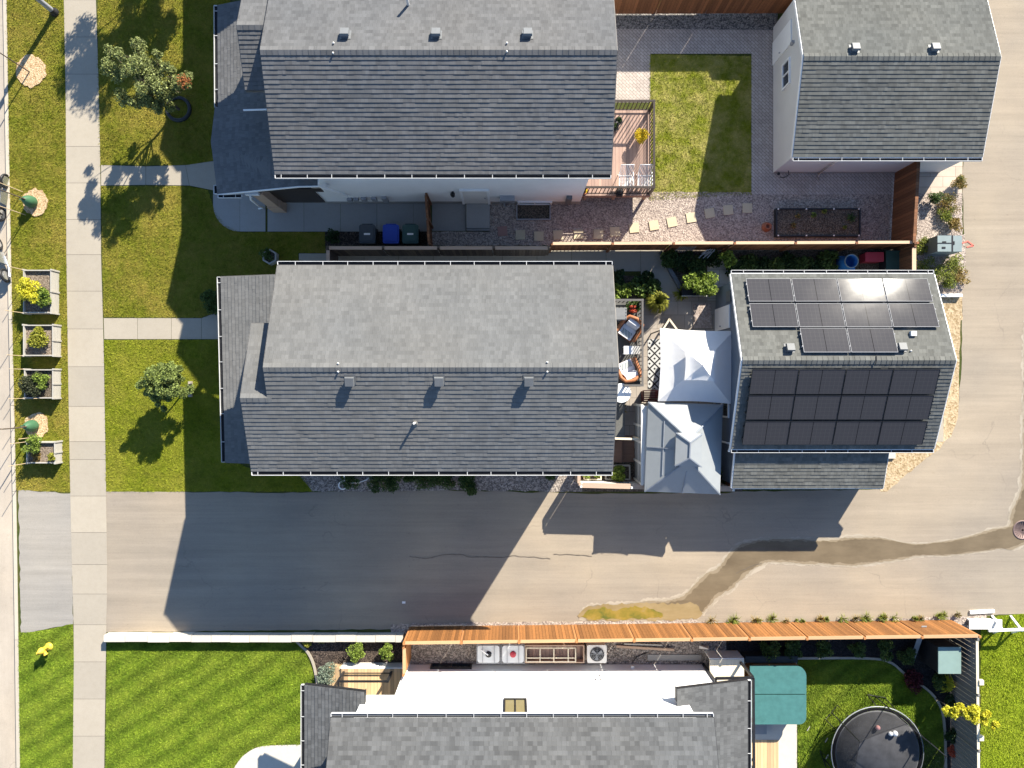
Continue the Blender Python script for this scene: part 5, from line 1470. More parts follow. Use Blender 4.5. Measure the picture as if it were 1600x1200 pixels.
def gazebo():
    h = 2.15; C = [W(1013, 628, h), W(1129.5, 632, h), W(1125, 772.5, h), W(1007, 768, h)]
    t = thing('gazebo', 'pale blue grey steel gazebo with two tier hip roof beside the lane', 'gazebo', W(1066, 700))
    ctr = sum(C, Vector()) / 4; Z = Vector((0, 0, 1))
    def hip(C, r0, r1, z0, mat, name, th=.03):
        m = MB()
        A = [Vector((c.x, c.y, z0)) for c in C]
        m.add([A[0], A[1], r0], [[2, 1, 0]]); m.add([A[1], A[2], r1, r0], [[3, 2, 1, 0]]); m.add([A[2], A[3], r1], [[2, 1, 0]]); m.add([A[3], A[0], r0, r1], [[3, 2, 1, 0]])
        for i in range(4):
            a, b = A[i], A[(i + 1) % 4]; m.add([a, b, b - Z * .1, a - Z * .1], [[0, 1, 2, 3]])
        o = m.build(name, mat, t)
        m = MB()
        for a, r in ((A[0], r0), (A[1], r0), (A[2], r1), (A[3], r1)): m.bar(a + Z * .02, r + Z * .02, .05, .05)
        if (r0 - r1).length > .3: m.bar(r0 + Z * .02, r1 + Z * .02, .05, .05)
        m.build('hip_cap', M['gazebo_trim'], o)
        return o
    yv = (C[0] - C[3]); yv.z = 0; yv.normalize()
    r0 = ctr + yv * .4 + Z * (3.0 - h); r1 = ctr - yv * .4 + Z * (3.0 - h)
    lower = hip(C, r0, r1, h, M['gazebo_roof'], 'roof')
    m = MB()
    def on(u, v):   # point on the eave rectangle
        return C[0].lerp(C[1], u).lerp(C[3].lerp(C[2], u), v)
    for a, b in (((0.0, .5), (.34, .5)), ((.5, 1.), (.5, .74))):
        m = MB(); p, s = on(*a), on(*b); k = lambda q_: h + (3.0 - h) * min(1, min(abs(q_[0] - (0 if q_[0] < .5 else 1)) * 2 if a[1] in (.5, .52) else 9, abs(q_[1] - (0 if q_[1] < .5 else 1)) * 2 * 1.2 if a[0] == .5 else 9))
        p.z = h + .03; s.z = k(b) + .03; m.bar(p, s, .035, .04); m.build('roof_seam', M['gazebo_trim'], lower)
    m = MB(); p, s = on(.2, .2), on(.2, .8); p.z = s.z = h + .4 * .85 + .02; m.bar(p, s, .03, .03); m.build('roof_seam', M['gazebo_trim'], lower)
    def sc_(c, k, kz): return ctr + (c - ctr) * k
    C2 = [ctr + Vector(((c - ctr).x * .34, (c - ctr).y * .36, 0)) for c in C]
    hip(C2, ctr + yv * .3 + Z * (3.13 - h), ctr - yv * .3 + Z * (3.13 - h), 2.93, M['gazebo_roof'], 'upper_roof')
    for c in C:
        p = c.lerp(ctr, .09); m = MB(); m.box((p.x - .06, p.y - .06, 0.01), (p.x + .06, p.y + .06, 2.2)); m.build('post', M['gazebo_trim'], t)
gazebo()
# privacy screen, white frame and grey panels
t = thing('privacy_screen', 'white framed privacy screen with grey panels left of the steel gazebo', 'screen', W(990, 695))
hs = 1.95; ys = [W(1006, p, hs).y for p in (634, 666, 692, 725, 757)]; xs = W(1004, 700, hs).x
m = MB(); m.box((xs - .06, ys[-1], hs - .04), (xs + .20, ys[0], hs)); m.build('top_beam', M['offwhite'], t)
for y in ys:
    m = MB(); m.box((xs - .045, y - .045, 0.01), (xs + .045, y + .045, hs - .042)); m.build('post', M['offwhite'], t)
for a, b in zip(ys, ys[1:]):
    m = MB(); m.box((xs - .012, b + .05, .15), (xs + .012, a - .05, hs - .12)); m.build('panel', M['grey_panel'], t)
    m = MB(); m.box((xs - .03, b + .05, 1.0), (xs + .03, a - .05, 1.06)); m.build('rail', M['offwhite'], t)

# ================================================================== foliage
def leaf_mesh(pts, size, tilt=0.9, quad=True):
    """pts (n,3) leaf centres -> small leaf-shaped faces, randomly turned"""
    n = len(pts); th = nr.uniform(0, 2 * math.pi, n); ph = nr.normal(0, tilt, n)
    s = size * nr.uniform(.6, 1.35, n)
    ux = np.c_[np.cos(th) * np.cos(ph), np.sin(th) * np.cos(ph), np.sin(ph)]
    tw = nr.normal(0, tilt * .8, n)
    vx0 = np.c_[-np.sin(th), np.cos(th), np.zeros(n)]; nx = np.cross(ux, vx0)
    vx = vx0 * np.cos(tw)[:, None] + nx * np.sin(tw)[:, None]
    a = pts - ux * s[:, None] * .5; b = pts + vx * s[:, None] * .3; c = pts + ux * s[:, None] * .5; d = pts - vx * s[:, None] * .3
    V = np.stack([a, b, c, d], 1).reshape(-1, 3)
    return V, np.arange(n * 4).reshape(-1, 4)

def blob(c, r, n, shell=.55, flat=1.0):
    d = nr.normal(0, 1, (n, 3)); d /= np.linalg.norm(d, axis=1)[:, None]
    rad = (shell + (1 - shell) * nr.uniform(0, 1, n) ** .7)
    P = d * rad[:, None] * np.array([r, r, r * flat]) + np.array(c)
    return P

def lobes(px, py, L):
    b = W(px, py); out = []
    for (x, y, z, r) in L:
        c = W(x, y, z); out.append((c.x - b.x, c.y - b.y, z, r))
    return out

def tree(px, py, trunk_h, crown, label, mat, seed, leaf=.10, n=5000, lean=(0, 0), extra=None, group=None, trunk_r=.06, clumps=46, flat=1.0):
    """(px,py): trunk base on the ground. crown: list of (dx, dy, z, r) lobes in metres from the base"""
    r = random.Random(seed); base = W(px, py)
    t = thing('tree', label, 'tree', base, group)
    m = MB(); top = Vector((base.x + lean[0], base.y + lean[1], trunk_h))
    m.tube([base, base.lerp(top, .5) + Vector((.03, -.02, 0)), top], [trunk_r, trunk_r * .8, trunk_r * .55], 8)
    pts = []
    for (dx, dy, z, R) in crown:
        c = Vector((base.x + dx, base.y + dy, z)); st = base.lerp(top, r.uniform(.55, .95))
        mid = st.lerp(c, .5) + Vector((r.uniform(-.1, .1), r.uniform(-.1, .1), .1))
        m.tube([st, mid, c], [trunk_r * .45, trunk_r * .3, trunk_r * .12], 5)
        k = max(3, int(clumps * R * R / sum(q_[3] ** 2 for q_ in crown)))
        for _ in range(k):
            d = Vector((r.gauss(0, 1), r.gauss(0, 1), r.gauss(0, .8))).normalized() * R * r.uniform(.5, 1.0); d.z *= flat
            e = c + d
            m.tube([c.lerp(e, .1), e], [trunk_r * .14, trunk_r * .05], 4, False)
            cr = R * r.uniform(.26, .58)
            pts.append(blob(e, cr, int(n / clumps * r.uniform(.5, 1.5)), .05, .8))
    m.build('trunk', M['bark'], t)
    V, Fc = leaf_mesh(np.concatenate(pts), leaf); raw_mesh('crown', V, Fc, mat, t)
    if extra:
        dx, dy, z, R, nn, mt = extra
        V, Fc = leaf_mesh(blob((base.x + dx, base.y + dy, z), R, nn, .2), leaf); raw_mesh('blossom', V, Fc, mt, t)
    return t

def shrub(name, label, cat, px, py, r, h, mat, n=500, leaf=.07, group=None, z=0.0, lob=7, spread=.75, mat2=None, hpx=None):
    """round shrub: (px,py) is where its middle shows at height h*.6"""
    c = W(px, py, z + h * .6); rr = random.Random(int(px * 13 + py)); n = int(n * 3.8); leaf *= 1.2; r *= 1.25
    t = thing(name, label, cat, (c.x, c.y, z), group)
    m = MB(); P = []
    for i in range(lob):
        a = 2 * math.pi * i / lob + rr.uniform(-.3, .3); d = r * rr.uniform(.2, spread) if i else 0
        e = Vector((c.x + d * math.cos(a), c.y + d * math.sin(a), z + h * rr.uniform(.5, .85)))
        m.tube([(c.x, c.y, z), e], [.015, .006], 5, False)
        P.append(blob(e, r * rr.uniform(.32, .55), n // lob, .35, min(1.2, h / r * .7)))
    m.build('stem', M['bark'], t)
    V, Fc = leaf_mesh(np.concatenate(P), leaf); V[:, 2] = np.maximum(V[:, 2], z + .01); raw_mesh('foliage', V, Fc, mat, t)
    return t

def grassy(name, label, cat, px, py, r, h, mat, n=160, group=None, z=0.0, droop=.6, w=.02):
    """spiky or strappy plant: arched blades from the middle"""
    c = W(px, py, z + h * .3); t = thing(name, label, cat, (c.x, c.y, z), group)
    V = []; Fc = []
    for i in range(n):
        a = nr.uniform(0, 2 * math.pi); L = r * nr.uniform(.5, 1.1); hh = h * nr.uniform(.5, 1.05); d = np.array([math.cos(a), math.sin(a), 0]); s = np.array([-d[1], d[0], 0]) * w
        p0 = np.array([c.x, c.y, z]) + d * r * .1; p1 = p0 + d * L * .55 + np.array([0, 0, hh]); p2 = p0 + d * L + np.array([0, 0, hh * (1 - droop)])
        b = len(V); V += [p0 - s, p0 + s, p1 + s, p1 - s, p2 + s * .2, p2 - s * .2]; Fc += [[b, b + 1, b + 2, b + 3], [b + 3, b + 2, b + 4, b + 5]]
    raw_mesh('foliage', np.array(V), np.array(Fc), mat, t)
    m = MB(); m.lathe((c.x, c.y, z), [(r * .18, 0), (r * .12, .06), (.01, .08)], 8); m.build('crown_base', mat, t)
    return t

# front yard trees
tree(279.5, 171, 1.9, lobes(279.5, 171, [(212, 92, 3.2, .66), (183, 108, 3.1, .55), (222, 128, 3.4, .74), (247, 104, 3.3, .52), (268, 122, 3.0, .46), (292, 124, 2.8, .40), (255, 163, 2.6, .48), (207, 152, 2.9, .52), (172, 84, 3.0, .38), (236, 150, 3.0, .5), (282, 145, 2.7, .36), (264, 156, 1.9, .5), (248, 138, 2.1, .52), (238, 160, 2.0, .46), (275, 132, 2.1, .42), (222, 112, 2.3, .5)]),
     'broad crabapple tree with one orange tuft on the upper left lawn', M['leaf_tree'], 3, .085, 34000, (-.35, .35), (*lobes(279.5, 171, [(287, 127, 3.05, .3)])[0], 160, M['leaf_orange']), clumps=120)
tree(288, 612, 1.1, lobes(288, 612, [(242, 590, 1.75, .46), (262, 578, 1.6, .40), (281, 604, 1.4, .42), (246, 612, 1.6, .48), (262, 600, 2.0, .46), (256, 628, 1.5, .34), (232, 604, 1.7, .36), (270, 586, 1.9, .36)]),
     'young green tree on the front lawn beside the grey porch roof', M['leaf_tree2'], 5, .085, 24000, (-.25, .1), clumps=80, trunk_r=.04)
tree(268, -95, 2.2, [(0, 0, 4.2, 1.0), (-.7, .4, 3.8, .9), (.9, -.4, 4.0, .9), (-.4, -.7, 3.6, .8), (.3, .7, 4.6, .8), (1.5, .2, 3.6, .8), (.9, -1.0, 3.2, .7), (1.4, 1.2, 3.6, .9), (2.1, .6, 3.4, .8), (2.0, 1.6, 3.8, .7), (2.5, 1.1, 3.2, .6)],
     'leafy tree just beyond the top edge that shades the sidewalk', M['leaf_tree'], 8, .11, 30000, (0, 0), clumps=130)
# ring of tree edging in the shaded lawn, block edging by the young tree
v = W(279.5, 171); m = MB(); m.lathe((v.x, v.y, 0), [(.43, .0), (.43, .10), (.47, .12), (.53, .12), (.56, .09), (.57, 0)], 22, False)
m.build('tree_ring', M['vent_dark'], None, 'grey stone ring round the crabapple trunk in the shaded lawn', 'edging')
m = MB()
for i in range(5): 
    v = W(298.5, 598 + i * 5); m.box((v.x - .07, v.y - .06, 0), (v.x + .08, v.y + .06, .14))
m.build('stone_block', M['concrete'], None, 'short row of pale blocks beside the young lawn tree', 'edging')

# boulevard saplings with mulch rings, stakes and watering bags
def sapling(px, py, r, bag, label, seed, crown=True):
    m = MB(); v = W(px, py); P = []
    for i in range(36):
        a = 2 * math.pi * i / 36; k = rnd.uniform(.9, 1.08); P.append((v.x + q(r) * k * math.cos(a), v.y + q(r) * 1.05 * k * math.sin(a)))
    m.prism(P, .0, .045); m.build('mulch_ring', M['woodchip'], None, label[0], 'mulch')
    t = tree(px - 1, py + 1, 3.4, [(-.1, .05, 3.6, .4), (.15, .25, 3.2, .35), (0, -.2, 4.0, .35), (-.25, .2, 3.9, .3)], label[1], M['leaf_tree2'], seed, .09, 1500, (0, 0), trunk_r=.028, clumps=22)
    if bag:
        m = MB(); c = W(px - 3, py + 1); m.lathe((c.x, c.y, .04), [(.2, 0), (.26, .12), (.24, .34), (.13, .6), (.05, .66)], 14)
        m.bar((c.x - .28, c.y + .02, .5), (c.x + .1, c.y, .56), .05, .05)
        m.build('watering_bag', M['bag_green'], None, label[2], 'watering bag')
sapling(48, 112, 24, False, ('pale wood chip ring near the lamp post', 'thin sapling in the wood chip ring near the lamp post'), 31)
sapling(56, 316, 20, True, ('pale wood chip ring above the first planter box', 'thin sapling above the first planter box', 'green watering bag in the wood chip ring above all planter boxes'), 32)
sapling(58, 664, 18.5, True, ('pale wood chip ring between two planter boxes', 'thin sapling between two planter boxes', 'green watering bag between the third and fourth planter box'), 33)
def stake(px, py, h, label, r=.016, lean=(0, 0)):
    v = W(px, py); m = MB(); m.tube([v, (v.x + lean[0], v.y + lean[1], h)], r, 6)
    m.build('stake', M['stake'], None, label, 'stake')
stake(36, 300, 1.7, 'thin stake left of the upper watering bag'); stake(40, 336, 1.7, 'thin stake below the upper watering bag')
stake(38, 668, 1.4, 'thin stake left of the lower watering bag'); stake(66, 682, 1.5, 'thin stake at the lower right of the lower chip ring')

# planter boxes of the boulevard
def planter(px0, py0, px1, py1, h, label, soil, stakes, slabel):
    a, b = W(px0, py0, h), W(px1, py1, h); t = thing('planter_box', label, 'planter', ((a.x + b.x) / 2, (a.y + b.y) / 2, 0), 'planter boxes on the boulevard')
    w = .045; m = MB(); x0, x1, y0, y1 = a.x, b.x, b.y, a.y
    m.box((x0, y0, 0), (x1, y0 + w, h)); m.box((x0, y1 - w, 0), (x1, y1, h)); m.box((x0, y0 + w, 0), (x0 + w, y1 - w, h)); m.box((x1 - w, y0 + w, 0), (x1, y1 - w, h))
    for cx, cy in ((x0, y0), (x1, y0), (x0, y1), (x1, y1), (x1, (y0 + y1) / 2)): m.box((cx - .035, cy - .035, 0), (cx + .035, cy + .035, h + .02))
    for zz in (h * .33, h * .66): m.box((x1 + .001, y0 + .04, zz - .006), (x1 + .004, y1 - .04, zz + .006))
    m.build('frame', M['weathered'], t)
    m = MB(); m.box((x0 + w, y0 + w, .02), (x1 - w, y1 - w, h - .13)); m.build('soil', soil, t)
    k = 0
    for sx, sy, hh in stakes:
        m = MB(); px_, py_ = x0 + (x1 - x0) * sx, y0 + (y1 - y0) * sy; m.tube([(px_, py_, h * .4), (px_, py_, h + hh)], .014, 6); m.build('plant_stake', M['stake'], t)
    return (x0, y0, x1, y1, h - .13)
planter(36, 421.5, 80, 489, .55, 'largest grey planter box, holding a yellow shrub, on the boulevard', M['soil_dry'], [(0, 0, 1.1), (0, 1, .9)], '')
planter(36, 507.5, 83, 556, .55, 'grey planter box with lime plant, second below the yellow shrub', M['soil_dry'], [(0, 0, 1.0)], '')
planter(37.5, 577, 83, 622.5, .55, 'grey planter box filled with dark juniper, third from the top', M['soil'], [(0, 0, .95), (0, 1, .9), (.5, 0, .3)], '')
planter(41, 690.5, 86, 724, .50, 'lowest grey planter box next to the driveway crossing', M['soil_dry'], [(0, 0, 1.1), (0, 1, 1.0)], '')
shrub('flowering_shrub', 'bright yellow shrub spilling from the largest planter box', 'shrub', 46, 454, .5, .75, M['leaf_yellow'], 800, .06, z=.3)
shrub('shrub', 'green leafy plant beside the yellow shrub in the largest planter box', 'shrub', 66, 466, .38, .55, M['leaf_lime'], 420, .08, z=.35)
shrub('shrub', 'lime plant filling the second planter box', 'shrub', 61, 527, .52, .5, M['leaf_gold'], 700, .07, z=.35)
shrub('juniper', 'dark juniper spreading over the third planter box', 'shrub', 50, 602, .48, .45, M['leaf_juniper'], 800, .07, z=.35)
shrub('shrub', 'small lime plant beside the juniper in the third planter box', 'shrub', 68, 594, .30, .45, M['leaf_lime'], 360, .06, z=.35)
shrub('shrub', 'feathery green plant at the upper edge of the lowest planter box', 'shrub', 54, 695, .34, .7, M['leaf_lime'], 420, .06, z=.3)
shrub('shrub', 'small gold plant in the lowest planter box corner', 'shrub', 81, 713, .16, .3, M['leaf_gold'], 140, .05, z=.35)
shrub('weed_tuft', 'small sandy tuft in the lowest planter box soil', 'plant', 57, 712, .22, .2, M['leaf_dry'], 160, .05, z=.33)

# lamp post
t = thing('lamp_post', 'grey street lamp post at the top of the boulevard', 'lamp post', W(86, 20))
v = W(86, 20); m = MB(); m.tube([v, v + Vector((0, 0, 8.2))], [.11, .075], 14); m.build('pole', M['metal'], t)
m = MB(); m.lathe((v.x, v.y, 0), [(.19, 0), (.19, .08), (.13, .16), (.12, .3)], 14); m.build('base', M['black'], t)
m = MB(); m.tube([v + Vector((0, 0, 8.1)), v + Vector((-.8, 0, 8.5)), v + Vector((-2.0, 0, 8.55))], .04, 8); m.build('arm', M['metal'], t)
m = MB(); m.box((v.x - 2.5, v.y - .13, 8.46), (v.x - 1.95, v.y + .13, 8.6)); m.build('lamp_head', M['vent'], t)

# fire hydrant
t = thing('fire_hydrant', 'yellow fire hydrant on the lower boulevard grass', 'hydrant', W(77, 1010))
v = W(77, 1010); m = MB()
m.lathe(v, [(.17, 0), (.17, .05), (.11, .06), (.105, .5), (.14, .51), (.14, .56), (.12, .58), (.10, .66), (.05, .72), (.03, .73), (.03, .78), (.001, .79)], 16); m.build('barrel', M['hydrant'], t)
for dx, dy, l, r_ in ((.82, .57, .24, .06), (-.82, -.57, .24, .06), (.5, -.8, .2, .075)):
    d = Vector((dx, dy, 0)).normalized(); p = Vector((v.x, v.y, .42)); m = MB(); m.tube([p + d * .08, p + d * l], r_, 10); m.tube([p + d * l, p + d * (l + .05)], r_ * 1.3, 6); m.build('outlet', M['hydrant'], t)

# ================================================================== vehicles at the left edge
def motorbike(px, py, label, frame_mat, ang):
    c = W(px, py, .7); t = thing('motorcycle', label, 'motorcycle', (c.x, c.y, LOW), 'motorcycles parked on the street')
    R = Matrix.Rotation(ang, 3, 'Z')
    def P(x, y, z): 
        v = R @ Vector((x, y, 0)); return Vector((c.x + v.x, c.y + v.y, z + LOW))
    for y, nm in ((.72, 'wheel'), (-.72, 'wheel')):
        m = MB(); pts = [P(0, y + .27 * math.cos(a), .31 + .27 * math.sin(a)) for a in [2 * math.pi * i / 20 for i in range(21)]]; m.tube(pts, .055, 8); w = m.build(nm, M['black'], t)
        m = MB(); m.tube([P(-.04, y, .31), P(.04, y, .31)], .2, 14); m.build('rim', M['chrome'], w)
    m = MB(); m.tube([P(0, .5, .62), P(0, .3, .8), P(0, .05, .82), P(0, -.1, .74)], [.07, .15, .16, .08], 12); m.build('fuel_tank', frame_mat, t)
    m = MB(); m.tube([P(0, -.08, .76), P(0, -.35, .74), P(0, -.7, .82)], [.1, .14, .09], 10); m.build('seat', M['black'], t)
    m = MB(); m.hexa([P(-.16, -.25, .25), P(.16, -.25, .25), P(.16, .3, .25), P(-.16, .3, .25), P(-.13, -.2, .62), P(.13, -.2, .62), P(.13, .25, .62), P(-.13, .25, .62)]); m.build('engine', M['chrome'], t)
    m = MB(); m.tube([P(.36, .42, 1.0), P(.15, .52, .98), P(-.15, .52, .98), P(-.36, .42, 1.0)], .02, 8); m.tube([P(.09, .55, .95), P(.09, .74, .31)], .03, 8); m.tube([P(-.09, .55, .95), P(-.09, .74, .31)], .03, 8); m.build('handlebar', M['black'], t)
    m = MB(); m.sphere(P(0, .66, .86), .11, 8); m.build('headlight', M['chrome'], t)
    for s in (1, -1):
        m = MB(); m.sphere(P(s * .3, .4, 1.12), .07, 6, .5); m.build('mirror', M['chrome'], t)
    m = MB(); m.tube([P(.17, .1, .28), P(.2, -.4, .25), P(.2, -.85, .33)], [.04, .05, .06], 8); m.build('exhaust', M['chrome'], t)
motorbike(-9, 304, 'motorcycle cut by the left edge, beside the upper watering bag', M['chrome'], math.radians(172))
motorbike(-12, 402, 'motorcycle with dark red parts cut by the left edge, beside the largest planter box', M['maroon'], math.radians(14))

# ================================================================== neighbour yard things
def wheelie(px, py, mat, label):
    h = 1.08; c = W(px, py, h); t = thing('wheelie_bin', label, 'bin', (c.x, c.y, 0), 'wheelie bins along the fence')
    m = MB(); w0, w1, d0, d1 = .24, .32, .27, .37
    m.hexa([(c.x - w0, c.y - d0, .08), (c.x + w0, c.y - d0, .08), (c.x + w0, c.y + d0, .08), (c.x - w0, c.y + d0, .08), (c.x - w1, c.y - d1, .98), (c.x + w1, c.y - d1, .98), (c.x + w1, c.y + d1, .98), (c.x - w1, c.y + d1, .98)])
    m.build('body', mat, t)
    m = MB(); P = rrect(c.x - w1 - .02, c.y - d1 - .02, c.x + w1 + .02, c.y + d1 + .03, .09); m.prism(P, .985, 1.05)
    P = rrect(c.x - w1 + .05, c.y - d1 + .05, c.x + w1 - .05, c.y + d1 - .06, .07); m.prism(P, 1.05, 1.08); l = m.build('lid', mat, t)
    if mat is not M['bin_blue']:
        m = MB(); m.box((c.x - .13, c.y - .04, 1.081), (c.x + .13, c.y + .035, 1.085)); m.build('lid_label', M['offwhite'], l)
    m = MB(); m.tube([(c.x - .22, c.y + d1 + .06, 1.0), (c.x + .22, c.y + d1 + .06, 1.0)], .018, 8); m.build('handle', mat, t)
    for s in (-1, 1):
        m = MB(); m.tube([(c.x + s * .2, c.y + d0 + .02, .12), (c.x + s * .27, c.y + d0 + .02, .12)], .12, 14); m.build('wheel', M['black'], t)
wheelie(573.5, 365.5, M['bin_black'], 'charcoal wheelie bin, left of the blue bin'); wheelie(610.5, 365.5, M['bin_blue'], 'blue wheelie bin against the shaded fence'); wheelie(641, 365.5, M['bin_green'], 'dark green wheelie bin beside the timber gate')
# stepping stones
for k, (px, py, ang) in enumerate([(785, 361, 5), (813, 367, 0), (842, 369, 0), (872, 367, 3), (904, 366, 2), (935, 366, -3), (961, 362, 3), (991, 356, 6), (1022, 352, 10), (1050, 347, 12), (1080, 340, 9), (1109, 333, 10), (1138, 328, 6), (1168, 325, 0)]):
    v = W(px, py, .04); R = Matrix.Rotation(math.radians(ang), 2); s = .205
    P = [tuple(R @ Vector(p) + Vector((v.x, v.y))) for p in ((-s, -s), (s, -s), (s, s), (-s, s))]
    lab = ['reddish stepping stone at the left end of the row', 'shaded square stepping stone beside the reddish one', 'third stepping stone of the gravel row, in shade', 'stepping stone at the edge of the railing shadow',
           'stepping stone in the railing shadow, left one', 'stepping stone in the railing shadow, middle one', 'stepping stone in the railing shadow, right one', 'sunlit stepping stone just right of the railing shadow',
           'sunlit stepping stone below the deck corner', 'sunlit stepping stone below the lawn corner', 'sunlit stepping stone below the patchy lawn middle', 'stepping stone on the garage shadow edge', 'shaded stepping stone second from the right end', 'shaded stepping stone at the right end of the row'][k]
    MB().prism(P, .0, .045).build('stepping_stone', M['step_red'] if k == 0 else M['step_stone'], None, lab, 'stepping stone', 'stepping stones in the gravel')
# raised garden bed
h = .3; a, b = W(1213, 325, h), W(1345, 369, h); t = thing('garden_bed', 'long dark garden bed in the gravel below the pale garage', 'garden bed', ((a.x + b.x) / 2, (a.y + b.y) / 2, 0))
m = MB(); w = .05; m.box((a.x, b.y, 0), (b.x, b.y + w, h)); m.box((a.x, a.y - w, 0), (b.x, a.y, h)); m.box((a.x, b.y + w, 0), (a.x + w, a.y - w, h)); m.box((b.x - w, b.y + w, 0), (b.x, a.y - w, h)); m.build('frame', M['vent_dark'], t)
m = MB(); m.box((a.x + w, b.y + w, .01), (b.x - w, a.y - w, h - .08)); m.build('soil', M['soil'], t)
m = MB()
for px in (1216, 1260, 1303, 1342):
    for py in (326.5, 368): v = W(px, py, h); m.box((v.x - .03, v.y - .03, h - .02), (v.x + .03, v.y + .03, h + .015))
m.build('corner_peg', M['offwhite'], t)
for k, (px, py, s, mt) in enumerate([(1247, 338, .14, 'leaf_dry'), (1271, 336, .13, 'leaf_lime'), (1330, 341, .22, 'leaf_green'), (1288, 330, .12, 'leaf_weed'), (1240, 352, .14, 'leaf_dry'), (1320, 355, .10, 'leaf_weed')]):
    grassy('seedling', ['small dry seedling in the upper left of the dark garden bed', 'small lime seedling near the top of the dark garden bed', 'largest green plant in the dark garden bed', 'tiny weed at the upper rim of the dark garden bed', 'dry seedling in the lower left of the dark garden bed', 'tiny weed at the lower right of the dark garden bed'][k], 'plant', px, py, s, .15, M[mt], 30, z=.22)
# fire bowl, sprinkler
m = MB(); v = W(1197, 355); m.lathe(v, [(.2, 0), (.22, .05), (.15, .07), (.12, .22), (.16, .26), (.1, .27), (.08, .14), (.001, .12)], 16); m.build('garden_ornament', M['terracotta'], None, 'small round terracotta ornament on the gravel left of the dark bed', 'ornament')
# deck things of the neighbour
def potted(px, py, z, r, h, mat, label, pot=None, n=350, leaf=.05, pm='terracotta'):
    t = shrub('potted_plant', label, 'plant', px, py, r, h, mat, n, leaf, z=z + .25, lob=13, spread=.6)
    o = t.location; m = MB(); m.lathe((o.x, o.y, z), [(.11, 0), (.15, .24), (.17, .25), (.17, .29), (.13, .29), (.12, .22), (.001, .22)], 14)
    ORG[t] = Vector((o.x, o.y, z + .25)); m.build('pot', M[pm], t)
potted(1003, 213, zd, .27, .36, M['petal_yellow'], 'potted plant with yellow flowers on the mauve deck', leaf=.04, n=700)
potted(967, 187, zd, .12, .3, M['leaf_dark'], 'small dark potted plant near the top of the mauve deck', n=90, pm='black')
potted(961, 197, zd, .09, .25, M['leaf_green'], 'smaller potted plant beside the roof edge on the mauve deck', n=60, pm='black')
potted(914, 297, zd, .10, .2, M['petal_yellow'], 'tiny yellow potted plant at the lower left railing corner', n=80)
def patio_chair(px, py, label, ang=0):
    """white slatted metal chair seen from above, back towards the top"""
    c = W(px, py, zd + .45); t = thing('patio_chair', label, 'chair', (c.x, c.y, zd), 'white slatted chairs on the mauve deck')
    def ring(y0, y1, z0, z1):
        return [(c.x - .26, c.y + y0, z0), (c.x + .26, c.y + y0, z0), (c.x + .26, c.y + y1, z1), (c.x - .26, c.y + y1, z1), (c.x - .26, c.y + y0, z0)]
    m = MB(); m.tube(ring(-.3, .2, zd + .42, zd + .4), .02, 6)
    for i in range(1, 8): x = c.x - .26 + .52 * i / 8; m.bar((x, c.y - .3, zd + .42), (x, c.y + .2, zd + .4), .028, .012)
    m.build('seat', M['white'], t)
    m = MB(); m.tube(ring(.2, .5, zd + .42, zd + .95), .02, 6)
    for i in range(1, 8): x = c.x - .26 + .52 * i / 8; m.bar((x, c.y + .2, zd + .42), (x, c.y + .5, zd + .95), .028, .012)
    m.build('backrest', M['white'], t)
    for sx in (-1, 1):
        m = MB(); m.tube([(c.x + sx * .28, c.y + .3, zd + .62), (c.x + sx * .3, c.y - .25, zd + .62), (c.x + sx * .27, c.y - .33, zd)], .018, 6); m.build('armrest', M['white'], t)
        m = MB(); m.tube([(c.x + sx * .25, c.y + .2, zd + .41), (c.x + sx * .26, c.y + .36, zd)], .018, 6); m.build('leg', M['white'], t)
patio_chair(978, 282, 'white slatted chair nearer to the roof on the mauve deck'); patio_chair(1007, 282, 'white slatted chair in the lower right corner of the mauve deck')
m = MB(); v = W(969, 299, zd + .3); m.box((v.x - .13, v.y - .16, zd + .002), (v.x + .12, v.y + .12, zd + .3)); m.sphere((v.x - .02, v.y, zd + .34), .13, 6); m.build('garden_bag', M['black'], None, 'black bag leaning on the lower railing of the mauve deck', 'bag')
# utility box with control panel
t = thing('utility_box', 'grey green electrical utility box among weeds beside the lane', 'utility box', W(1475, 385))
h = .95; a, b = W(1465, 368, h), W(1503, 393, h)
m = MB(); m.box((a.x, b.y, 0), (b.x, a.y, h)); m.build('cabinet', M['steel_green'], t)
mx = W(1488, 380, h).x; my = W(1476, 380, h).y
m = MB(); m.box((mx - .03, b.y, h + .001), (mx + .03, a.y, h + .012)); m.box((a.x, my - .018, h + .001), (mx - .032, my + .02, h + .012)); m.box((a.x + .18, b.y + .12, h + .001), (a.x + .33, b.y + .2, h + .014)); m.box((a.x + .2, my + .025, h + .001), (a.x + .36, my + .08, h + .014)); m.box((mx + .034, my - .06, h + .001), (mx + .09, my + .08, h + .02)); m.build('door_seam', M['black'], t)
m = MB(); m.box((a.x - .05, b.y - .05, 0), (b.x + .05, a.y + .05, .06)); m.build('base_pad', M['concrete_grey'], t)
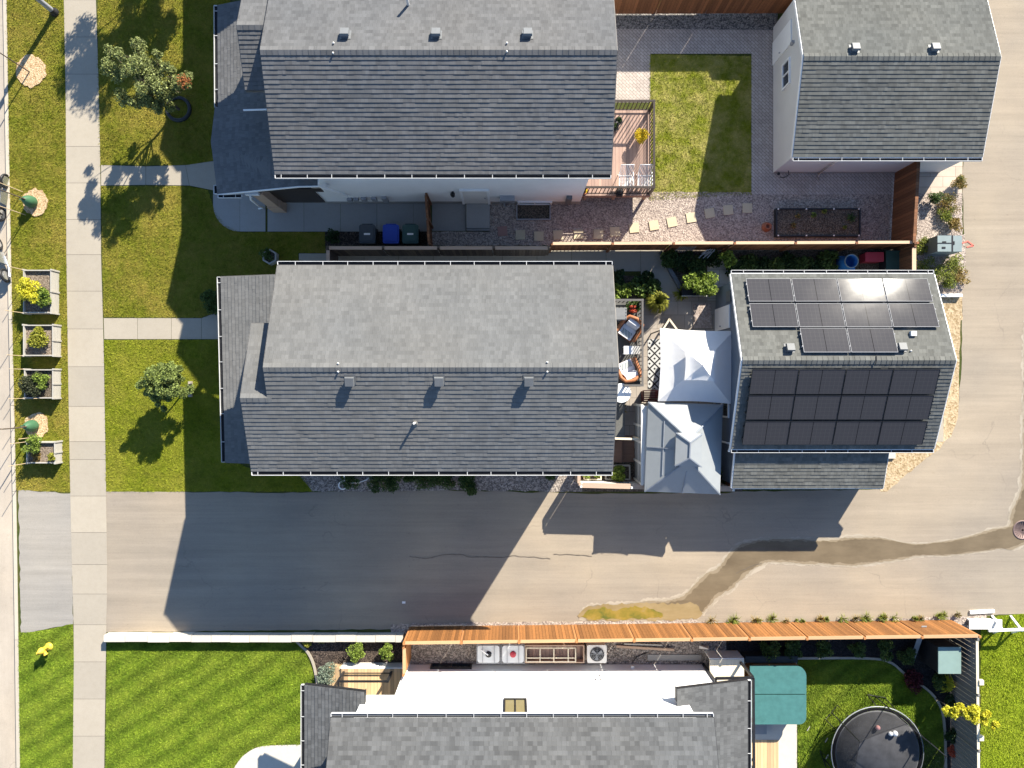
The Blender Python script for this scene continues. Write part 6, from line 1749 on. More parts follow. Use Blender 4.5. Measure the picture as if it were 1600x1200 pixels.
for k, (px, py, r, mt) in enumerate([(1440, 385, .33, 'leaf_weed'), (1446, 418, .45, 'leaf_weed'), (1470, 424, .5, 'leaf_weed'), (1492, 412, .42, 'leaf_weed'), (1500, 432, .35, 'leaf_dry'), (1455, 432, .4, 'leaf_green'), (1483, 318, .55, 'leaf_dry'), (1500, 285, .3, 'leaf_dry'), (1462, 310, .3, 'leaf_green'), (1480, 336, .35, 'leaf_weed'), (1492, 350, .28, 'leaf_dry'), (1482, 440, .4, 'leaf_weed')]):
    shrub('weed', ['weed tuft left of the utility box by the fence', 'weed below the fence end and utility box', 'weed straight below the utility box', 'weed at the lower right of the utility box', 'dry weed on the lane edge below the utility box', 'green weed above the solar garage eave', 'dry weed clump in the gravel corner below the pale garage', 'thin dry weed on the lane edge below the pale garage', 'small green weed at the paver edge in the gravel corner', 'weed in the middle of the gravel corner', 'dry weed on the lane edge of the gravel corner', 'lowest weed by the solar garage gutter corner'][k], 'weed', px, py, r, .3 + .12 * (k % 3), M[mt], 260, .055, 'weeds along the lane verge')
m = MB(); a, b = W(1469, 459, .2), W(1504, 463.5, .2); m.box((a.x, b.y, 0), (b.x, a.y, .2)); m.build('parking_kerb', M['white'], None, 'white concrete parking block near the solar garage corner', 'parking block')
m = MB(); a, b = W(1370, 712, .3), W(1396, 716, .3); m.box((W(1381, 703).x, W(1381, 716).y, 0), (W(1397, 703).x, W(1381, 703).y, .12)); m.build('door_sill', M['concrete_pale'], None, 'pale concrete step beside the lean-to end', 'step')

# ================================================================== centre yard things
# deck furniture
def armchair(px, py, ang, label):
    c = W(px, py, zc + .5); t = thing('armchair', label, 'chair', (c.x, c.y, zc), 'wicker armchairs on the grey deck')
    R = Matrix.Rotation(math.radians(ang), 3, 'Z')
    def P(x, y, z): v = R @ Vector((x, y, 0)); return Vector((c.x + v.x, c.y + v.y, zc + z))
    def bx(m, x0, x1, y0, y1, z0, z1): m.hexa([P(x0, y0, z0), P(x1, y0, z0), P(x1, y1, z0), P(x0, y1, z0), P(x0, y0, z1), P(x1, y0, z1), P(x1, y1, z1), P(x0, y1, z1)])
    m = MB(); bx(m, -.34, .34, -.36, .34, .12, .36); m.build('seat', M['wicker'], t)
    m = MB(); pts = [P(-.42, -.34, .6), P(-.42, .2, .64), P(-.32, .42, .8), P(0, .5, .86), P(.32, .42, .8), P(.42, .2, .64), P(.42, -.34, .6)]; m.tube(pts, .075, 10)
    for a, b in zip(pts, pts[1:]):
        m.add([a, b, Vector((b.x, b.y, zc + .15)), Vector((a.x, a.y, zc + .15))], [[0, 1, 2, 3]])
    m.build('backrest', M['wicker'], t)
    m = MB(); bx(m, -.3, .3, -.36, .1, .365, .46); cu = m.build('seat_cushion', M['cushion'], t)
    m = MB(); bx(m, -.22, .22, -.3, -.06, .461, .475); m.build('cushion_stripe', M['cushion_stripe'], cu)
    m = MB(); m.hexa([P(-.26, .1, .42), P(.26, .1, .42), P(.26, .3, .42), P(-.26, .3, .42), P(-.26, .24, .8), P(.26, .24, .8), P(.26, .4, .78), P(-.26, .4, .78)]); m.build('back_cushion', M['cushion'], t)
    for sx, sy in ((-.36, -.34), (.36, -.34), (-.36, .34), (.36, .34)):
        m = MB(); m.tube([P(sx, sy, 0), P(sx, sy, .2)], .03, 6); m.build('leg', M['wicker'], t)
armchair(983, 515, -35, 'wicker armchair with blue patterned cushion nearer the top railing of the grey deck')
armchair(981, 577, 205, 'wicker armchair with white cushions in the middle of the grey deck')
t = thing('side_table', 'small white side table between the two wicker armchairs', 'table', W(987, 547, zc))
c = W(986, 547, zc + .5); m = MB(); m.box((c.x - .3, c.y - .17, zc + .46), (c.x + .1, c.y + .17, zc + .5)); m.build('tabletop', M['white'], t)
m = MB()
for i in range(9): m.box((c.x + .12 + i * .03, c.y - .17, zc + .45), (c.x + .138 + i * .03, c.y + .17, zc + .49))
m.build('slat_shelf', M['offwhite'], t)
for sx in (-.27, .36):
    for sy in (-.14, .14): m = MB(); m.tube([(c.x + sx, c.y + sy, zc), (c.x + sx, c.y + sy, zc + .455)], .018, 6); m.build('leg', M['white'], t)
t = thing('round_table', 'round white table on the lower part of the grey deck', 'table', W(971, 614, zc)); c = W(971, 614, zc + .72)
m = MB(); m.lathe((c.x, c.y, zc + .68), [(.02, 0), (.38, 0), (.4, .015), (.4, .035), (.3, .045), (.29, .04), (.16, .05), (.15, .045), (.001, .05)], 32, False); m.build('tabletop', M['white'], t)
m = MB(); m.tube([(c.x, c.y, zc + .03), (c.x, c.y, zc + .68)], .035, 10); m.lathe((c.x, c.y, zc), [(.25, 0), (.25, .02), (.05, .04)], 20); m.build('pedestal', M['white'], t)
m = MB(); c = W(969, 490, zc + .9); r_ = random.Random(2)
m.hexa([(c.x - .35, c.y - .32, zc), (c.x + .32, c.y - .32, zc), (c.x + .32, c.y + .32, zc), (c.x - .35, c.y + .32, zc), (c.x - .3, c.y - .24, zc + .88), (c.x + .26, c.y - .24, zc + .95), (c.x + .26, c.y + .24, zc + .95), (c.x - .3, c.y + .24, zc + .88)])
for i in range(4): m.tube([(c.x - .25 + i * .05, c.y - .3 + i * .02, zc + .5), (c.x + .25, c.y - .2 + i * .13, zc + .965)], .02, 6)
m.build('grill_cover', M['grey_cloth'], None, 'barbecue under a grey cloth cover on the grey deck corner', 'barbecue')
potted(990, 480, zc, .26, .4, M['leaf_green'], 'potted green plant in the top right corner of the grey deck', n=260, leaf=.09)
shrub('flowers', 'orange red flowers beside the covered barbecue', 'plant', 989, 483, .14, .3, M['petal_red'], 110, .07, z=zc + .5)
grassy('spiky_plant', 'spiky pale plant below the round white table', 'plant', 967, 640, .35, .4, M['leaf_dry'], 40, z=.05)
# patio: rug, bin, slab, furniture
m = MB(); a, b = W(1012, 530), W(1036, 608); m.box((a.x, b.y, .012), (b.x, a.y, .022)); m.build('rug', M['rug'], None, 'black and white diamond rug beside the white canopy', 'rug')
m = MB(); a, b = W(1083, 474), W(1111, 513); m.box((a.x, b.y, .012), (b.x, a.y, .07)); m.build('stone_slab', M['stone_slab'], None, 'speckled stone slab on the patio above the white canopy', 'paving slab')
t = thing('bench', 'maroon metal bench between the grey deck and the white canopy', 'bench', W(1012, 620)); v = W(1012, 620)
m = MB()
for i in range(5): m.box((v.x - .3, v.y - .22 + i * .09, .4), (v.x + .4, v.y - .16 + i * .09, .43))
m.build('seat', M['maroon'], t); m = MB(); m.box((v.x - .3, v.y + .25, .42), (v.x + .4, v.y + .29, .85)); m.build('backrest', M['maroon'], t)
for sx in (-.26, .36): m = MB(); m.box((v.x + sx - .03, v.y - .2, .012), (v.x + sx + .03, v.y + .25, .4)); m.build('leg', M['maroon'], t)
t = thing('planter_stand', 'square wooden frame stand beside the rug, half under the canopy', 'stand', W(1042, 508)); v = W(1044, 508, .4)
m = MB(); m.bar((v.x - .3, v.y - .3, .4), (v.x + .05, v.y + .25, .4), .07); m.bar((v.x + .05, v.y + .25, .4), (v.x + .42, v.y - .25, .4), .07); m.build('frame', M['cream_wood'], t)
m = MB(); m.bar((v.x - .3, v.y - .3, .012), (v.x - .3, v.y - .3, .36), .06); m.bar((v.x + .42, v.y - .25, .012), (v.x + .42, v.y - .25, .36), .06); m.bar((v.x + .05, v.y + .25, .012), (v.x + .05, v.y + .25, .36), .06); m.build('leg', M['cream_wood'], t)
m = MB(); m.box((W(1141, 570, 1).x, W(1141, 622).y, .012), (W(1146, 570, 1).x, W(1141, 572).y, 1.7)); m.build('lattice_screen', M['offwhite'], None, 'narrow white framed board leaning beside the garage wall, right of the white canopy', 'screen')
# black edged curved planter with lime plant
t = thing('planter_trough', 'dark edged trough with pale lime plants near the garage corner', 'planter', W(1088, 460))
m = MB(); a, b = W(1066, 452, .45), W(1104, 462, .45); m.box((a.x, b.y, .012), (b.x, a.y, .45)); m.build('box', M['black'], t)
m = MB(); m.box((a.x - .02, b.y - .025, .43), (b.x + .02, b.y - .002, .47)); m.build('rim', M['offwhite'], t)
shrub('shrub', 'tall pale lime plant in the left of the dark edged trough', 'plant', 1082, 441, .36, .9, M['leaf_lime'], 420, .10, z=.2)
shrub('shrub', 'tall pale lime plant in the right of the dark edged trough', 'plant', 1099, 444, .42, 1.0, M['leaf_lime'], 480, .10, z=.2)
shrub('shrub', 'bright leafed plant at the fence above the garden path', 'plant', 1138, 405, .30, .9, M['leaf_lime'], 260, .10, z=.1)
grassy('strappy_plant', 'yellow strap leaved plant left of the dark edged trough', 'plant', 1064, 458, .35, .35, M['leaf_gold'], 34, z=.03, w=.03)
m = MB(); v = W(1104, 394, .8)
for k in range(7): m.bar((v.x - .25 + k * .06, v.y - .2 + (k % 3) * .1, .5), (v.x + .05 + k * .05, v.y + .12 - (k % 2) * .1, .8 + .04 * (k % 3)), .035, .02)
m.bar((v.x, v.y, .01), (v.x, v.y, .6), .04); m.build('garden_spinner', M['metal'], None, 'pale metal garden ornament against the fence above the trough', 'ornament')
m = MB()
for k in range(9): v = W(1050 + k * 3, 397, .0); m.bar((v.x, v.y, .25), (v.x + .22, v.y + .22, 1.05), .025, .02)
m.build('trellis', M['metal'], None, 'grey slatted trellis leaning on the brown fence', 'trellis')
m = MB(); a, b = W(1030, 394), W(1066, 458); m.bar((a.x, a.y, .1), (b.x, b.y, .1), .16, .2); m.build('border_sleeper', M['vent'], None, 'dark diagonal sleeper edging beside the concrete path', 'edging')
# deck bed plants
for k, (px, py, r, h_, mt) in enumerate([(967, 438, .32, .5, 'leaf_dark'), (965, 456, .33, .5, 'leaf_lime'), (980, 455, .28, .5, 'leaf_lime'), (994, 445, .34, .6, 'leaf_green'), (1000, 455, .3, .5, 'leaf_lime'), (1022, 448, .36, .6, 'leaf_green'), (1010, 437, .3, .5, 'leaf_dark')]):
    shrub('shrub', ['dark plant at the eave corner of the bed above the grey deck', 'lime hosta by the deck railing, leftmost', 'lime hosta by the deck railing, second from the roof', 'green plant in the middle of the bed above the grey deck', 'lime plant at the middle of the deck railing', 'green leafy plant at the right end of the bed above the deck', 'dark plant at the path edge of the bed above the deck'][k], 'shrub', px, py, r, h_, M[mt], 240, .10)
grassy('ornamental_grass', 'round yellow green ornamental bush right of the grey deck corner', 'bush', 1027, 472, .48, .85, M['leaf_gold'], 420, w=.018)
# garden along the fence
for k in range(13):
    px = 1050 + k * 20.5; py = 404 + (k % 3) * 6 + (6 if k > 3 else 0)
    if 1112 < px < 1150: continue
    shrub('vegetable_plant', 'dark green plant in the shaded bed along the brown fence, row place %s' % ['one', 'two', 'three', 'four', 'five', 'six', 'seven', 'eight', 'nine', 'ten', 'eleven', 'twelve', 'thirteen'][k], 'plant', px, py, .42, .55, M['leaf_dark'] if k % 2 else M['leaf_green'], 300, .09, 'plants in the shaded fence bed')
# barrel, red tote, compost bay
t = thing('rain_barrel', 'open blue rain barrel beside the red tote', 'barrel', W(1325, 412)); c = W(1330, 408, .92)
m = MB(); m.lathe((c.x, c.y, 0), [(.24, 0), (.29, .2), (.3, .5), (.28, .8), (.27, .9), (.29, .92), (.29, .95), (.255, .95), (.25, .6), (.25, .25), (.001, .22)], 22); m.build('barrel', M['blue_barrel'], t)
m = MB(); m.lathe((c.x, c.y, .93), [(.262, 0), (.298, 0), (.298, .035), (.262, .035), (.262, 0)], 22); m.build('rim', M['steel_green'], t)
m = MB(); a, b = W(1312, 400, .35), W(1336, 424, .35); m.box((a.x, b.y, 0.01), (b.x, a.y, .35)); m.build('water_tub', M['blue_barrel'], None, 'low blue tub under the open rain barrel', 'tub')
t = thing('storage_tote', 'red plastic tote with lid in the shaded corner', 'tote', W(1366, 402)); a, b = W(1352, 394, .6), W(1381, 409, .6)
m = MB(); m.box((a.x + .03, b.y + .03, .01), (b.x - .03, a.y - .03, .55)); m.build('body', M['red_plastic'], t); m = MB(); m.prism(rrect(a.x, b.y, b.x, a.y, .05), .55, .61); m.build('lid', M['red_plastic'], t)
t = thing('compost_bin', 'dark compost bin right of the red tote', 'compost bin', W(1398, 405)); a, b = W(1386, 392, .7), W(1418, 424, .7)
m = MB(); m.box((a.x, b.y, 0.01), (b.x, a.y, .62)); m.build('body', M['vent_dark'], t); m = MB(); m.box((a.x - .02, b.y - .02, .625), (b.x + .02, a.y + .02, .68)); m.build('lid', M['bin_green'], t)
# lane side bed: raised planters
for k, (x0_, x1_) in enumerate(((912, 940), (946, 985))):
    a, b = W(x0_, 727, .4), W(x1_, 750, .4); t = thing('raised_bed', ['left raised bed with small bright plants by the lane fence', 'right raised bed with one round bush by the lane fence'][k], 'planter', ((a.x + b.x) / 2, (a.y + b.y) / 2, 0))
    m = MB(); w = .05; m.box((a.x, b.y, 0), (b.x, b.y + w, .4)); m.box((a.x, a.y - w, 0), (b.x, a.y, .4)); m.box((a.x, b.y + w, 0), (a.x + w, a.y - w, .4)); m.box((b.x - w, b.y + w, 0), (b.x, a.y - w, .4)); m.build('frame', M['cream_wood'] if k == 0 else M['weathered'], t)
    m = MB(); m.box((a.x + w, b.y + w, 0.01), (b.x - w, a.y - w, .3)); m.build('soil', M['soil_dry'] if k == 0 else M['soil'], t)
shrub('shrub', 'round green bush in the right raised bed by the lane fence', 'shrub', 967, 740, .35, .55, M['leaf_lime'], 380, .08, z=.28)
shrub('shrub', 'bright plant along the eave in the left raised bed', 'plant', 918, 738, .2, .35, M['leaf_lime'], 160, .07, z=.28); shrub('shrub', 'second bright plant in the left raised bed near the divider', 'plant', 931, 738, .2, .35, M['leaf_lime'], 160, .07, z=.28)
shrub('shrub', 'dark green bush beside the gazebo and dark timber fence', 'shrub', 1133, 742, .25, .6, M['leaf_green'], 200, .08)
# bed under the eave along the lane
for k, (px, py, r) in enumerate([(548, 748, .4), (590, 750, .45), (612, 752, .4), (660, 746, .42), (680, 744, .4), (700, 748, .38), (729, 752, .42), (736, 762, .28), (860, 742, .22), (640, 744, .3)]):
    shrub('low_shrub', ['low green plant near the coiled downspout hose', 'low green plant left of the light patch on the lane bed', 'low green plant nearest the light patch on the lane bed', 'low green plant right of the light patch under the eave', 'low green plant in the middle of the lane bed', 'low green plant in the right half of the green part of the lane bed', 'rightmost leafy plant of the lane bed', 'sprawling plant at the lane edge below the rightmost leafy plant', 'tiny plant in the grey gravel near the raised beds', 'thin green plant under the gutter above the light patch'][k], 'plant', px, py, r, .3, M['leaf_green'], 260, .07, 'low plants under the eave')
m = MB(); c = W(536, 758)
pts = [W(537, 740, .4), W(539, 750, .12)] + [(c.x + .17 * math.cos(a), c.y + .17 * math.sin(a), .07) for a in [1.5 + i * .5 for i in range(12)]] + [W(560, 754, .06), W(572, 750, .05), W(583, 742, .05)]
m.tube(pts, .03, 8); m.build('drain_hose', M['white'], None, 'white coiled drain hose on the gravel under the eave', 'hose')
# small front things of the middle houses
def hexplanter(px, py, label):
    c = W(px, py, .35); t = thing('hexagon_planter', label, 'planter', (c.x, c.y, 0)); m = MB(); r0, r1 = .34, .26
    for i in range(6):
        a0, a1 = math.pi / 3 * i + .5, math.pi / 3 * (i + 1) + .5
        f = lambda r_, a: (c.x + r_ * math.cos(a), c.y + r_ * math.sin(a))
        P = [f(r1, a0), f(r0, a0), f(r0, a1), f(r1, a1)]; m.hexa([(*p, 0) for p in P] + [(*p, .35) for p in P])
    m.build('frame', M['weathered'], t); m = MB(); m.prism([(c.x + .25 * math.cos(math.pi / 3 * i + .5), c.y + .25 * math.sin(math.pi / 3 * i + .5)) for i in range(6)], .01, .25); m.build('soil', M['soil'], t)
hexplanter(421, 401, 'grey hexagonal planter in the shaded lawn near the porch roof')
shrub('shrub', 'small green plant in the hexagonal planter', 'plant', 417, 398, .22, .35, M['leaf_green'], 150, .06, z=.22)
shrub('shrub', 'dark bush beside the front walk at the porch gutter', 'bush', 332, 472, .42, .6, M['leaf_green'], 500, .07)
shrub('shrub', 'low dark plant near the fence end above the small walk', 'bush', 521, 372, .3, .4, M['leaf_dark'], 200, .07)

# ================================================================== yard of the white house
for k, (px, py, r, mt, h_) in enumerate([(560, 1019, .40, 'leaf_lime', .7), (605, 1017, .30, 'leaf_lime', .75), (605, 1000, .20, 'leaf_lime', .4), (480, 1003, .2, 'leaf_gold', .3), (503, 1000, .13, 'leaf_weed', .25), (516, 1050, .42, 'leaf_silver', .6)]):
    shrub('shrub', ['largest round lime shrub in the brown mulch', 'smaller oval lime shrub in the brown mulch beside the fence end', 'small lime shrub at the white kerb wall', 'small golden plant at the lawn edging in the mulch', 'tiny green plant in the mulch near the kerb wall', 'silvery spiky shrub beside the tan deck'][k], 'shrub', px, py, r, h_, M[mt], 520, .055, 'shrubs of the mulch bed')
def tote(px0, px1, label, cap):
    h = .95; a, b = W(px0, 1008, h), W(px1, 1037, h); t = thing('water_tank', label, 'water tank', ((a.x + b.x) / 2, (a.y + b.y) / 2, 0))
    m = MB(); m.prism(rrect(a.x + .03, b.y + .03, b.x - .03, a.y - .03, .1), .12, .93); m.build('tank', M['totes'], t)
    cx, cy = (a.x + b.x) / 2, (a.y + b.y) / 2
    m = MB(); m.lathe((cx, cy, .93), [(.13, 0), (.13, .04), (.11, .06), (.001, .06)], 18); m.build('lid', cap, t)
    m = MB()
    for z in (.3, .6, .9):
        for p, s in (((a.x, a.y), (b.x, a.y)), ((b.x, a.y), (b.x, b.y)), ((b.x, b.y), (a.x, b.y)), ((a.x, b.y), (a.x, a.y))): m.bar((*p, z), (*s, z), .02)
    for f in (.25, .75): x = a.x + (b.x - a.x) * f; m.bar((x, b.y, .96), (x, a.y, .96), .022)
    for p in ((a.x, a.y), (b.x, a.y), (b.x, b.y), (a.x, b.y)): m.bar((*p, .0), (*p, .95), .025)
    m.build('cage', M['metal'], t)
    m = MB(); m.box((a.x, b.y, 0.01), (b.x, a.y, .11)); m.build('pallet', M['tan_board'], t)
    return cx, cy
cx, cy = tote(745, 781.5, 'caged white water tank with black opening and feed pipe', M['black'])
m = MB(); m.tube([(cx - .3, cy + .25, 1.1), (cx - .02, cy, 1.02)], .03, 8); m.build('feed_pipe', M['white'], None, 'short white pipe feeding the black opening of the water tank', 'pipe')
tote(783.5, 819.5, 'caged white water tank with red lid', M['red_plastic'])
# brown cold frame
t = thing('cold_frame', 'brown timber cold frame with pale lattice between the water tank and the heat pump', 'cold frame', W(866, 1022)); h = .8; a, b = W(820, 1008, h), W(913, 1036, h)
m = MB(); w = .04; m.box((a.x, b.y, 0), (b.x, b.y + w, h)); m.box((a.x, a.y - w, 0), (b.x, a.y, h)); m.box((a.x, b.y + w, 0), (a.x + w, a.y - w, h)); m.box((b.x - w, b.y + w, 0), (b.x, a.y - w, h)); m.build('frame', M['tan_board'], t)
m = MB(); m.box((a.x + w, b.y + w, .01), (b.x - w, a.y - w, .45)); m.build('soil', M['deck_mauve'], t)
m = MB(); x1_ = W(900, 1020, h).x; yy = [a.y - .12, a.y - .12 - .42, b.y + .06]
for y in yy: m.bar((a.x + .05, y, h + .012), (x1_, y, h + .012), .045, .02)
for f in (0, .28, .56, .85, 1): x = a.x + .06 + (x1_ - a.x - .08) * f; m.bar((x, yy[0], h + .034), (x, yy[2], h + .034), .045, .02)
m.build('lattice', M['cream_wood'], t)
# heat pump
t = thing('heat_pump', 'light grey outdoor air conditioner with round fan grille', 'air conditioner', W(932, 1022)); h = .85; a, b = W(917.5, 1008, h), W(948, 1036, h); cx, cy = (a.x + b.x) / 2, (a.y + b.y) / 2
m = MB(); m.prism(rrect(a.x, b.y, b.x, a.y, .07), .06, h); m.build('cabinet', M['offwhite'], t)
m = MB(); m.lathe((cx, cy, h + .001), [(.30, 0), (.30, .012), (.001, .012)], 28); g = m.build('fan_well', M['vent_dark'], t)
m = MB()
for k in range(3):
    a0 = 2 * math.pi * k / 3; P = [(cx + r_ * math.cos(a0 + o), cy + r_ * math.sin(a0 + o), h + .016) for r_, o in ((.04, 0), (.25, .15), (.26, .75), (.06, .9))]; m.hexa(P + [(p[0], p[1], p[2] + .008) for p in P])
m.build('fan_blade', M['metal'], g)
m = MB()
for r_ in (.1, .17, .24, .3): 
    m.tube([(cx + r_ * math.cos(a_), cy + r_ * math.sin(a_), h + .04) for a_ in [2 * math.pi * i / 24 for i in range(25)]], .006, 4, False)
for k in range(8): a_ = math.pi * k / 4; m.bar((cx, cy, h + .045), (cx + .3 * math.cos(a_), cy + .3 * math.sin(a_), h + .04), .01)
m.build('fan_grille', M['metal'], t)
# side yard oddments
m = MB(); a, b = W(963, 1010, .1), W(1053, 1015, .1); m.bar((a.x, a.y, .1), (b.x, b.y, .14), .1, .04); m.build('plank', M['tan_board'], None, 'long pale plank lying on the gravel right of the heat pump', 'plank')
m = MB(); a, b = W(975, 1006, .1), W(1035, 1008, .1); m.bar((a.x, a.y, .1), (b.x, b.y, .1), .06, .04); m.build('plank', M['weathered'], None, 'second thin plank close to the orange fence', 'plank')
m = MB(); a, b = W(1012, 1023, .06), W(1096, 1032, .06); m.box((a.x, b.y, .01), (b.x, a.y, .06)); m.build('paving_pad', M['concrete_grey'], None, 'shaded concrete pad against the white wall', 'paving slab')
m = MB(); pts = [W(988, 1035, .05), W(995, 1026, .05), W(1005, 1022, .05), W(1012, 1020, .05)]; m.tube(pts, .02, 6); m.build('garden_hose', M['black'], None, 'black hose beside the concrete pad', 'hose')
m = MB(); a, b = W(1095, 1012, .3), W(1112, 1020, .5); m.add([(a.x, b.y, .02), (b.x, b.y, .02), (b.x - .1, b.y + .15, .5), (a.x, a.y, .02), (b.x, a.y, .02)], [[0, 1, 2], [1, 4, 2], [4, 3, 2], [3, 0, 2]]); m.build('tarp', M['offwhite'], None, 'crumpled white tarp near the rear deck and fence', 'tarp')
for k, px in enumerate((1203, 1240, 1288, 1340, 1384, 1420)):
    shrub('shrub', ['leftmost dark shrub in the shade of the orange fence', 'second dark shrub in the shade of the orange fence', 'third dark shrub in the shade of the orange fence', 'fourth dark shrub in the shade of the orange fence', 'fifth dark shrub in the shade of the orange fence', 'dark shrub at the bend of the edging near the fence'][k], 'shrub', px, 1014 + (14 if k == 5 else 0), .36, .7, M['leaf_green'], 320, .07, 'shrubs in the shade of the orange fence')
t = thing('utility_cabinet', 'pale teal box in the fence corner beside the charcoal fence', 'utility box', W(1484, 1030)); h = 1.42; a, b = W(1467, 1012, h), W(1501, 1052, h)
m = MB(); m.box((a.x, b.y, 0), (b.x, a.y, h - .05)); m.build('cabinet', M['black'], t); m = MB(); m.box((a.x - .02, b.y - .02, h - .048), (b.x + .02, a.y + .02, h)); m.build('lid', M['teal_box'], t)  # body coloured black to imitate shade on the sides of the teal box
m = MB(); a, b = W(1440, 1000, 1.0), W(1449, 1036, .02); m.hexa([(a.x, b.y, 0.01), (a.x + .22, b.y, .01), (a.x + .22, b.y + .04, .01), (a.x, b.y + .04, .01), (a.x, a.y + .55, 1.0), (a.x + .22, a.y + .55, 1.0), (a.x + .22, a.y + .6, 1.0), (a.x, a.y + .6, 1.0)]); m.build('leaning_board', M['grey_panel'], None, 'grey board leaning on the orange fence near the teal box', 'board')
shrub('maroon_plant', 'maroon leafed plants inside the edging bend', 'plant', 1430, 1063, .4, .4, M['leaf_maroon'], 260, .09)
shrub('shrub', 'green and yellow shrub just below the pale teal box', 'shrub', 1467, 1066, .35, .6, M['leaf_green'], 260, .08); grassy('yellow_plant', 'yellow strap leaved plant below the pale teal box', 'plant', 1474, 1066, .42, .6, M['leaf_yellow'], 90, w=.035)
shrub('shrub', 'small dark shrub beside the yellow leafed tree', 'shrub', 1487, 1096, .25, .4, M['leaf_dark'], 160, .08); shrub('shrub', 'small dark shrub low in the bed by the charcoal fence', 'shrub', 1487, 1150, .25, .4, M['leaf_dark'], 160, .08)
shrub('maroon_plant', 'red leafed plant low by the charcoal fence', 'plant', 1489, 1174, .22, .35, M['petal_red'], 120, .07)
tree(1461, 1090, 1.6, lobes(1461, 1090, [(1482, 1112, 2.2, .24), (1499, 1111, 2.3, .30), (1520, 1117, 2.4, .32), (1542, 1124, 2.3, .28), (1557, 1136, 2.2, .20)]), 'slender tree with bright yellow leaves leaning over the charcoal fence', M['leaf_yellow'], 12, .10, 8500, (.15, -.1), trunk_r=.03, clumps=40, flat=.7)
# trampoline
def trampoline():
    z = .85; c = W(1371, 1176, z); R = q(72) * (H - z) / H
    t = thing('trampoline', 'round black trampoline with net enclosure on the back lawn', 'trampoline', (c.x, c.y, 0))
    m = MB(); m.lathe((c.x, c.y, z - .005), [(R * .915, 0), (R * .915, .008), (.001, .008)], 40); m.build('jumping_mat', M['mat_black'], t)
    m = MB(); m.lathe((c.x, c.y, z), [(R * .92, .004), (R * .925, .012), (R * .975, .014), (R * .98, 0)], 40); m.build('safety_pad', M['pad_dark'], t)
    m = MB(); m.tube([(c.x + R * math.cos(a), c.y + R * math.sin(a), z) for a in [2 * math.pi * i / 48 for i in range(49)]], .02, 8, False); m.build('frame', M['metal'], t)
    top = []
    for k in range(6):
        a = 2 * math.pi * k / 6 + .35; p = Vector((c.x + R * 1.04 * math.cos(a), c.y + R * 1.04 * math.sin(a), 0))
        m = MB(); m.tube([p, p + Vector((0, 0, 2.55))], .024, 8); m.build('net_pole', M['black'], t)
        m = MB(); d = Vector((math.cos(a), math.sin(a), 0)); s = Vector((-d.y, d.x, 0)); b0 = Vector((c.x, c.y, 0)) + d * R
        m.tube([b0 - s * .4 + Vector((0, 0, z)), b0 - s * .4 + d * .12 + Vector((0, 0, .03)), b0 + s * .4 + d * .12 + Vector((0, 0, .03)), b0 + s * .4 + Vector((0, 0, z))], .022, 6); m.build('leg', M['black'], t)
        top.append(p + Vector((0, 0, 2.5)))
    m = MB()
    for i in range(6):
        a, b = top[i], top[(i + 1) % 6]; m.tube([a, a.lerp(b, .5) - Vector((0, 0, .06)), b], .012, 5, False)
    m.build('top_cord', M['black'], t)
    m = MB(); n = 48
    def hexr(a):
        k = math.pi / 3; f = ((a - .35) % k) - k / 2; return R * 1.02 * math.cos(k / 2) / math.cos(f)
    V = []
    for j, (zz, w_) in enumerate(((z + .03, 0), (1.4, .4), (2.0, .8), (2.48, 1))):
        for i in range(n):
            a = 2 * math.pi * i / n; r_ = R * .9 * (1 - w_) + hexr(a) * w_; V.append((c.x + r_ * math.cos(a), c.y + r_ * math.sin(a), zz))
    m.add(V, [[j * n + i, j * n + (i + 1) % n, (j + 1) * n + (i + 1) % n, (j + 1) * n + i] for j in range(3) for i in range(n)], True); m.build('net', M['net'], t)
    return z
zt2 = trampoline()
def ball(px, py, r, mat, label):
    v = W(px, py, zt2 + r); m = MB(); m.sphere((v.x, v.y, zt2 + .006 + r), r, 10); m.build('ball', mat, None, label, 'ball', 'balls on the trampoline')
ball(1371.5, 1137, .10, M['pink'], 'pink ball on the trampoline'); ball(1391.5, 1146.5, .09, M['white'], 'smaller white ball on the trampoline'); ball(1398.5, 1146, .115, M['white'], 'larger white ball on the trampoline')
for k, (px, py) in enumerate(((1290, 1155), (1291, 1181), (1262, 1137))): 
    v = W(px, py); m = MB(); m.bar((v.x - .06, v.y - .09, .09), (v.x + .05, v.y + .1, .09), .03); m.build('wood_stick', M['weathered'], None, ['short pale stick in the net shadow, upper', 'short pale stick in the net shadow, lower', 'short pale stick on the grass left of the net shadow'][k], 'stick')
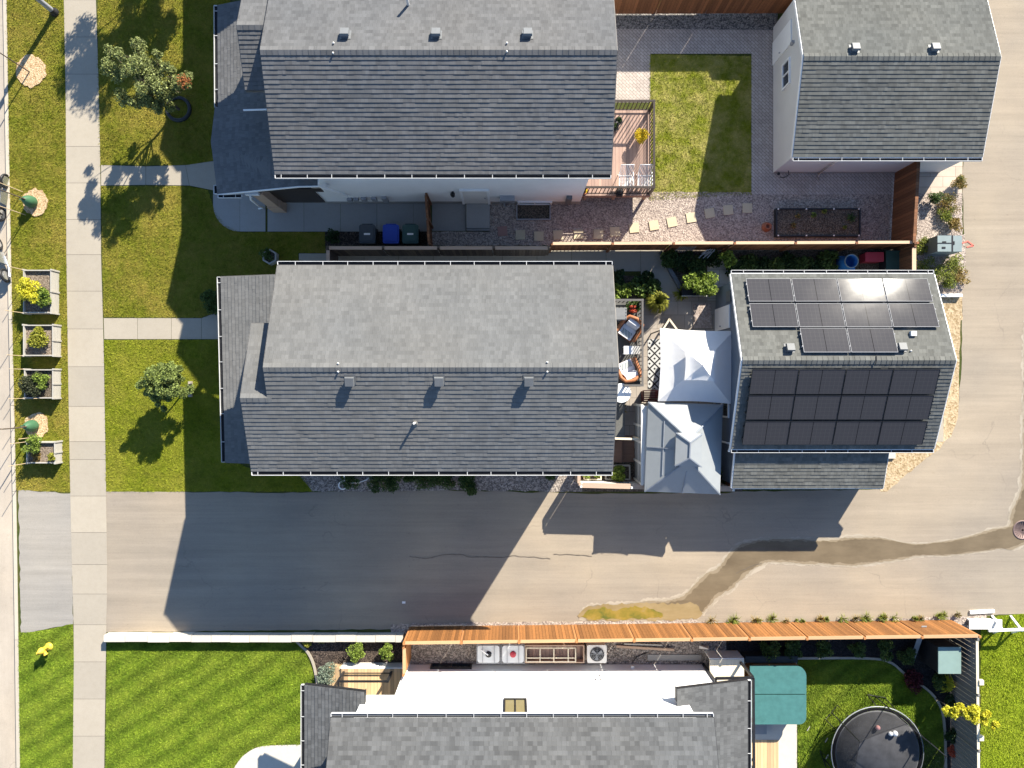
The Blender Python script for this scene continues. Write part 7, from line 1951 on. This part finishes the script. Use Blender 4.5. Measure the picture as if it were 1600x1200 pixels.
# white timber things at the right edge
t = thing('platform', 'low white plank platform beyond the end of the orange fence', 'platform', W(1540, 977)); a, b = W(1514, 968, .22), W(1563, 983, .22)
m = MB(); x = a.x; k = 0
while x < b.x:
    sh = (a.y - b.y) * .0; m.box((x, b.y, .2), (x + .135, a.y, .25)); x += .142
m.build('planks', M['offwhite'], t)
for y in (a.y - .06, b.y + .06): m = MB(); m.box((a.x + .05, y - .04, .0), (b.x - .05, y + .04, .198)); m.build('beam', M['white'], t)
t = thing('sawhorse', 'white timber rail on crossed legs at the right edge', 'sawhorse', W(1575, 985)); a, b = W(1545, 985.5, .80), W(1601, 983.5, .80)
m = MB(); m.bar((a.x, a.y, .78), (b.x, b.y, .78), .10, .07); m.build('rail', M['white'], t)
for x in (b.x - .05, b.x - .85):
    m = MB(); m.bar((x, a.y + .38, .0), (x, a.y - .04, .74), .09, .05); m.build('leg', M['white'], t)
    m = MB(); m.bar((x + .06, a.y - .36, .0), (x + .06, a.y + .04, .74), .09, .05); m.build('leg', M['white'], t)
m = MB(); a, b = W(1516, 957, .08), W(1554, 955, .08); m.bar((a.x, a.y, .05), (b.x, b.y, .05), .14, .08); m.build('plank', M['white'], None, 'short white plank lying on the lane edge', 'plank')
m = MB(); v = W(1597, 828); m.lathe((v.x, v.y, .0), [(.42, 0), (.42, .03), (.36, .03), (.36, .024), (.001, .024)], 28)
for k in range(10): a_ = math.pi * k / 10; d = Vector((math.cos(a_), math.sin(a_), 0)); m.bar(Vector((v.x, v.y, .028)) - d * .33, Vector((v.x, v.y, .028)) + d * .33, .022, .012)
m.build('manhole_cover', M['rust_iron'], None, 'round iron drain cover in the wet patch at the right edge', 'drain')
# wispy weeds along the foot of the orange fence
for k in range(22):
    px = 1118 + k * 18 + rnd.uniform(-9, 9); py = 970 - (k * .42) + rnd.uniform(-1, 4)
    grassy('weed', 'wispy weed at the foot of the orange fence by the lane', 'weed', px, py, rnd.uniform(.10, .34), rnd.uniform(.12, .4), M['leaf_dry'] if k % 3 == 0 else M['leaf_weed'], int(rnd.uniform(16, 60)), 'weeds at the foot of the orange fence', droop=.4, w=.012)
m = MB(); v = W(631, 941); m.box((v.x - .07, v.y - .05, .005), (v.x + .07, v.y + .04, .03)); m.build('litter', M['white'], None, 'small white scrap lying on the shaded lane', 'litter')
